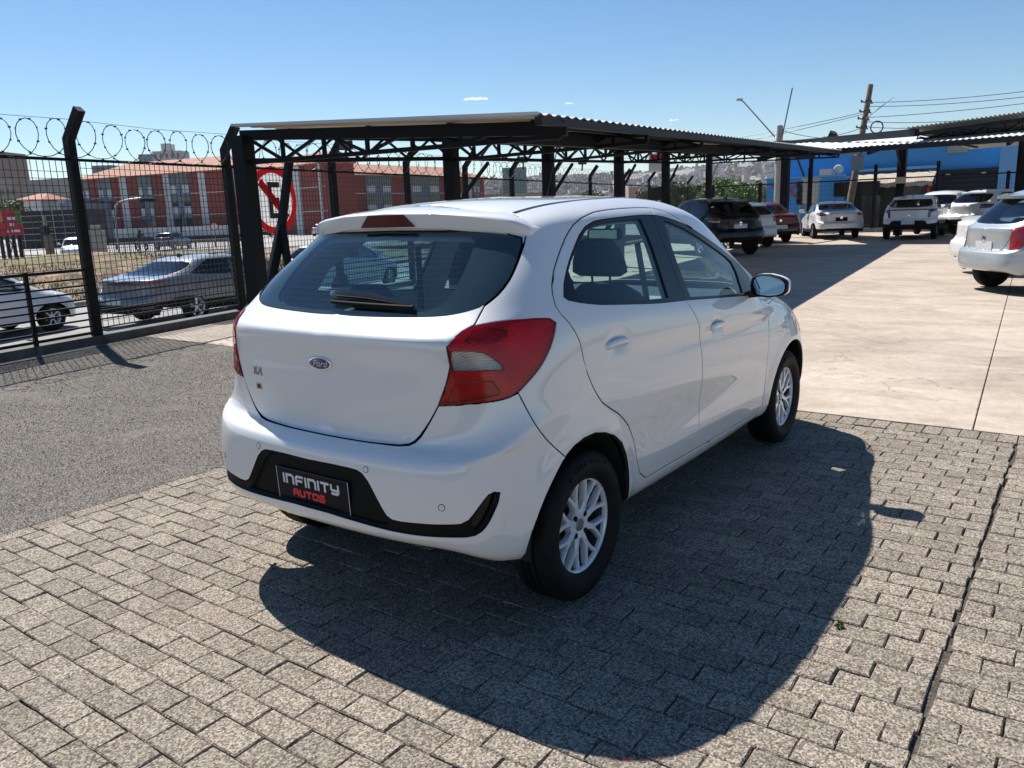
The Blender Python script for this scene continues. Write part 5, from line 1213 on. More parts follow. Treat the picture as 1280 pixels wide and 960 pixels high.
i0, i1 = Vector(dp(1208, 184, 32.4)), Vector(dp(1300, 172, 32.8)); bar_part('rear_chord', i0, i1, .06, .07, M['navy_steel'], rk, krel)
j0, j1 = Vector(dp(1180, 176, 29.5)), Vector(dp(1300, 166, 29.5)); bar_part('mid_chord', j0, j1, .06, .08, M['navy_steel'], rk, krel)
for j in range(6): bar_part('web_diagonal', i0.lerp(i1, j/6), j0.lerp(j1, (j+(1 if j % 2 else 0))/6), .045, .045, M['navy_steel'], rk, krel)
q = MB(); q.box(krel((31.2, -2.6, 2.0)), (.2, .2, 4.0)); q.build('column', M['navy_steel'], rk)
# beam spanning the yard between the two canopies
sb_ = empty('spanning_beam', (38.4, 12.0, 4.22), 0, 'long dark steel beam spanning the yard from the long canopy to the side canopy', 'beam'); SO = Vector((38.4, 12.0, 4.22))
q = MB(); q.bar(Vector((0, 0, .0)), Vector(dp(1146, 165.5, 26))-SO, .16, .24); q.build('beam', M['navy_steel'], sb_)
# -------- back fence
bf = empty('back_fence', (36.9, 5, 0), 0, 'black mesh fence with straight posts along the far end of the yard', 'fence'); BFO = Vector((36.9, 5, 0))
ys2 = [13.6, 11.2, 8.87, 6.0, 3.5, .9, -1.6, -4.2]
for y in ys2: q = MB(); q.bar(Vector((36.9, y, 0))-BFO, Vector((36.9, y, 2.95 if y in (8.87, 6.0, 3.5) else 2.4))-BFO, .13, .13); q.build('post', M['black_steel'], bf)
for a, b in zip(ys2[:-1], ys2[1:]):
    q = MB(); q.bar(Vector((36.9, a, 2.32))-BFO, Vector((36.9, b, 2.32))-BFO, .05, .05); q.build('top_rail', M['black_steel'], bf)
    q = MB()
    for k in range(1, 20): y = a+(b-a)*k/20; q.bar(Vector((36.88, y, .2))-BFO, Vector((36.88, y, 2.32))-BFO, .007)
    for k in range(12): q.bar(Vector((36.87, a, .2+.19*k))-BFO, Vector((36.87, b, .2+.19*k))-BFO, .007)
    q.build('wire_mesh', M['wire'], bf, kind='stuff')
    q = MB(); q.bar(Vector((36.9, a-.004, .08))-BFO, Vector((36.9, b+.004, .08))-BFO, .22, .18); q.build('plinth', M['concrete_old'], bf)
mk('back_street', [(37.2, -40, -.012), (60, -40, -.012), (60, 40, -.012), (37.2, 40, -.012)], [(0, 1, 2, 3)], M['street'], kind='structure')
mk('back_yard_step', [(36.4, -40, -.02), (37.25, -40, -.02), (37.25, 16, -.02), (36.4, 16, -.02)], [(0, 1, 2, 3)], M['concrete_old'], kind='structure')
# -------- blue shop building across the back street
bb = empty('blue_building', (44, 6, 0), 0, 'bright blue commercial building with red letter sign beyond the far end of the yard', 'building'); BO2 = Vector((44, 6, 0)); brel = lambda p: Vector(p)-BO2
def bbox(name, x0, x1, y0, y1, z0, z1, m_, par=bb, rl=brel, bev=0): q = MB(); q.box(rl(((x0+x1)/2, (y0+y1)/2, (z0+z1)/2)), (x1-x0, y1-y0, z1-z0), bev=bev); return q.build(name, m_, par)
bbox('upper_wall', 44, 52, -6, 12.1, 0, 4.0, M['blue_wall']); bbox('parapet', 43.95, 44.12, -6.02, 12.12, 4.0, 4.14, M['blue_light'])
low = bbox('lower_wall', 42, 43.99, 8.55, 12.6, 0, 2.66, M['blue_wall']); bbox('ledge', 41.93, 42.05, 8.5, 12.62, 2.66, 2.74, M['blue_light'])
bbox('corner_pier', 42.3, 43.9, -.2, 1.75, 0, 4.3, M['blue_light']); bbox('canopy_strip', 43.7, 43.98, 4.55, 8.4, 2.86, 3.0, M['blue_light'])
# awning with sagging cloth
q = MB(); V = []; F = []; n = 18
for i in range(n+1):
    y = 8.5-(8.5-4.5)*i/n; sc2 = .05*abs(math.sin(i*1.9))
    V += [tuple(brel((43.95, y, 2.76+.02*math.sin(i*2.3)))), tuple(brel((42.9, y, 2.55+sc2))), tuple(brel((42.2, y, 2.22+.03*math.sin(i*1.3)))), tuple(brel((42.15, y, 2.0+.05*math.sin(i*2.7))))]
F = [(4*i+j, 4*i+4+j, 4*i+5+j, 4*i+1+j) for i in range(n) for j in range(3)]; q.add(V, F); autosmooth(q.build('awning', M['awning'], bb), 40)
bbox('shopfront', 43.2, 43.9, 4.6, 8.5, 0, 2.5, M['sign_black']); bbox('shop_sign', 41.9, 42.1, 6.85, 9.05, 1.62, 2.34, M['black_trim'])
bbox('shop_door', 43.1, 43.19, 7.0, 7.9, 0, 2.0, M['win_dark']); bbox('shop_window', 43.1, 43.19, 4.9, 6.3, .5, 2.0, M['win_dark']); bbox('red_jamb', 43.05, 43.19, 4.72, 4.86, 0, 2.0, M['red_letter'])
rg_ = bbox('roller_gate', 43.75, 43.98, 1.85, 4.4, 0, 2.75, M['sign_black'])
for k in range(11): bbox('gate_slat', 43.70, 43.745, 1.9, 4.35, .18+.23*k, .30+.23*k, M['gutter'], rg_)
for y in (4.05, 2.5): bbox('floodlight', 43.55, 43.7, y-.09, y+.09, 2.42, 2.54, M['white_wall'])
for y in (5.0, 4.6): q = MB(); q.tube([brel((43.6, y, 2.1)), brel((43.4, y-.05, 2.6)), brel((43.2, y-.25, 2.75))], .03, 6); q.build('wall_bracket', M['blue_light'], bb)
bbox('air_conditioner', 41.9, 42.6, 9.2, 9.8, 2.75, 3.05, M['white_wall']); q = MB(); q.lathe([(0, 0), (.22, .02), (.25, .07)], brel((42.2, 8.95, 3.0)), 'X', 12); q.build('satellite_dish', M['white_wall'], bb)
for txt, y in (('K', 11.2), ('T', 12.05)): lettering(txt, 1.05, M['red_letter'], bb, brel((41.97, y, 1.95)), Vector((0, -1, 0)), Vector((0, 0, 1)), Vector((-1, 0, 0)), .02, name='wall_letter')
bbox('brick_patch', 43.92, 43.99, 3.3, 4.2, 3.55, 3.9, M['beige_wall'])
# -------- utility things near the back fence
def pole(name, a, b, r0, r1, m_, label, cat, group=None, n=10):
    o = empty(name, a, 0, label, cat, group); q = MB(); q.tube([(0, 0, 0), Vector(b)-Vector(a)], [r0, r1], n); autosmooth(q.build('shaft', m_, o), 50); return o
p1_ = pole('utility_pole', (36.6, 10.25, -.01), (37.25, 10.45, 5.0), .19, .15, M['conc_pole'], 'straight concrete utility pole with street lamp arm behind the parked cars', 'utility pole', n=8)
def wrel(o, p): return Vector(p)-o.location
q = MB(); a, b = dp(968.5, 171, 38), dp(930, 128, 38); c = dp(925, 124.5, 38); q.tube([wrel(p1_, dp(971, 174, 37.7)), wrel(p1_, a), wrel(p1_, b), wrel(p1_, c)], .035, 6); q.build('lamp_arm', M['galv'], p1_)
q = MB(); c2 = dp(921, 124.6, 38); q.bar(wrel(p1_, dp(928, 124.5, 38)), wrel(p1_, c2), .16, .09); q.build('lamp_head', M['galv'], p1_)
q = MB(); q.bar(wrel(p1_, dp(967, 177, 37.6)), wrel(p1_, dp(985, 176, 37.6)), .06, .06); q.build('cross_arm', M['wood_pole'], p1_)
p2_ = pole('leaning_utility_pole', tuple(dp(1058.5, 249, 38.0)*[1, 1, 0]), tuple(dp(1088.5, 106, 38.0)), .19, .12, M['wood_pole'], 'leaning wooden utility pole with cable coil and cross arms in front of the blue building', 'utility pole')
for k, (px, py) in enumerate(((1083, 128), (1081, 140), (1079, 149), (1077, 160))):
    q = MB(); q.bar(wrel(p2_, dp(px-7, py-1, 37.7)), wrel(p2_, dp(px+8, py+1, 37.7)), .05, .06); q.build('cross_arm', M['wood_pole'], p2_)
    for d in (-6, 0, 6): q = MB(); q.tube([wrel(p2_, dp(px+d, py, 37.7)), wrel(p2_, dp(px+d, py-3, 37.7))], .035, 6); q.build('insulator', M['gutter'], p2_)
q = MB(); c = Vector(dp(1096, 159, 37.6)); q.tube([wrel(p2_, c)+Vector((0, .27*math.cos(t), .27*math.sin(t))) for t in np.linspace(0, 6.28, 20)[:-1]], .03, 6, closed=True); q.build('cable_coil', M['wire'], p2_)
q = MB(); q.box(wrel(p2_, dp(1072, 204, 37.7)), (.3, .5, .65)); q.build('meter_box', M['grey_panel'], p2_)
q = MB(); q.bar(wrel(p2_, dp(1083, 148, 37.7)), wrel(p2_, dp(1117, 121, 37.7)), .035, .035); q.build('stay_bar', M['galv'], p2_)
wires = [((860, 183, 45), (973, 163, 38), (1080, 140, 38)), ((880, 187, 45), (973, 168, 38), (1078, 143, 38)), ((973, 176, 37.6), (1030, 172, 37.8), (1078, 160, 38)), ((978, 163, 37.6), (1020, 172, 38), (1075, 175, 38)),
         ((1082, 128, 38), (1180, 124, 37), (1300, 112, 36)), ((1081, 133, 38), (1180, 130, 37), (1300, 119, 36)), ((1080, 147, 38), (1180, 140, 37), (1300, 127, 36)), ((1079, 152, 38), (1180, 152, 37), (1300, 141, 36)), ((1078, 158, 38), (1160, 160, 37), (1300, 152, 36)),
         ((982, 180, 38), (1040, 178, 38), (1076, 172, 38)), ((1076, 168, 38), (1130, 171, 38), (1190, 168, 38)), ((968, 184, 38), (900, 190, 50), (760, 205, 90)), ((968, 178, 38), (900, 186, 50), (640, 213, 110))]
wl_ = ['upper wire from the left to the straight pole and the leaning pole', 'second wire from the left to the leaning pole', 'slack wire between the two utility poles', 'drooping wire passing right below the leaning pole', 'topmost wire running right from the leaning pole', 'second wire from the top running right from the leaning pole', 'third wire running right from the leaning pole', 'fourth wire running right from the leaning pole', 'lowest wire running right from the leaning pole', 'low wire between the straight pole and the leaning pole', 'short low wire running right above the white roof sheets', 'wire dropping left from the straight pole over the hill', 'long wire crossing the hill to the far left of the straight pole']
for w3, wlab in zip(wires, wl_):
    P = [Vector(dp(*q)) for q in w3]; pts = []
    for t in np.linspace(0, 1, 11): pts.append(P[0]*(1-t)*(1-2*t)+P[1]*4*t*(1-t)+P[2]*t*(2*t-1))
    q = MB(); q.tube([p-P[0] for p in pts], .013, 4); o = q.build('overhead_wire', M['wire'], loc=P[0]); tag(o, 'thin dark '+wlab, 'wire', 'overhead wires at the poles')
q = MB(); P0, P1 = Vector(dp(990.5, 110, 37.5)), Vector(dp(977.5, 172, 37.5)); q.tube([(0, 0, 0), P1-P0], .028, 6); tag(q.build('drop_cable', M['wire'], loc=P0), 'thick dark cable dropping steeply to the top of the straight concrete pole', 'cable')
kb = empty('meter_cabinet', (38, 9.1, 0), 0, 'pale grey concrete meter cabinet on a post behind the white sedan', 'cabinet'); 
q = MB(); q.box((0, 0, 1.9), (.5, .62, 1.1), bev=.02); q.build('cabinet', M['roof_under'], kb); q = MB(); q.box((0, -.02, .67), (.4, .42, 1.34)); q.build('post', M['conc_pole'], kb); q = MB(); q.box((-.02, 0, 2.49), (.62, .74, .07)); q.build('cap', M['white_wall'], kb); q = MB(); q.box((-.262, .05, 1.75), (.02, .06, .5)); q.build('door_handle', M['sign_black'], kb)
tl = empty('traffic_light', tuple(dp(1000.5, 250, 39)*[1, 1, 0]), 0, 'black traffic light seen side on next to the grey meter cabinet', 'traffic light')
q = MB(); q.tube([(0, 0, 0), (0, 0, 1.3)], .05, 8); q.build('post', M['galv'], tl); q = MB(); q.box((0, 0, 1.85), (.2, .3, 1.1)); q.build('head', M['sign_black'], tl)
for k in range(3): q = MB(); q.lathe([(.12, 0), (.13, -.16)], (-.1, 0, 1.5+.35*k), 'X', 12); q.build('visor', M['galv'], tl)
# signs hanging under the far end of the long canopy
def small_sign(px0, px1, py0, py1, depth, label, m_, bands=()):
    c = Vector(dp((px0+px1)/2, (py0+py1)/2, depth)); w_ = (px1-px0)*depth/F_PX; h_ = (py1-py0)*depth/F_PX; o = empty('hanging_sign', c, 0, label, 'sign'); R_ = Matrix.Rotation(math.atan2(c.y-CAM_POS[1], c.x-CAM_POS[0]), 4, 'Z')
    q = MB(); q.box((0, 0, 0), (.03, w_, h_), M4=R_); q.build('panel', m_, o)
    for (a, b, cc, d, mm) in bands: q = MB(); T_ = R_ @ Matrix.Translation((-.02, w_*(.5-(a+b)/2), h_*(.5-(cc+d)/2))); q.box((0, 0, 0), (.01, w_*(b-a), h_*(d-cc)), M4=T_); q.build('printed_band', mm, o)
    q = MB(); q.bar((0, 0, h_/2), (0, 0, h_/2+.35), .03, .03); q.build('hanger', M['navy_steel'], o); return o
small_sign(811, 829, 192, 213, 27, 'white sign board with red writing band hanging under the canopy roof', M['sign_white'], [(.1, .9, .08, .34, M['sign_red']), (.15, .85, .5, .56, M['roof_under']), (.15, .7, .66, .72, M['roof_under'])])
small_sign(886, 898, 190, 202, 33, 'small pale sign with red edge at the far end under the canopy', M['sign_white'], [(.1, .9, .1, .3, M['sign_red'])])
c = Vector(dp(860.5, 194.3, 30)); o = empty('red_signal', c, 0, 'round red signal disc hanging under the canopy', 'sign'); q = MB(); q.lathe([(0, -.05), (.08, -.045), (.085, 0), (0, .03)], (0, 0, 0), 'X', 16); q.build('disc', M['sign_red'], o); q = MB(); q.bar((.02, 0, .05), (.02, 0, .5), .03, .03); q.build('hanger', M['navy_steel'], o)
c = Vector(dp(820.5, 242, 27)); o = tag(bpy.data.objects.new('dark_notice_board', None), 'dark square board standing at the fence between two canopy columns', 'board'); COL.objects.link(o); o.location = (c.x, c.y, 0); q = MB(); q.box((0, 0, c.z), (.05, .58, .42), rz=.5); q.build('board', M['sign_black'], o); q = MB(); q.bar((0, 0, 0), (0, 0, c.z-.2), .06, .06); q.build('leg', M['black_steel'], o)
for px, py, d, lb in ((432, 181.5, 12.5, 'small floodlight clamped to the bent fence post behind the near canopy truss'), (654, 199.5, 19.2, 'small floodlight on a bent fence post left of the third canopy column'), (728, 202, 20, 'pair of dark floodlights on the truss right of the third canopy column')):
    c = Vector(dp(px, py, d)); o = empty('floodlight', c, .4, lb, 'floodlight'); q = MB(); q.box((0, 0, 0), (.10, .20, .14), bev=.01); q.build('housing', M['black_steel'], o); q = MB(); q.box((-.055, 0, 0), (.01, .17, .11)); q.build('lens', M['win_dark'], o); q = MB(); q.bar((0, 0, -.06), (.04, .02, -.22), .03, .03); q.build('bracket', M['black_steel'], o)
# ------------------------------------------------------------------ beyond the fence
GZ = -.78
def building(label, A, B, z1, thick, wall, segs, floors, roofm=None, cat='building', name='apartment_block', roof_h=1.8, over=.6, gable_right=False, z0=GZ, group=None, segm=None):
    """A, B: ground ends of the front (left, right as seen); segs: (s0, s1, kind)"""
    A = Vector((A[0], A[1], 0)); B = Vector((B[0], B[1], 0)); D = (B-A); L = D.length; D /= L; Nn = Vector((D.y, -D.x, 0))
    if (Vector((CAM_POS[0], CAM_POS[1], 0))-A).dot(Nn) < 0: Nn = -Nn
    o = empty(name, (A.x, A.y, z0), 0, label, cat, group); H = z1-z0
    def P(s, h, d=0): return D*(s*L)+Nn*d+Vector((0, 0, h))
    def slab(nm, s0, s1, h0, h1, d0, d1, m_, par=o):
        V = [P(s, h, d) for d in (d0, d1) for s, h in ((s0, h0), (s1, h0), (s1, h1), (s0, h1))]
        return fix_normals(mk(nm, V, [(3, 2, 1, 0), (4, 5, 6, 7), (0, 1, 5, 4), (1, 2, 6, 5), (2, 3, 7, 6), (3, 0, 4, 7)], m_, par))
    slab('wall', 0, 1, 0, H, -thick, 0, wall)
    fh = H/floors
    for k in range(1, floors): slab('floor_band', 0, 1, fh*k-.06, fh*k+.06, .002, .05, M['white_wall'])
    for s0, s1, kd in segs:
        if kd == 'w': slab('white_pilaster', s0, s1, .0, H-.02, .004, .14, M['white_wall'])
        elif kd == 'g':
            bay = slab('grey_bay', s0, s1, .0, H-.02, .004, .12, M['grey_panel']); w_ = s1-s0
            for k in range(floors):
                for c in (.2, .8):
                    a, b = s0+w_*(c-.15), s0+w_*(c+.15)
                    wn = slab('window', a, b, fh*k+fh*.42, fh*k+fh*.86, .124, .16, M['win_dark'], bay); slab('window_panel', a, b, fh*k+.14, fh*k+fh*.40, .124, .17, M['white_wall'], bay)
        elif kd == 'v':
            for k in range(floors): slab('window', s0, s1, fh*k+fh*.35, fh*k+fh*.75, .004, .08, M['win_dark'])
    if gable_right:
        V = [P(1, H, 0), P(1, H, -thick), P(1, H+roof_h*.96, -thick/2)]; V += [v-D*.25 for v in V]; fix_normals(mk('gable', V, [(0, 1, 2), (5, 4, 3), (0, 3, 4, 1), (1, 4, 5, 2), (2, 5, 3, 0)], wall, o))
    if roofm:
        ov = over; e = [P(-ov/L, H-.05, ov), P(1+ov/L, H-.05, ov), P(1+ov/L, H-.05, -thick-ov), P(-ov/L, H-.05, -thick-ov)]
        rr = [P(min(.3, thick*.5/L), H+roof_h, -thick/2), P(1-(0 if gable_right else min(.3, thick*.5/L)), H+roof_h, -thick/2)]
        V = e+rr+[v-Vector((0, 0, .15)) for v in e]; F = [(0, 1, 5, 4), (1, 2, 5), (2, 3, 4, 5), (3, 0, 4), (6, 7, 1, 0), (7, 8, 2, 1), (8, 9, 3, 2), (9, 6, 0, 3), (9, 8, 7, 6)]
        fix_normals(mk('roof', V, F, roofm, o))
    return o, slab, P, L, H
TH = 14
oA, slab, P_, L_, H_ = building('long red three storey block with grey stair bays left of the bent fence post', dp(106, 290, 141), dp(300, 288, 126), 9.4, 12, M['brick_red'],
    [(.015, .075, 'g'), (.14, .235, 'g'), (.29, .335, 'w'), (.41, .50, 'g'), (.575, .61, 'w'), (.61, .735, 'g'), (.79, .83, 'w')], 3, M['terracotta'], roof_h=2.6)
slab('perimeter_wall', -.05, 1.25, 0, 1.6, 3, 3.2, M['white_wall'])
building('red block with plain gable wall and white pilaster behind the no parking sign', dp(317, 290, 120), dp(412, 290, 106), 8.6, 4.6, M['brick_red'], [(.62, .70, 'w'), (.93, .95, 'w')], 3, M['terracotta'], roof_h=1.5, gable_right=True, over=.3)
building('lower red block with terracotta roof behind the first canopy truss', dp(440, 285, 122), dp(607, 280, 150), 7.7, 11, M['brick_red'],
    [(.10, .27, 'g'), (.40, .62, 'g'), (.73, .76, 'w'), (.86, .885, 'w'), (.90, .955, 'g')], 3, M['terracotta'], roof_h=2.0)
# towers and low houses far left
def boxb(label, px0, px1, pyt, depth, wall, cols=0, rows=0, thick=14, name='building', cat='building', roof=None, roof_h=1.5, turn=0):
    A, B = dp(px0, 285, depth), dp(px1, 285, depth+turn); zt = dp((px0+px1)/2, pyt, depth)[2]
    o, slab, P, L, H = building(label, A, B, zt, thick, wall, [], 1, roof, cat, name, roof_h)
    for r in range(rows):
        for c in range(cols):
            s = (c+.5)/cols; hw = .16/cols*1.4; h = H*(1-(r+.6)/(rows+.6)*.92); slab('window', s-hw, s+hw, h-H*.012*20/max(rows, 6), h+H*.012*20/max(rows, 6), .004, .1, M['win_dark'])
    return o, slab, P, L, H
o, slab, P, L, H = boxb('pale high rise tower with stepped top behind the red roof', 202, 237, 190, 520, mat('tower_wall', (.42, .40, .42), .85), 5, 8, name='apartment_tower'); slab('lift_tower', .33, .60, H, H+4.6, -10, -.1, M['white_wall'])
boxb('grey slab tower left of the pale stepped high rise', 184.5, 200.5, 194, 540, M['grey_panel'], 3, 5, name='apartment_tower')
boxb('brown tower block cut by the left edge above the fence mesh', -14, 8, 190, 210, mat('tower_brown', (.26, .20, .18), .85), 4, 10, name='apartment_tower')
boxb('beige flat roofed building at the far left behind the billboard', -6, 27, 224, 170, M['beige_wall'], 5, 2, turn=4)
boxb('long grey flat roofed hall between the beige building and the red block', 38, 106, 225, 175, mat('hall_grey', (.27, .25, .235), .85, var=.1, vscale=.3), 7, 1, turn=-6)
boxb('small pale building peeping over the left end of the red roof', 126, 150, 207.5, 300, M['grey_panel'], 3, 2)
boxb('white house with small terracotta roof left of the tall post', 26, 56, 250, 130, M['white_wall'], 3, 1, thick=9, name='house', cat='house', roof=M['terracotta'], roof_h=1.1)
boxb('white house with dark doors beside the terracotta roofed one', 57, 84, 250, 134, M['white_wall'], 2, 1, thick=9, name='house', cat='house')
boxb('grey panelled workshop with white trim left of the tall post', 79, 106, 254, 120, M['grey_panel'], 3, 1, thick=9, name='house', cat='house')
# dark shed with rails
o, slab, P, L, H = boxb('long dark open shed behind the billboard with pale rails across it', 24, 101, 263, 88, mat('shed_dark', (.022, .022, .026), .8, var=.3, vscale=.8), 0, 0, thick=6, name='shed', cat='shed')
for k in range(5): slab('rail', 0, 1, H*(.22+.16*k), H*(.22+.16*k)+.07, .3, .36, M['galv'])
for k in range(6): slab('upright', .08+.17*k, .088+.17*k, 0, H, .24, .30, M['galv'])
# billboard
a, b = dp(-14, 296, 62), dp(30.5, 293, 64); zt, zb = dp(8, 263, 63)[2], dp(8, 294.5, 63)[2]
bl = empty('billboard', (a[0], a[1], GZ), 0, 'red billboard with green corner and white lines of text at the left edge', 'billboard'); D = Vector((b[0]-a[0], b[1]-a[1], 0)); N_ = Vector((D.y, -D.x, 0)).normalized(); N_ = N_ if Vector((CAM_POS[0]-a[0], CAM_POS[1]-a[1], 0)).dot(N_) > 0 else -N_
def bq(nm, s0, s1, h0, h1, d, m_, sh=0): V = [D*s0+Vector((0, 0, h0-GZ))+N_*d, D*s1+Vector((0, 0, h0-GZ))+N_*d, D*(s1-sh)+Vector((0, 0, h1-GZ))+N_*d, D*(s0-sh)+Vector((0, 0, h1-GZ))+N_*d]; V += [v-N_*.06 for v in V]; return fix_normals(mk(nm, V, [(0, 1, 2, 3), (7, 6, 5, 4), (0, 4, 5, 1), (1, 5, 6, 2), (2, 6, 7, 3), (3, 7, 4, 0)], m_, bl))
hh = zt-zb
bq('panel', 0, 1, zb, zt, 0, mat('billboard_red', (.50, .025, .05), .6)); bq('green_corner', .86, .99, zb+hh*.45, zb+hh*.98, .07, mat('billboard_green', (.03, .26, .08), .6), .05); bq('picture_patch', .30, .44, zb+hh*.5, zb+hh*.92, .07, mat('billboard_orange', (.55, .25, .06), .6))
for s0, s1, f in ((.58, .80, .62), (.62, .74, .38), (.50, .56, .12), (.64, .9, .13)): bq('text_line', s0, s1, zb+hh*f, zb+hh*(f+.11), .07, M['sign_white'])
for s in (.35, .52, .70, .86):
    q = MB(); q.bar(D*s-N_*.2, D*s-N_*.2+Vector((0, 0, zb-GZ+.6)), .22, .22); q.build('leg', M['black_steel'], bl)
q = MB(); q.bar(D*.52-N_*.3, D*.72-N_*.3+Vector((0, 0, (zb-GZ)*.8)), .09, .09); q.build('brace', M['galv'], bl); q = MB(); q.bar(D*.78-N_*.3, D*.6-N_*.3+Vector((0, 0, (zb-GZ)*.8)), .09, .09); q.build('brace', M['galv'], bl)
# signpost with box, gate pillar
def at_ground(px, py, z=GZ): return gp(px, py, z)
def upright(name, px, pyb, pyt, depth, r, m_, label, cat, lean=0, r1=None):
    a = Vector(dp(px, pyb, depth)); t = Vector(dp(px+lean, pyt, depth)); a.z = GZ; o = empty(name, a, 0, label, cat); q = MB(); q.tube([(0, 0, 0), Vector((t.x-a.x, t.y-a.y, t.z-a.z))], [r, r1 or r*.8], 8); autosmooth(q.build('shaft', m_, o), 50); return o, t
o, t = upright('sign_post', 64, 322, 270, 55, .12, M['conc_pole'], 'brown post with a thick base standing in the road left of the tall fence post', 'post', -9, .10)
q = MB(); q.box((0, 0, .9), (.42, .42, 1.8), bev=.03); q.build('base', M['wood_pole'], o); q = MB(); q.box(Vector(dp(57, 296, 55))-o.location, (.3, .75, 1.5), bev=.03); q.build('switch_box', M['black_steel'], o); q = MB(); q.bar(Vector(dp(53, 288, 55))-o.location, Vector(dp(66, 287, 55))-o.location, .12, .05); q.build('bracket', M['galv'], o)
a = Vector(dp(125, 322, 56)); gpil = empty('gate_pillar', (a.x, a.y, GZ), .6, 'square grey concrete gate pillar just right of the tall fence post', 'pillar'); q = MB(); q.box((0, 0, .98), (.82, .82, 1.96), bev=.02); q.build('shaft', M['conc_pole'], gpil); q = MB(); q.box((0, 0, 2.14), (.5, .5, .36), bev=.02); q.build('cap', M['conc_pole'], gpil)
# curved street lamp
a = Vector(dp(146, 294, 62)); o = empty('street_lamp', (a.x, a.y, GZ), 0, 'street lamp with curved grey arm and dark head before the red block', 'street lamp')
pts = [(146, 296), (144, 270), (144, 258), (148, 253), (160, 249.5), (176, 247.5)]; q = MB(); q.tube([Vector((0, 0, 0))]+[Vector(dp(x, y, 62))-o.location for x, y in pts[1:]], .07, 6); autosmooth(q.build('arm', M['galv'], o), 60)
for x in (181, 190): q = MB(); q.box(Vector(dp(x, 249.5, 62))-o.location, (.3, .62, .28), rz=.6, bev=.05); q.build('lamp_head', M['black_steel'], o)
for px, pyb, pyt, ln, d, lb in ((211, 300, 225, -5, 75, 'thin white lamp mast in front of the red block'), (303.5, 300, 207, -13, 78, 'tall pale mast right of the second fence post'), (226.5, 305, 268, 0, 70, 'short dark mast in front of the red block grey bay')):
    upright('mast', px, pyb, pyt, d, .075, M['conc_pole'] if 'dark' not in lb else M['black_steel'], lb, 'mast', ln)
a = Vector(dp(270, 302, 66)); o = empty('road_sign', (a.x, a.y, GZ), 0, 'small round white road sign with red rim in front of the red block', 'sign'); q = MB(); zt_ = dp(270, 283, 66)[2]; q.tube([(0, 0, 0), (0, 0, zt_-GZ)], .04, 6); q.build('post', M['galv'], o); R_ = Matrix.Rotation(math.atan2(a.y-CAM_POS[1], a.x-CAM_POS[0]), 4, 'Z'); cc = Vector((0, 0, zt_-GZ)); q = MB(); q.lathe([(0, -.06), (.26, -.06), (.26, -.045)], (0, 0, 0), 'X', 20); d_ = q.build('disc', M['sign_white'], o, loc=cc, rot=R_.to_euler()); q = MB(); q.lathe([(.255, -.065), (.33, -.065), (.33, -.02)], (0, 0, 0), 'X', 20); q.build('rim', M['sign_red'], d_)
# roadside railing: vertical bars
ra, rb_ = dp(139, 321.5, 55), dp(312, 317, 58); rl_ = empty('road_railing', (ra[0], ra[1], GZ), 0, 'long pale railing of thin upright bars along the far road', 'railing'); D = Vector((rb_[0]-ra[0], rb_[1]-ra[1], 0))
for h in (.06, 1.05): q = MB(); q.bar(Vector((0, 0, h)), D+Vector((0, 0, h)), .05, .06); q.build('rail', M['galv'], rl_)
bm_ = MB(); bm_.bar((0, 0, .06), (0, 0, 1.05), .045, .03); b0 = bm_.build('bar', M['galv'], rl_)
for k in range(1, 76): o = b0.copy(); COL.objects.link(o); o.location = D*(k/75)
q = MB(); q.bar(Vector((0, 0, -.25))-Vector((.5, .6, 0)), D+Vector((0, 0, -.25))-Vector((.5, .6, 0)), .5, .6); o = q.build('retaining_wall', M['black_plastic'] if 0 else M['concrete_old'], loc=rl_.location); tag(o, 'low dark concrete wall running below the far railing', 'wall')
gd = empty('guard_rail', tuple(dp(120, 303, 74)*[1, 1, 0]+np.array([0, 0, GZ])), 0, 'dark steel guard rail band in front of the white wall of the red block', 'guard rail'); D = Vector(dp(320, 300, 72))-Vector(dp(120, 303, 74)); D.z = 0
q = MB(); q.bar((0, 0, .75), D+Vector((0, 0, .75)), .08, .62); q.build('beam', M['gutter'], gd)
for k in range(9): q = MB(); q.box(D*(k/8)+Vector((0, 0, .35)), (.12, .12, .7)); q.build('post', M['gutter'], gd)
# ---- roads, verge bank
def ribbon(name, pts, w0, w1, z, m_): V = []; [V.extend([(x, y+w0, z), (x, y+w1, z)]) for x, y in pts]; return mk(name, V, [(2*i, 2*i+2, 2*i+3, 2*i+1) for i in range(len(pts)-1)], m_, kind='structure')
mk('far_road', [tuple(gp(-300, 330, -.74)), tuple(gp(620, 300, -.74)), tuple(gp(500, 288, -.74)), tuple(gp(-300, 303, -.74))], [(0, 1, 2, 3)], mat('pale_road', (.34, .32, .30), .9, var=.1, vscale=.3), kind='structure')
mk('near_road', [tuple(gp(-300, 350, -.745)), tuple(gp(70, 322, -.745)), tuple(gp(120, 330, -.745)), tuple(gp(-300, 368, -.745))], [(0, 1, 2, 3)], M['street'], kind='structure')
nx_, ny_ = 90, 26; V = []
for i in range(nx_):
    s = -30+90*i/(nx_-1)
    for j in range(ny_):
        o_ = 11.2+17*j/(ny_-1); p = fpt(s, 0, o_); t = j/(ny_-1); h = math.sin(min(1, t*1.25)*math.pi*.5)**.8*(1 if t < .6 else max(0, 1-((t-.6)/.4)**2)); amp = 1.12*sstep(np.array([s]), -26, -6)[0]*(1-sstep(np.array([s]), 17, 27)[0])
        V.append((p.x, p.y, -.72+h*amp*(1+.25*noise.noise((p.x*.25, p.y*.25, 1)))+.14*noise.noise((p.x*.9, p.y*.9, 5))*h+.06*noise.noise((p.x*3, p.y*3, 9))*h))
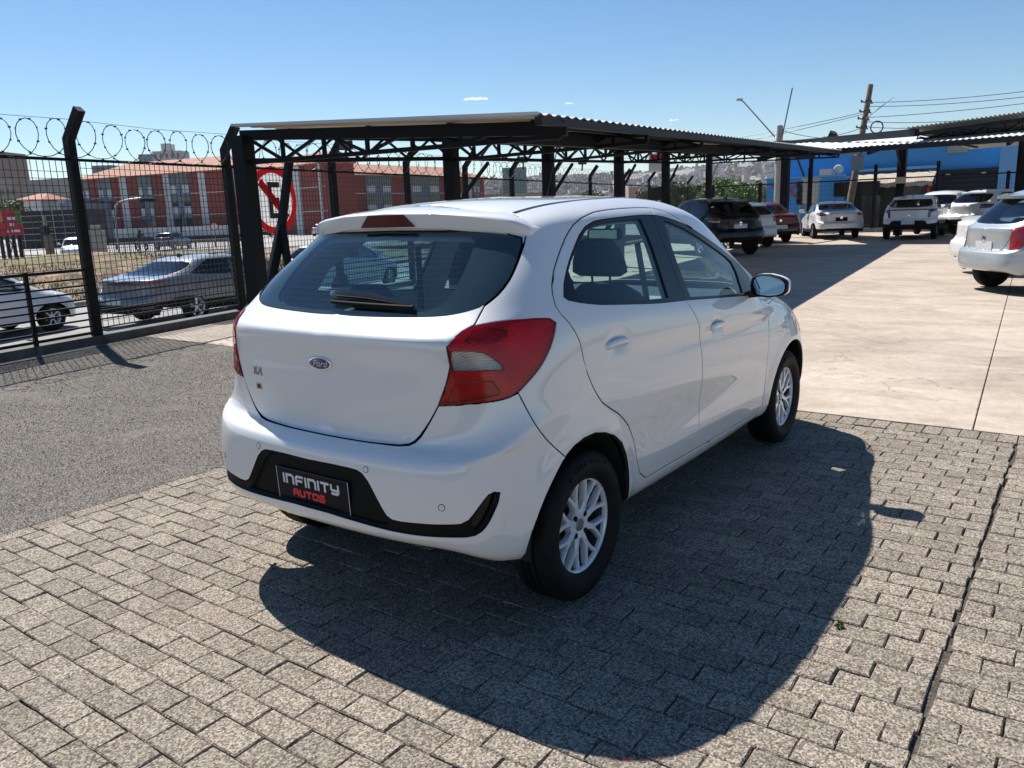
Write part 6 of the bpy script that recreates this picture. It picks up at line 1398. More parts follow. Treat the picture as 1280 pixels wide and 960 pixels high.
M['bank'] = speckle('bank_soil', (.07, .045, .028), (.16, .105, .06), (.25, .18, .105), 3.2, bump=.04, big=.35, c_spot=(.12, .15, .03, .35, .52, .8))
mk('bank', V, [(i*ny_+j, (i+1)*ny_+j, (i+1)*ny_+j+1, i*ny_+j+1) for i in range(nx_-1) for j in range(ny_-1)], M['bank'], smooth=True, kind='structure')
q = MB(); q.bar(fpt(-30, -.64, 11.05), fpt(90, -.64, 11.05), .20, .18); kb_ = q.build('street_kerb', M['concrete_old'], kind='structure')
gr = MB()
for k in range(15000):
    s, o_ = random.uniform(-6, 26), 11.3+abs(random.gauss(0, 4.2)); 
    if o_ > 26: continue
    p = fpt(s, 0, o_); t = (o_-11.2)/17; h = math.sin(min(1, t*1.25)*math.pi*.5)**.8; amp = 1.12*float(sstep(np.array([s]), -26, -6)[0])*(1-float(sstep(np.array([s]), 17, 27)[0])); z = -.74+h*amp; a = random.uniform(0, 6.28); L = random.uniform(.04, .17); wd_ = .022
    d = Vector((math.cos(a), math.sin(a), 0)); gr.cur = 0 if (noise.noise((p.x*.3, p.y*.3, 2)) > .05 and o_ < 15) else 1
    gr.add([Vector((p.x, p.y, z))-d*wd_, Vector((p.x, p.y, z))+d*wd_, Vector((p.x, p.y, z+L))+d*random.uniform(-.12, .12)], [(0, 1, 2)])
gr.build('verge_grass', [M['leaf'], M['dry_grass']], kind='stuff')
# ---- hill with the town on it
def hill_h(az, d):   # ridge height by azimuth (photo bearing)
    return 0
HB = []; V = []; F = []
nu_, nv_ = 120, 26
def bearing(px): v = ray_of(px, 250); return math.atan2(v[1], v[0])
b0_, b1_ = bearing(430), bearing(1500)
def ridge(px): return np.interp(px, [430, 560, 640, 700, 760, 830, 880, 940, 985, 1050, 1200, 1500], [232, 228, 223, 219.5, 217.5, 213, 208, 202.5, 203, 206, 212, 215])
def hpt(px, t):
    """t 0 foot .. 1 ridge of a slope 900-2300 m away"""
    d = 800+1500*t; v = ray_of(px, 250); v = v/np.linalg.norm(v[:2]); zr = (CAM_POS[2]+2300*(lambda r: r[2]/np.linalg.norm(r[:2]))(ray_of(px, ridge(px)))); z = -12+(zr+12)*(t**1.15)
    return np.array([CAM_POS[0]+v[0]*d, CAM_POS[1]+v[1]*d, z+(5*noise.noise((px*.03, t*6, 0))*t)])
for i in range(nu_):
    px = 430+1070*i/(nu_-1)
    for j in range(nv_): V.append(hpt(px, j/(nv_-1)*1.0))
    e = hpt(px, 1); w_ = e.copy(); w_[:2] = CAM_POS[:2]+(e[:2]-CAM_POS[:2])*1.4; w_[2] = -30; V.append(w_)
m_ = nv_+1
M['hill'] = mat('hill_scrub', (.17, .165, .15), .95, var=.35, vscale=.012, col2=(.25, .21, .19))
mk('hill', V, [(i*m_+j, (i+1)*m_+j, (i+1)*m_+j+1, i*m_+j+1) for i in range(nu_-1) for j in range(m_-1)], M['hill'], smooth=True, kind='structure')
cols = [mat('town_white', (.52, .48, .47), .9), mat('town_tile', (.34, .22, .18), .9), mat('town_beige', (.40, .34, .30), .9), mat('town_grey', (.27, .26, .27), .9), mat('town_green', (.10, .12, .07), .9)]
tw = MB()
for k in range(6800):
    px = random.uniform(430, 1010); t = random.random()**.8
    if noise.noise((px*.02, t*3, 7)) > .28: continue
    p = hpt(px, t); sz_ = random.uniform(4, 9); hgt = random.uniform(2.5, 6)*(1 if random.random() > .03 else 3); tw.cur = random.choices(range(5), [34, 26, 16, 12, 22])[0]
    tw.box((p[0], p[1], p[2]+hgt/2-1), (sz_, sz_*random.uniform(.7, 1.5), hgt), rz=random.uniform(0, 3))
tw.build('hillside_houses', cols, kind='stuff')
# low buildings in the middle distance
boxb('teal grey block like a big box behind the canopy columns', 630.5, 660, 210, 260, mat('teal_grey', (.17, .235, .24), .8), 0, 0, thick=12)
boxb('long low pale building with a row of dark windows behind the white car roof', 606, 690, 241.5, 190, M['beige_wall'], 12, 1, thick=10, name='shed', cat='shed')
boxb('low pinkish house between the third and fourth canopy columns', 786, 800, 234, 150, mat('pink_wall', (.48, .34, .30), .85), 2, 1, thick=8, name='house', cat='house')
# ---- trees
def tree(px, pyt, depth, spread, h, leafm, label, zb=-1.5, seed=1, n=1500, leaf=.28, flat=.8, trunk_h=.35, group=None, name='tree'):
    rg = random.Random(seed); c = Vector(dp(px, 250, depth)); zt = dp(px, pyt, depth)[2]; zb = zt-h; o = empty(name, (c.x, c.y, zb), 0, label, 'tree', group)
    tb = MB(); tops = []; th = h*trunk_h; tb.tube([(0, 0, 0), (.05*h*.1, 0, th*.6), (0, .02, th)], [h*.035, h*.028, h*.022], 8)
    for k in range(7):
        a = k*.9+rg.random(); e = Vector((math.cos(a)*spread*.55*rg.uniform(.5, 1), math.sin(a)*spread*.55*rg.uniform(.5, 1), th+(h-th)*rg.uniform(.35, .8))); md = Vector((0, 0, th))*.6+e*.4; tb.tube([(0, 0, th*.8), md, e], [h*.016, h*.011, h*.005], 6); tops.append(e)
    autosmooth(tb.build('trunk', M['wood_pole'], o), 60)
    cb = MB(); blobs = [(Vector((rg.gauss(0, .42)*spread, rg.gauss(0, .42)*spread, th+(h-th)*rg.uniform(.22, .86))), rg.uniform(.26, .46)*spread) for _ in range(22)]
    blobs = [(b, r*(1 if b.z < h*.7 else .75)) for b, r in blobs if (b.x/spread)**2+(b.y/spread)**2+((b.z-th-(h-th)*.5)/((h-th)*.52))**2 < 1.0]
    for k in range(n):
        b, r = rg.choice(blobs); d = Vector((rg.gauss(0, 1), rg.gauss(0, 1), rg.gauss(0, 1))).normalized(); p = b+d*r*rg.uniform(.72, 1.05); p.z = b.z+(p.z-b.z)*flat
        if p.z > h: continue
        x = Vector((rg.gauss(0, 1), rg.gauss(0, 1), rg.gauss(0, .6))).normalized(); y = (d+Vector((rg.gauss(0, .5), rg.gauss(0, .5), rg.gauss(0, .5)))).cross(x).normalized(); s = leaf*rg.uniform(.6, 1.3)
        cb.add([p-x*s, p-y*s*.55, p+x*s, p+y*s*.55], [(0, 1, 2, 3)])
    cb.build('crown', leafm, o); return o
tree(913, 221.5, 62, 2.4, 4.2, M['leaf'], 'round bright green tree beyond the fence right of the last canopy columns', seed=3, n=9000, leaf=.10, trunk_h=.2, flat=.95)
tree(846, 226, 66, 1.9, 4.0, M['leaf2'], 'olive green bushy tree between the fifth and last canopy columns', seed=4, n=5000, leaf=.12, trunk_h=.2)
tree(868, 229, 75, 1.7, 4.0, M['leaf2'], 'olive green bush standing behind the dark suv roof', seed=14, n=4000, leaf=.13, trunk_h=.2)
tree(806, 236, 70, 1.5, 3.2, M['leaf2'], 'small yellowish green bush left of the dark notice board', seed=5, n=3000, leaf=.12, trunk_h=.2)
tree(735, 238, 80, 2.6, 3.4, M['leaf2'], 'low green shrub clump right of the third canopy column', seed=6, n=4000, leaf=.14, trunk_h=.2)
tree(946, 233, 70, 2.2, 4.2, M['leaf3'], 'dry yellow brown tree left of the straight concrete pole', seed=8, n=5000, leaf=.12, trunk_h=.2)
tree(962, 220, 92, 1.5, 6.0, M['leaf2'], 'grey green slender tree behind the straight concrete pole', seed=9, n=3000, leaf=.15, trunk_h=.3)
tree(16, 248, 105, 2.6, 5.2, M['leaf3'] if 0 else M['leaf2'], 'yellow green round tree above the red billboard', seed=10, n=4000, leaf=.16, trunk_h=.3)
tree(1037, 160, 70, 1.0, 6.0, mat('needles_dark', (.02, .03, .02), .8), 'dark pointed treetop showing above the spanning beam', seed=12, n=900, leaf=.26, trunk_h=.3)
# ---- small clouds
def cloudmat():
    g = NT('cloud'); d = g.n('ShaderNodeBsdfDiffuse'); d.inputs[0].default_value = (.95, .95, .96, 1); t = g.n('ShaderNodeBsdfTransparent'); tl_ = g.n('ShaderNodeBsdfTranslucent'); tl_.inputs[0].default_value = (.95, .95, .96, 1); a = g.n('ShaderNodeAddShader'); g.l(d.outputs[0], a.inputs[0]); g.l(tl_.outputs[0], a.inputs[1])
    lw = g.n('ShaderNodeLayerWeight'); lw.inputs[0].default_value = .55; mr = g.n('ShaderNodeMapRange'); mr.inputs[1].default_value = .15; mr.inputs[2].default_value = .75; mr.inputs[3].default_value = .62; mr.inputs[4].default_value = 1.0; g.l(lw.outputs['Facing'], mr.inputs[0])
    tc = g.n('ShaderNodeTexCoord'); nz = g.n('ShaderNodeTexNoise'); nz.inputs['Scale'].default_value = .09; nz.inputs['Detail'].default_value = 7; g.l(tc.outputs['Object'], nz.inputs['Vector']); r2 = g.n('ShaderNodeMapRange'); r2.inputs[1].default_value = .38; r2.inputs[2].default_value = .62; r2.inputs[3].default_value = .45; r2.inputs[4].default_value = 0; g.l(nz.outputs[0], r2.inputs[0]); ad = g.n('ShaderNodeMath', operation='ADD', use_clamp=True); g.l(mr.outputs[0], ad.inputs[0]); g.l(r2.outputs[0], ad.inputs[1])
    mx = g.n('ShaderNodeMixShader'); g.l(ad.outputs[0], mx.inputs[0]); g.l(a.outputs[0], mx.inputs[1]); g.l(t.outputs[0], mx.inputs[2]); g.l(mx.outputs[0], g.out.inputs[0]); return g.m
CM = cloudmat()
def cloud(px, py, wpx, label, seed):
    rg = random.Random(seed); c = Vector(dp(px, py, 2600)); w_ = wpx*2600/F_PX/2; bm = bmesh.new(); sd = Vector((-(c.y), c.x, 0)).normalized()
    for k in range(9):
        t = rg.uniform(-1, 1); r = w_*rg.uniform(.12, .26)*(1.15-abs(t)); M4 = Matrix.Translation(sd*t*w_*.85+Vector((0, 0, r*.25)))@Matrix.Diagonal((1.5, 1.5, .55, 1)); n0 = len(bm.verts)
        res = bmesh.ops.create_icosphere(bm, subdivisions=3, radius=r, matrix=M4)
        for v in res['verts']: v.co += (v.co-sd*t*w_*.85)*.35*noise.noise(v.co*(2.2/r))
    me = bpy.data.meshes.new('cloud'); bm.to_mesh(me); bm.free(); [setattr(p, 'use_smooth', True) for p in me.polygons]; me.materials.append(CM); o = bpy.data.objects.new('cloud', me); COL.objects.link(o); o.location = c; o.visible_shadow = True; tag(o, label, 'cloud')
cloud(594, 124.5, 44, 'small white cloud near the top centre of the sky', 1); cloud(713, 129.5, 20, 'tiny white cloud right of the centre cloud', 2); cloud(842, 150.5, 22, 'tiny faint cloud above the far canopy roof', 3); cloud(509, 187, 26, 'low faint cloud seen through the near canopy truss', 5)
# ------------------------------------------------------------------ the other cars
def warp(spec):
    N = BASE.copy(); x, w, z = N[..., 0], N[..., 1], N[..., 2]; wb = spec.get('wb', 2.6)/2.491
    belt = spec.get('belt', 1.0); roof = spec.get('roof', 1.5); lift = spec.get('lift', 0); ro = spec.get('ro', .75)/.68; fo = spec.get('fo', .85)/.75
    tr = spec.get('trunk', 0)
    if tr:
        for r in range(21):
            k = 1.0 if r <= 11 else (.80 if r == 12 else (.30 if r == 13 else 0))
            rr = x[:, r] < .9; tt = np.clip((.45-x[:, r])/.75, 0, 1); tt = tt*tt*(3-2*tt)
            x[:, r] -= tr*k*tt*rr
            if r >= 13: x[:, r] += spec.get('rake', 0)*np.clip((.9-x[:, r])/1.0, 0, 1)*(r-12)/8
    elif spec.get('rake'):
        for r in range(12, 21): x[:, r] += spec['rake']*np.clip((.9-x[:, r])/1.0, 0, 1)*np.clip((r-11)/5, 0, 1)
    N[..., 0] = np.where(x < 0, x*ro, np.where(x > 2.491, 2.491*wb+(x-2.491)*fo, x*wb))
    N[..., 2] = np.interp(z, [.25, .36, 1.13, 1.59], [.22+lift, .33+lift*.8, belt, roof])
    N[..., 1] = w*spec.get('hw', .89)/.845
    if spec.get('boxy'):   # straighter greenhouse
        k = spec['boxy']; g_ = np.clip((N[..., 2]-belt)/(roof-belt), 0, 1); top = np.arange(21)[None, :] < 18; N[..., 1] = np.where(top, N[..., 1]*(1+k*g_*.35), N[..., 1])
    return N
def quad(u0, u1, v0, v1): return [(u0, v0), (u1, v0), (u1, v1), (u0, v1)]
CARC = [0]
def paint(name, c, metal=0): return mat(name, c, .33, coat=1, metal=metal, spec=.4)
def make_car(label, cat, name, pos, heading, spec, pm_, lamps, z=0., group=None, h=.085, glassm='glass_dark', plate=None, dark_low=None, wheelst='five', wheels_detail=True, plate_v=.25):
    sk = Skin(warp(spec)); u_ = uvp
    thin = lambda P: P[::2] if len(P) > 24 else P
    win = [(0, .6585)]+thin(u_('winR'))+[(.150, .83), (.10, .842), (.05, .846), (0, .847)]
    if spec.get('trunk'): win = [(0, .672), (.05, .674), (.09, .68), (.125, .70), (.142, .735), (.150, .78), (.152, .815), (.12, .84), (.06, .85), (0, .852)]
    hat = thin(u_('hatchR')); hatch = [(0, .3232)]+hat+[(.160, .85)]+u_('roofseam')+[(0, .953)]
    ws = [(1, .672), (.84, .672), (.765, .675), (.75, .74), (.73, .80), (.705, .855), (.72, .878), (.80, .893), (.9, .898), (1, .898)]
    order = [('arch', u_('reararch')), ('arch', u_('frontarch'))]+[(n_, P) for n_, P, m_, d_ in lamps]+[('rglass', thin(u_('rglass'))), ('fglass', thin(u_('fglass'))), ('rtrim', thin(u_('rtrim'))), ('ftrim', thin(u_('ftrim'))), ('win', win), ('ws', ws)]
    low = dark_low or (lambda c: c[:, 1] < -1)
    lowp = [[(0, dark_low_v), (1, dark_low_v)] for dark_low_v in ([dark_low] if isinstance(dark_low, float) else [])]
    if isinstance(dark_low, float): order.append(('low', lambda c, dv=dark_low: c[:, 1] < dv))
    elif dark_low: order.append(('low', dark_low))
    order += [('rdoor', thin(u_('rdoor'))), ('fdoor', thin(u_('fdoor'))), ('hatch', hatch), ('hl', [(.815, .30), (.90, .33), (.915, .42), (.86, .50), (.80, .50), (.79, .44)])]
    polys = [(P, k not in ('hatch', 'win')) if k not in ('hatch', 'win') else (P, False) for k, P in order if not callable(P)]+[(P, False) for P in lowp]
    uv, T = triangulate(polys, h); lab = classify(uv, T, order); sel = lambda *k: T[np.isin(lab, k)]
    car = empty(name, (pos[0], pos[1], z), heading, label, cat, group)
    lp = .02
    panel(sk, uv, sel('body'), 'body', pm_, 0, car, gap=.003, lip=lp); panel(sk, uv, T[~np.isin(lab, ['arch', 'win', 'rglass', 'fglass', 'ws'])], 'gap_shade_shell', M['dark'], 0, car, gap=-.004, depth=-.024, lip=-1)  # second panel is an added dark shell that shades the shut lines
    hh = panel(sk, uv, sel('hatch'), 'boot_lid' if spec.get('trunk') else 'tailgate', pm_, 0, car, gap=.004, lip=lp)
    panel(sk, uv, sel('low'), 'lower_cladding', M['black_plastic'], 0, car, gap=.001, lip=lp); panel(sk, uv, sel('win'), 'rear_window', M[glassm], 0, car, gap=.003, depth=-.004, lip=.01)
    panel(sk, uv, sel('ws'), 'windscreen', M['glass_front'], 0, car, gap=.002, depth=-.004, lip=-1)
    for s in (-1, 1):
        for d, tr, gl, gu in (('rdoor', 'rtrim', 'rglass', 'rear_door'), ('fdoor', 'ftrim', 'fglass', 'front_door')):
            dr = panel(sk, uv, sel(d), gu, pm_, s, car, gap=.004, lip=lp); panel(sk, uv, sel(tr), 'window_trim', M['black_trim'], s, dr, gap=.001, depth=-.002, lip=.01); panel(sk, uv, sel(gl), 'door_window', M[glassm], s, dr, gap=-.001, depth=-.008, lip=-1)
            p, n, a, b = patch(sk, .3835 if d == 'rdoor' else .554, .467, s); q = MB(); p = Vector(p); n = Vector(n); q.tube([p-Vector((.09, 0, 0))+n*.002, p-Vector((.05, 0, 0))+n*.022, p+Vector((.05, 0, 0))+n*.022, p+Vector((.09, 0, 0))+n*.002], [.008, .014, .014, .008], 6); q.build('handle', pm_, dr)
        panel(sk, uv, sel('hl'), 'headlight', M['lamp_house'], s, car, gap=.002, depth=.002, lip=.01)
        for n_, P, m_, d_ in lamps: panel(sk, uv, sel(n_), n_.split('#')[0], m_, s, car, gap=.001, depth=d_, lip=.015, rnd=.003)
    wbv = spec.get('wb', 2.6); hw = spec.get('hw', .89); R = spec.get('R', .32)
    for s in (-1, 1):
        for cx, rx in ((-.045*wbv/2.491, .36), (2.47*wbv/2.491, .42)):
            wl = MB(); V = []; K = 12; zc = R
            for yy in (hw*.95, hw*.6):
                for i in range(K+1): t = math.pi*(1-i/K); V.append((cx+rx*math.cos(t), yy*s, zc+.06+rx*1.0*math.sin(t)))
            wl.add(V, [(i, i+1, K+2+i, K+1+i) for i in range(K)]+[tuple(range(2*K+1, K, -1))]); wl.build('wheel_housing', M['dark'], car)
        for x in (0, wbv): wheel(car, x, s*(hw-.125), s, R, R, wheelst, R*.66)
        mb = MB(); mx_ = 1.80*wbv/2.491; bz = spec.get('belt', 1.0); q = [(0, 0, 0)]; V = []
        mb.box((mx_, s*(hw+.09), bz+.04), (.12, .20, .14), bev=.03); mb.bar((mx_+.03, s*(hw-.06), bz-.02), (mx_+.03, s*(hw+.06), bz), .05, .05); autosmooth(mb.build('door_mirror', pm_, car), 50)
    ub = MB(); ub.box((wbv/2, 0, .36+spec.get('lift', 0)*.7), (wbv+.5, hw*1.5, .04)); ub.build('underbody', M['dark'], car)
    ib = MB(); bz = spec.get('belt', 1.0)
    for y in (-.36, .36): ib.box((1.15, y, bz+.0), (.14, .46, .5), bev=.04); ib.box((1.12, y, bz+.33), (.10, .26, .2), bev=.04)
    ib.build('front_seats', M['fabric'], car, kind='stuff'); ib = MB(); ib.box((.25, 0, bz-.1), (.15, 1.15, .4), bev=.05); ib.build('rear_seat', M['fabric'], car); ib = MB(); ib.box((wbv*.72, 0, bz-.14), (.5, 1.3, .2), bev=.05); ib.build('dashboard', M['dash'], car); ib = MB(); ib.box((wbv*.42, 0, .55+spec.get('lift', 0)), (wbv*.95, 1.3, .03)); ib.build('cabin_floor', M['dark'], car)
    if plate:
        p, n, a, b = patch(sk, .0005, plate_v, -1); p = Vector((p[0], 0, p[2])); n = Vector((n[0], 0, n[2])).normalized(); y = Vector((0, 1, 0)); up = n.cross(y); up = up if up.z > 0 else -up
        def pb(w_, h_, d0, d1, m_, nm, cy=0): V = [p+y*(a*w_/2)+up*(cy+b*h_/2)+n*d for d in (d0, d1) for a, b in ((-1, -1), (1, -1), (1, 1), (-1, 1))]; return fix_normals(mk(nm, V, [(3, 2, 1, 0), (4, 5, 6, 7), (0, 1, 5, 4), (1, 2, 6, 5), (2, 3, 7, 6), (3, 0, 4, 7)], m_, car))
        pb(.42, .14, -.02, .007, plate, 'number_plate')
        if plate is M['plate_grey'] and cat == 'suv' and 'black' in label: pb(.42, .03, .012, .014, M['badge_blue'], 'plate_band', .055)
    ex = spec.get('extras', ())
    if 'spoiler' in ex:
        q = MB(); V = []; F = []
        for y in np.linspace(-.58, .58, 9)*hw/.845:
            pa_, na_, _, _ = patch(sk, abs(y)*.045, .90, 1 if y >= 0 else -1); bx_ = pa_[0]-.22+.16*(abs(y)/.58)**2; V += [(pa_[0]+.05, y, pa_[2]-.03), (pa_[0]+.05, y, pa_[2]+.008), (bx_, y, pa_[2]-.03), (bx_+.01, y, pa_[2]-.075)]
        F = [(4*i+j, 4*i+(j+1) % 4, 4*i+4+(j+1) % 4, 4*i+4+j) for i in range(8) for j in range(4)]+[(0, 1, 2, 3), (35, 34, 33, 32)]; q.add(V, F); autosmooth(q.build('roof_spoiler', spec.get('spoilm', pm_), car), 40)
    if 'lipspoiler' in ex:
        q = MB(); V = []
        for y in np.linspace(-.6, .6, 9)*hw/.845: pa_, na_, _, _ = patch(sk, abs(y)*.05, .61, 1 if y >= 0 else -1); V += [(pa_[0]+.03, y, pa_[2]), (pa_[0]-.02, y, pa_[2]+.09), (pa_[0]-.07, y, pa_[2]+.085), (pa_[0]-.02, y, pa_[2]-.02)]
        F = [(4*i+j, 4*i+(j+1) % 4, 4*i+4+(j+1) % 4, 4*i+4+j) for i in range(8) for j in range(4)]+[(0, 1, 2, 3), (35, 34, 33, 32)]; q.add(V, F); autosmooth(q.build('boot_spoiler', pm_, car), 40)
    if 'rails' in ex:
        for s in (-1, 1): pts = [patch(sk, u, .905, s)[0]+np.array([0, 0, .045]) for u in np.linspace(.26, .62, 8)]; q = MB(); q.tube(pts, .018, 6); q.build('roof_rail', M['galv'] if 'silver' in ex else M['black_trim'], car)
    if 'fin' in ex: pa_, _, _, _ = patch(sk, .0005, .955, 1); q = MB(); q.prism([(-.09, 0), (.09, -.0), (-.04, .075), (-.085, .07)], -.02, .02, lambda x, y, z_: Vector((pa_[0]+.08+x, y, pa_[2]+z_))); q.build('antenna_fin', M['black_trim'], car)
    if 'badge' in ex: p, n, a, b = patch(sk, .0005, spec.get('badge_v', .44), -1); q = MB(); q.lathe([(0, -.012), (.05, -.01), (.055, 0)], (p[0], 0, p[2]), 'X', 16); q.build('maker_badge', M['chrome'], car)
    if 'exhaust' in ex:
        for s in (-1, 1): q = MB(); q.tube([(-.6*spec.get('ro', .75)/.68, s*.5, .30), (-.72*spec.get('ro', .75)/.68, s*.5, .30)], .035, 10); q.build('exhaust_pipe', M['chrome'], car)
    return car
R_ = M['red_solid']; RL = mat('tail_red', (.33, .008, .012), .22, coat=.8); RD = mat('tail_dark', (.09, .008, .012), .18, coat=.8); CLR = mat('tail_clear', (.55, .53, .55), .2, coat=.8)
PW_ = paint('pearl_white', (.74, .75, .765)); PW2 = paint('plain_white', (.70, .71, .72)); PB = mat('black_paint', (.003, .0045, .008), .3, coat=.45, spec=.15); PR = mat('wine_paint', (.07, .004, .008), .3, coat=.6, spec=.2); PS = paint('silver_paint', (.42, .46, .48), .35); PG = paint('steel_grey_paint', (.20, .21, .225), .1)
D2R = math.radians
slim = lambda v0, v1, u0=.075, u1=.27: [(u0, v0), (u0+.01, v1), (u1-.03, v1+.005), (u1, (v0+v1)/2), (u1-.04, v0-.01)]
ins_low = lambda dv, ins: (lambda c: (c[:, 1] < dv) | ((c[:, 0] < .05) & (c[:, 1] < ins)))
# under the long canopy
make_car('black suv with pale number plate parked under the canopy, its rear towards us', 'suv', 'suv', (20.55, 6.55), D2R(52), dict(wb=2.64, ro=.88, fo=.85, belt=1.14, roof=1.68, lift=.10, hw=.92, R=.36, boxy=.10, rake=-.06, extras=('spoiler', 'fin', 'exhaust', 'rails', 'badge')), PB,
    [('tail_light', slim(.47, .555), RD, .004), ('tail_light_edge', [(.085, .455), (.09, .468), (.22, .468), (.22, .455)], CLR, .004), ('reflector', quad(.085, .15, .075, .095), RL, .006)], dark_low=.10, plate=M['plate_grey'], plate_v=.42)
make_car('silver white hatchback half hidden between the black suv and the wine red car', 'car', 'hatchback', (24.6, 7.35), D2R(50), dict(wb=2.5, belt=1.05, roof=1.52, lift=.04, hw=.86, R=.31, extras=('spoiler', 'badge')), PW2,
    [('tail_light', [(.088, .44), (.088, .57), (.2, .58), (.26, .55), (.22, .45)], RL, .004)], plate=M['plate_grey'], plate_v=.12)
make_car('wine red saloon with pale plate parked nose in under the canopy', 'car', 'saloon_car', (27.7, 7.75), D2R(42), dict(wb=2.6, ro=.8, trunk=.42, rake=.12, belt=1.03, roof=1.48, hw=.88, R=.33, extras=('badge',)), PR,
    [('tail_light', slim(.46, .56), RD, .004)], dark_low=.09, plate=M['plate_grey'], plate_v=.20)
# across the end
make_car('white saloon with black dealer plate and tinted rear window parked below the rear canopy', 'car', 'saloon_car', (31.0, 6.15), D2R(24), dict(wb=2.7, ro=.85, trunk=.50, rake=.16, belt=1.02, roof=1.45, hw=.89, R=.32, extras=('fin', 'badge')), PW_,
    [('tail_light', [(.065, .475), (.075, .525), (.13, .57), (.23, .575), (.265, .54), (.235, .48), (.15, .462)], RL, .005)], dark_low=[(0, 0), (0, .075), (.05, .075), (.09, .06), (1, .06), (1, 0)], plate=M['plate_navy'], plate_v=.42)
make_car('white crossover with full width dark red light bar near the end of the yard', 'car', 'crossover', (29.7, 3.20), D2R(3), dict(wb=2.7, ro=.82, belt=1.10, roof=1.56, lift=.05, hw=.90, R=.335, rake=.10, extras=('spoiler', 'fin', 'badge'), badge_v=.42), PW_,
    [('tail_light', [(.085, .40), (.085, .50), (.12, .535), (.25, .535), (.23, .47), (.13, .46), (.11, .39)], RD, .005), ('light_bar', quad(0, .086, .495, .53), RD, .005)], dark_low=[(0, 0), (0, .235), (.045, .235), (.062, .20), (.078, .13), (1, .13), (1, 0)], plate=M['plate_grey'], plate_v=.17)
make_car('white hatchback showing only its rounded roof behind the crossover', 'car', 'hatchback', (34.0, 2.95), D2R(-8), dict(wb=2.6, belt=1.12, roof=1.70, lift=.08, hw=.88, R=.33, boxy=.12), PW2, [('tail_light', slim(.45, .57), RL, .004)], plate=M['plate_grey'], plate_v=.2)
make_car('white suv with dark lamps and tinted rear window parked right of the crossover', 'suv', 'suv', (33.2, 1.55), D2R(-28), dict(wb=2.67, ro=.85, belt=1.16, roof=1.68, lift=.10, hw=.92, R=.355, boxy=.05, rake=.05, extras=('spoiler', 'fin')), PW_,
    [('tail_light', slim(.455, .575, .07), RD, .005)], dark_low=.12, plate=M['plate_grey'], plate_v=.40)
make_car('silver suv with black roof rails mostly hidden behind the silver hatchback', 'suv', 'suv', (20.6, -1.35), D2R(-52), dict(wb=2.67, ro=.85, belt=1.14, roof=1.66, lift=.10, hw=.91, R=.35, boxy=.08, extras=('spoiler', 'rails', 'silver')), PS,
    [('tail_light', [(.088, .44), (.088, .58), (.2, .60), (.26, .56), (.22, .45)], RL, .005)], dark_low=.10, plate=M['plate_grey'], plate_v=.40)
make_car('light silver saloon with boot spoiler peeping out left of the silver hatchback', 'car', 'saloon_car', (15.95, -1.22), D2R(-54), dict(wb=2.5, ro=.8, trunk=.36, rake=.05, belt=1.02, roof=1.44, hw=.85, R=.30, extras=('lipspoiler',)), PW2,
    [('tail_light', [(.09, .40), (.09, .55), (.17, .57), (.25, .52), (.22, .42)], RL, .005)], plate=M['plate_grey'], plate_v=.42)
make_car('silver hatchback with blank plate parked angled at the right edge in the sun', 'car', 'hatchback', (12.45, -1.36), D2R(-53), dict(wb=2.44, ro=.70, belt=1.02, roof=1.60, lift=.02, hw=.82, R=.295, rake=.02, boxy=.08, extras=('spoiler', 'badge')), PS,
    [('tail_light', [(.092, .36), (.088, .46), (.10, .555), (.15, .60), (.215, .60), (.235, .54), (.21, .42), (.16, .36)], RL, .006), ('lamp_top', [(.115, .545), (.15, .597), (.21, .598), (.222, .56)], CLR, .007)], plate=M['plate_grey'], plate_v=.40, h=.06, wheelst='cap', glassm='glass_mid')
# on the street outside the fence
make_car('white hatchback on the street seen side on through the bar gate at the left edge', 'car', 'hatchback', (2.98, 16.25), D2R(11.5), dict(wb=2.55, ro=.72, belt=1.03, roof=1.50, hw=.86, R=.305), PW2, [('tail_light', slim(.42, .56), RL, .004)], z=-.70, wheelst='cap', h=.075)
make_car('grey fastback with thin red light strip on the street behind the wire mesh', 'car', 'fastback_car', (7.75, 14.93), D2R(11.5), dict(wb=2.9, ro=.98, fo=.9, trunk=.34, rake=.42, belt=1.05, roof=1.47, hw=.94, R=.345, extras=('fin',)), PG, [('tail_light', [(.10, .475), (.10, .505), (.24, .515), (.25, .49)], mat('tail_lit_red', (.55, .02, .03), .25, coat=.8), .004), ('light_bar', quad(0, .10, .475, .505), RD, .004), ('reflector', quad(.10, .19, .075, .10), RD, .005)], z=-.70, dark_low=.13, plate=M['plate_grey'], plate_v=.20, h=.07)
make_car('white car parked on the street beyond the first canopy column', 'car', 'hatchback', (13.2, 16.1), D2R(11.5), dict(wb=2.6, ro=.8, belt=1.05, roof=1.50, hw=.88, R=.32), PW2, [('tail_light', slim(.42, .56), RL, .004)], z=-.70)
for label, px, py, dpt, hd, pt in (('white hatchback coming along the far road left of the tall fence post', 99, 322, 57, -122, PW2), ('dark blue car passing on the far road in front of the red block', 208, 312.5, 67, 30, paint('blue_dark_paint', (.03, .05, .085))), ('pale car on the far road seen below the no parking sign', 400, 295, 74, 25, PW2), ('dark car on the far road left of the leaning strut', 333, 296, 76, 25, PB)):
    a = gp(px, py, -.735); make_car(label, 'car', 'hatchback', (a[0], a[1]), D2R(hd), dict(wb=2.5, belt=1.03, roof=1.5, hw=.86, R=.31), pt, [('tail_light', slim(.42, .56), RL, .004)], z=-.735, h=.16, plate=M['plate_grey'], plate_v=.4)
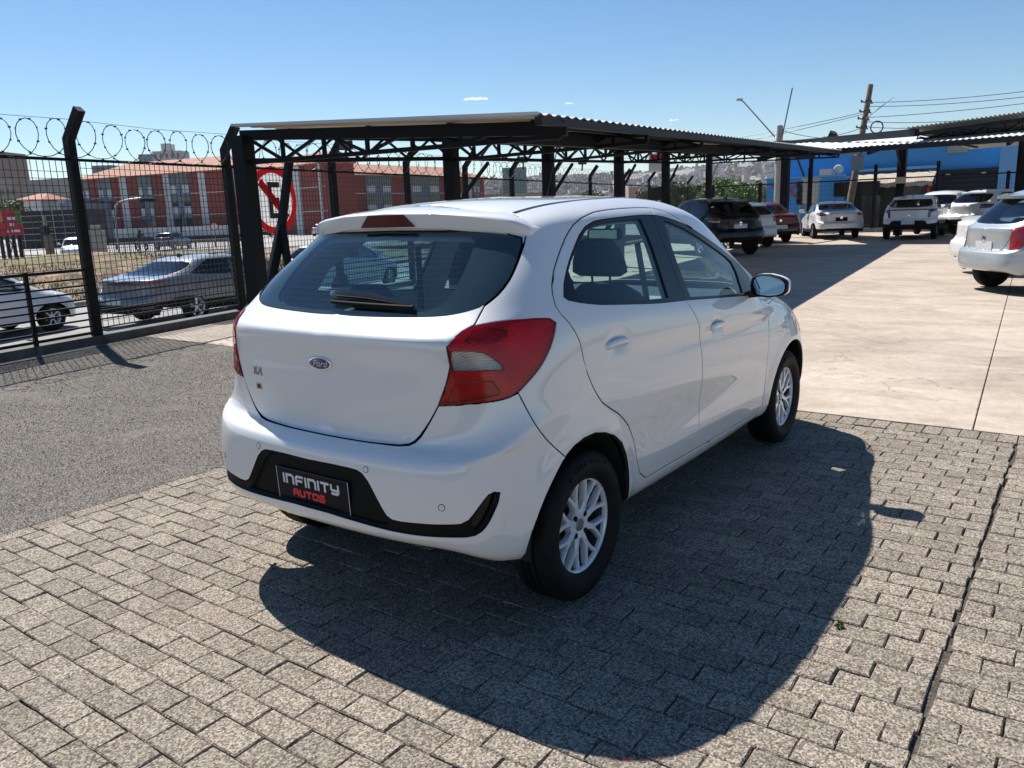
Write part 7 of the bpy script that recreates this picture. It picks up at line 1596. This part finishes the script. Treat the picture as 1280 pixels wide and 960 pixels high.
# motorcycle with rider far off
a = gp(178, 313.5, -.735); mo = empty('motorcycle', (a[0], a[1], -.735), D2R(30), 'dark motorcycle riding on the far road left of the dark blue car', 'motorcycle')
for x in (-.62, .68): q = MB(); q.lathe([(.20, -.05), (.29, -.055), (.31, -.03), (.31, .03), (.29, .055), (.20, .05)], (x, 0, .31), 'Y', 20); q.build('wheel', M['rubber'], mo)
q = MB(); q.tube([(-.62, 0, .31), (-.2, 0, .55), (.25, 0, .60), (.55, 0, .85), (.68, 0, .31)], .05, 6); q.build('frame', M['black_steel'], mo); q = MB(); q.box((.18, 0, .78), (.5, .24, .2), bev=.07); q.build('tank', R_, mo); q = MB(); q.box((-.38, 0, .80), (.65, .24, .1), bev=.04); q.build('saddle', M['black_plastic'], mo); q = MB(); q.tube([(.5, -.34, 1.02), (.56, 0, .98), (.5, .34, 1.02)], .02, 6); q.build('handlebar', M['black_steel'], mo)
rd = empty('person', (a[0], a[1], -.735), D2R(30), 'person riding the motorcycle in dark clothes and dark helmet', 'person')
vb = [(-.28, 0, .88), (-.22, 0, 1.12), (-.12, 0, 1.36), (-.08, 0, 1.46), (-.05, 0, 1.60), (-.11, .19, 1.36), (.12, .30, 1.14), (.42, .30, 1.05), (-.11, -.19, 1.36), (.12, -.30, 1.14), (.42, -.30, 1.05), (-.22, .11, .86), (.20, .20, .84), (.02, .19, .42), (.16, .19, .36), (-.22, -.11, .86), (.20, -.20, .84), (.02, -.19, .42), (.16, -.19, .36)]
eb = [(0, 1), (1, 2), (2, 3), (3, 4), (2, 5), (5, 6), (6, 7), (2, 8), (8, 9), (9, 10), (0, 11), (11, 12), (12, 13), (13, 14), (0, 15), (15, 16), (16, 17), (17, 18)]
rr_ = [.15, .15, .17, .07, .11, .08, .055, .045, .08, .055, .045, .11, .075, .055, .05, .11, .075, .055, .05]
me = bpy.data.meshes.new('body'); me.from_pydata(vb, eb, []); bo = bpy.data.objects.new('body', me); COL.objects.link(bo); sm_ = bo.modifiers.new('s', 'SKIN')
for v, r in zip(me.skin_vertices[0].data, rr_): v.radius = (r, r)
me.skin_vertices[0].data[0].use_root = True; sd_ = bo.modifiers.new('d', 'SUBSURF'); sd_.levels = 1; sd_.render_levels = 1
dg = bpy.context.evaluated_depsgraph_get(); me2 = bpy.data.meshes.new_from_object(bo.evaluated_get(dg)); bpy.data.objects.remove(bo, do_unlink=True); bo = bpy.data.objects.new('body', me2); COL.objects.link(bo); me2.materials.append(mat('dark_clothes', (.03, .04, .06), .8)); bo.parent = rd
q = MB(); q.lathe([(0, .15), (.08, .13), (.13, .05), (.135, -.04), (.10, -.13), (0, -.14)], (-.03, 0, 1.64), 'Z', 14); autosmooth(q.build('helmet', M['gloss_black'], rd), 60)
# ------------------------------------------------------------------ air
hz = NT('haze_air'); pv = hz.n('ShaderNodeVolumePrincipled'); pv.inputs['Color'].default_value = (.86, .92, 1, 1); pv.inputs['Density'].default_value = .00009; pv.inputs['Anisotropy'].default_value = .2; hz.l(pv.outputs[0], hz.out.inputs['Volume'])
q = MB(); q.box((500, 0, 66), (9400, 8600, 136)); q.build('haze', hz.m, kind='stuff')
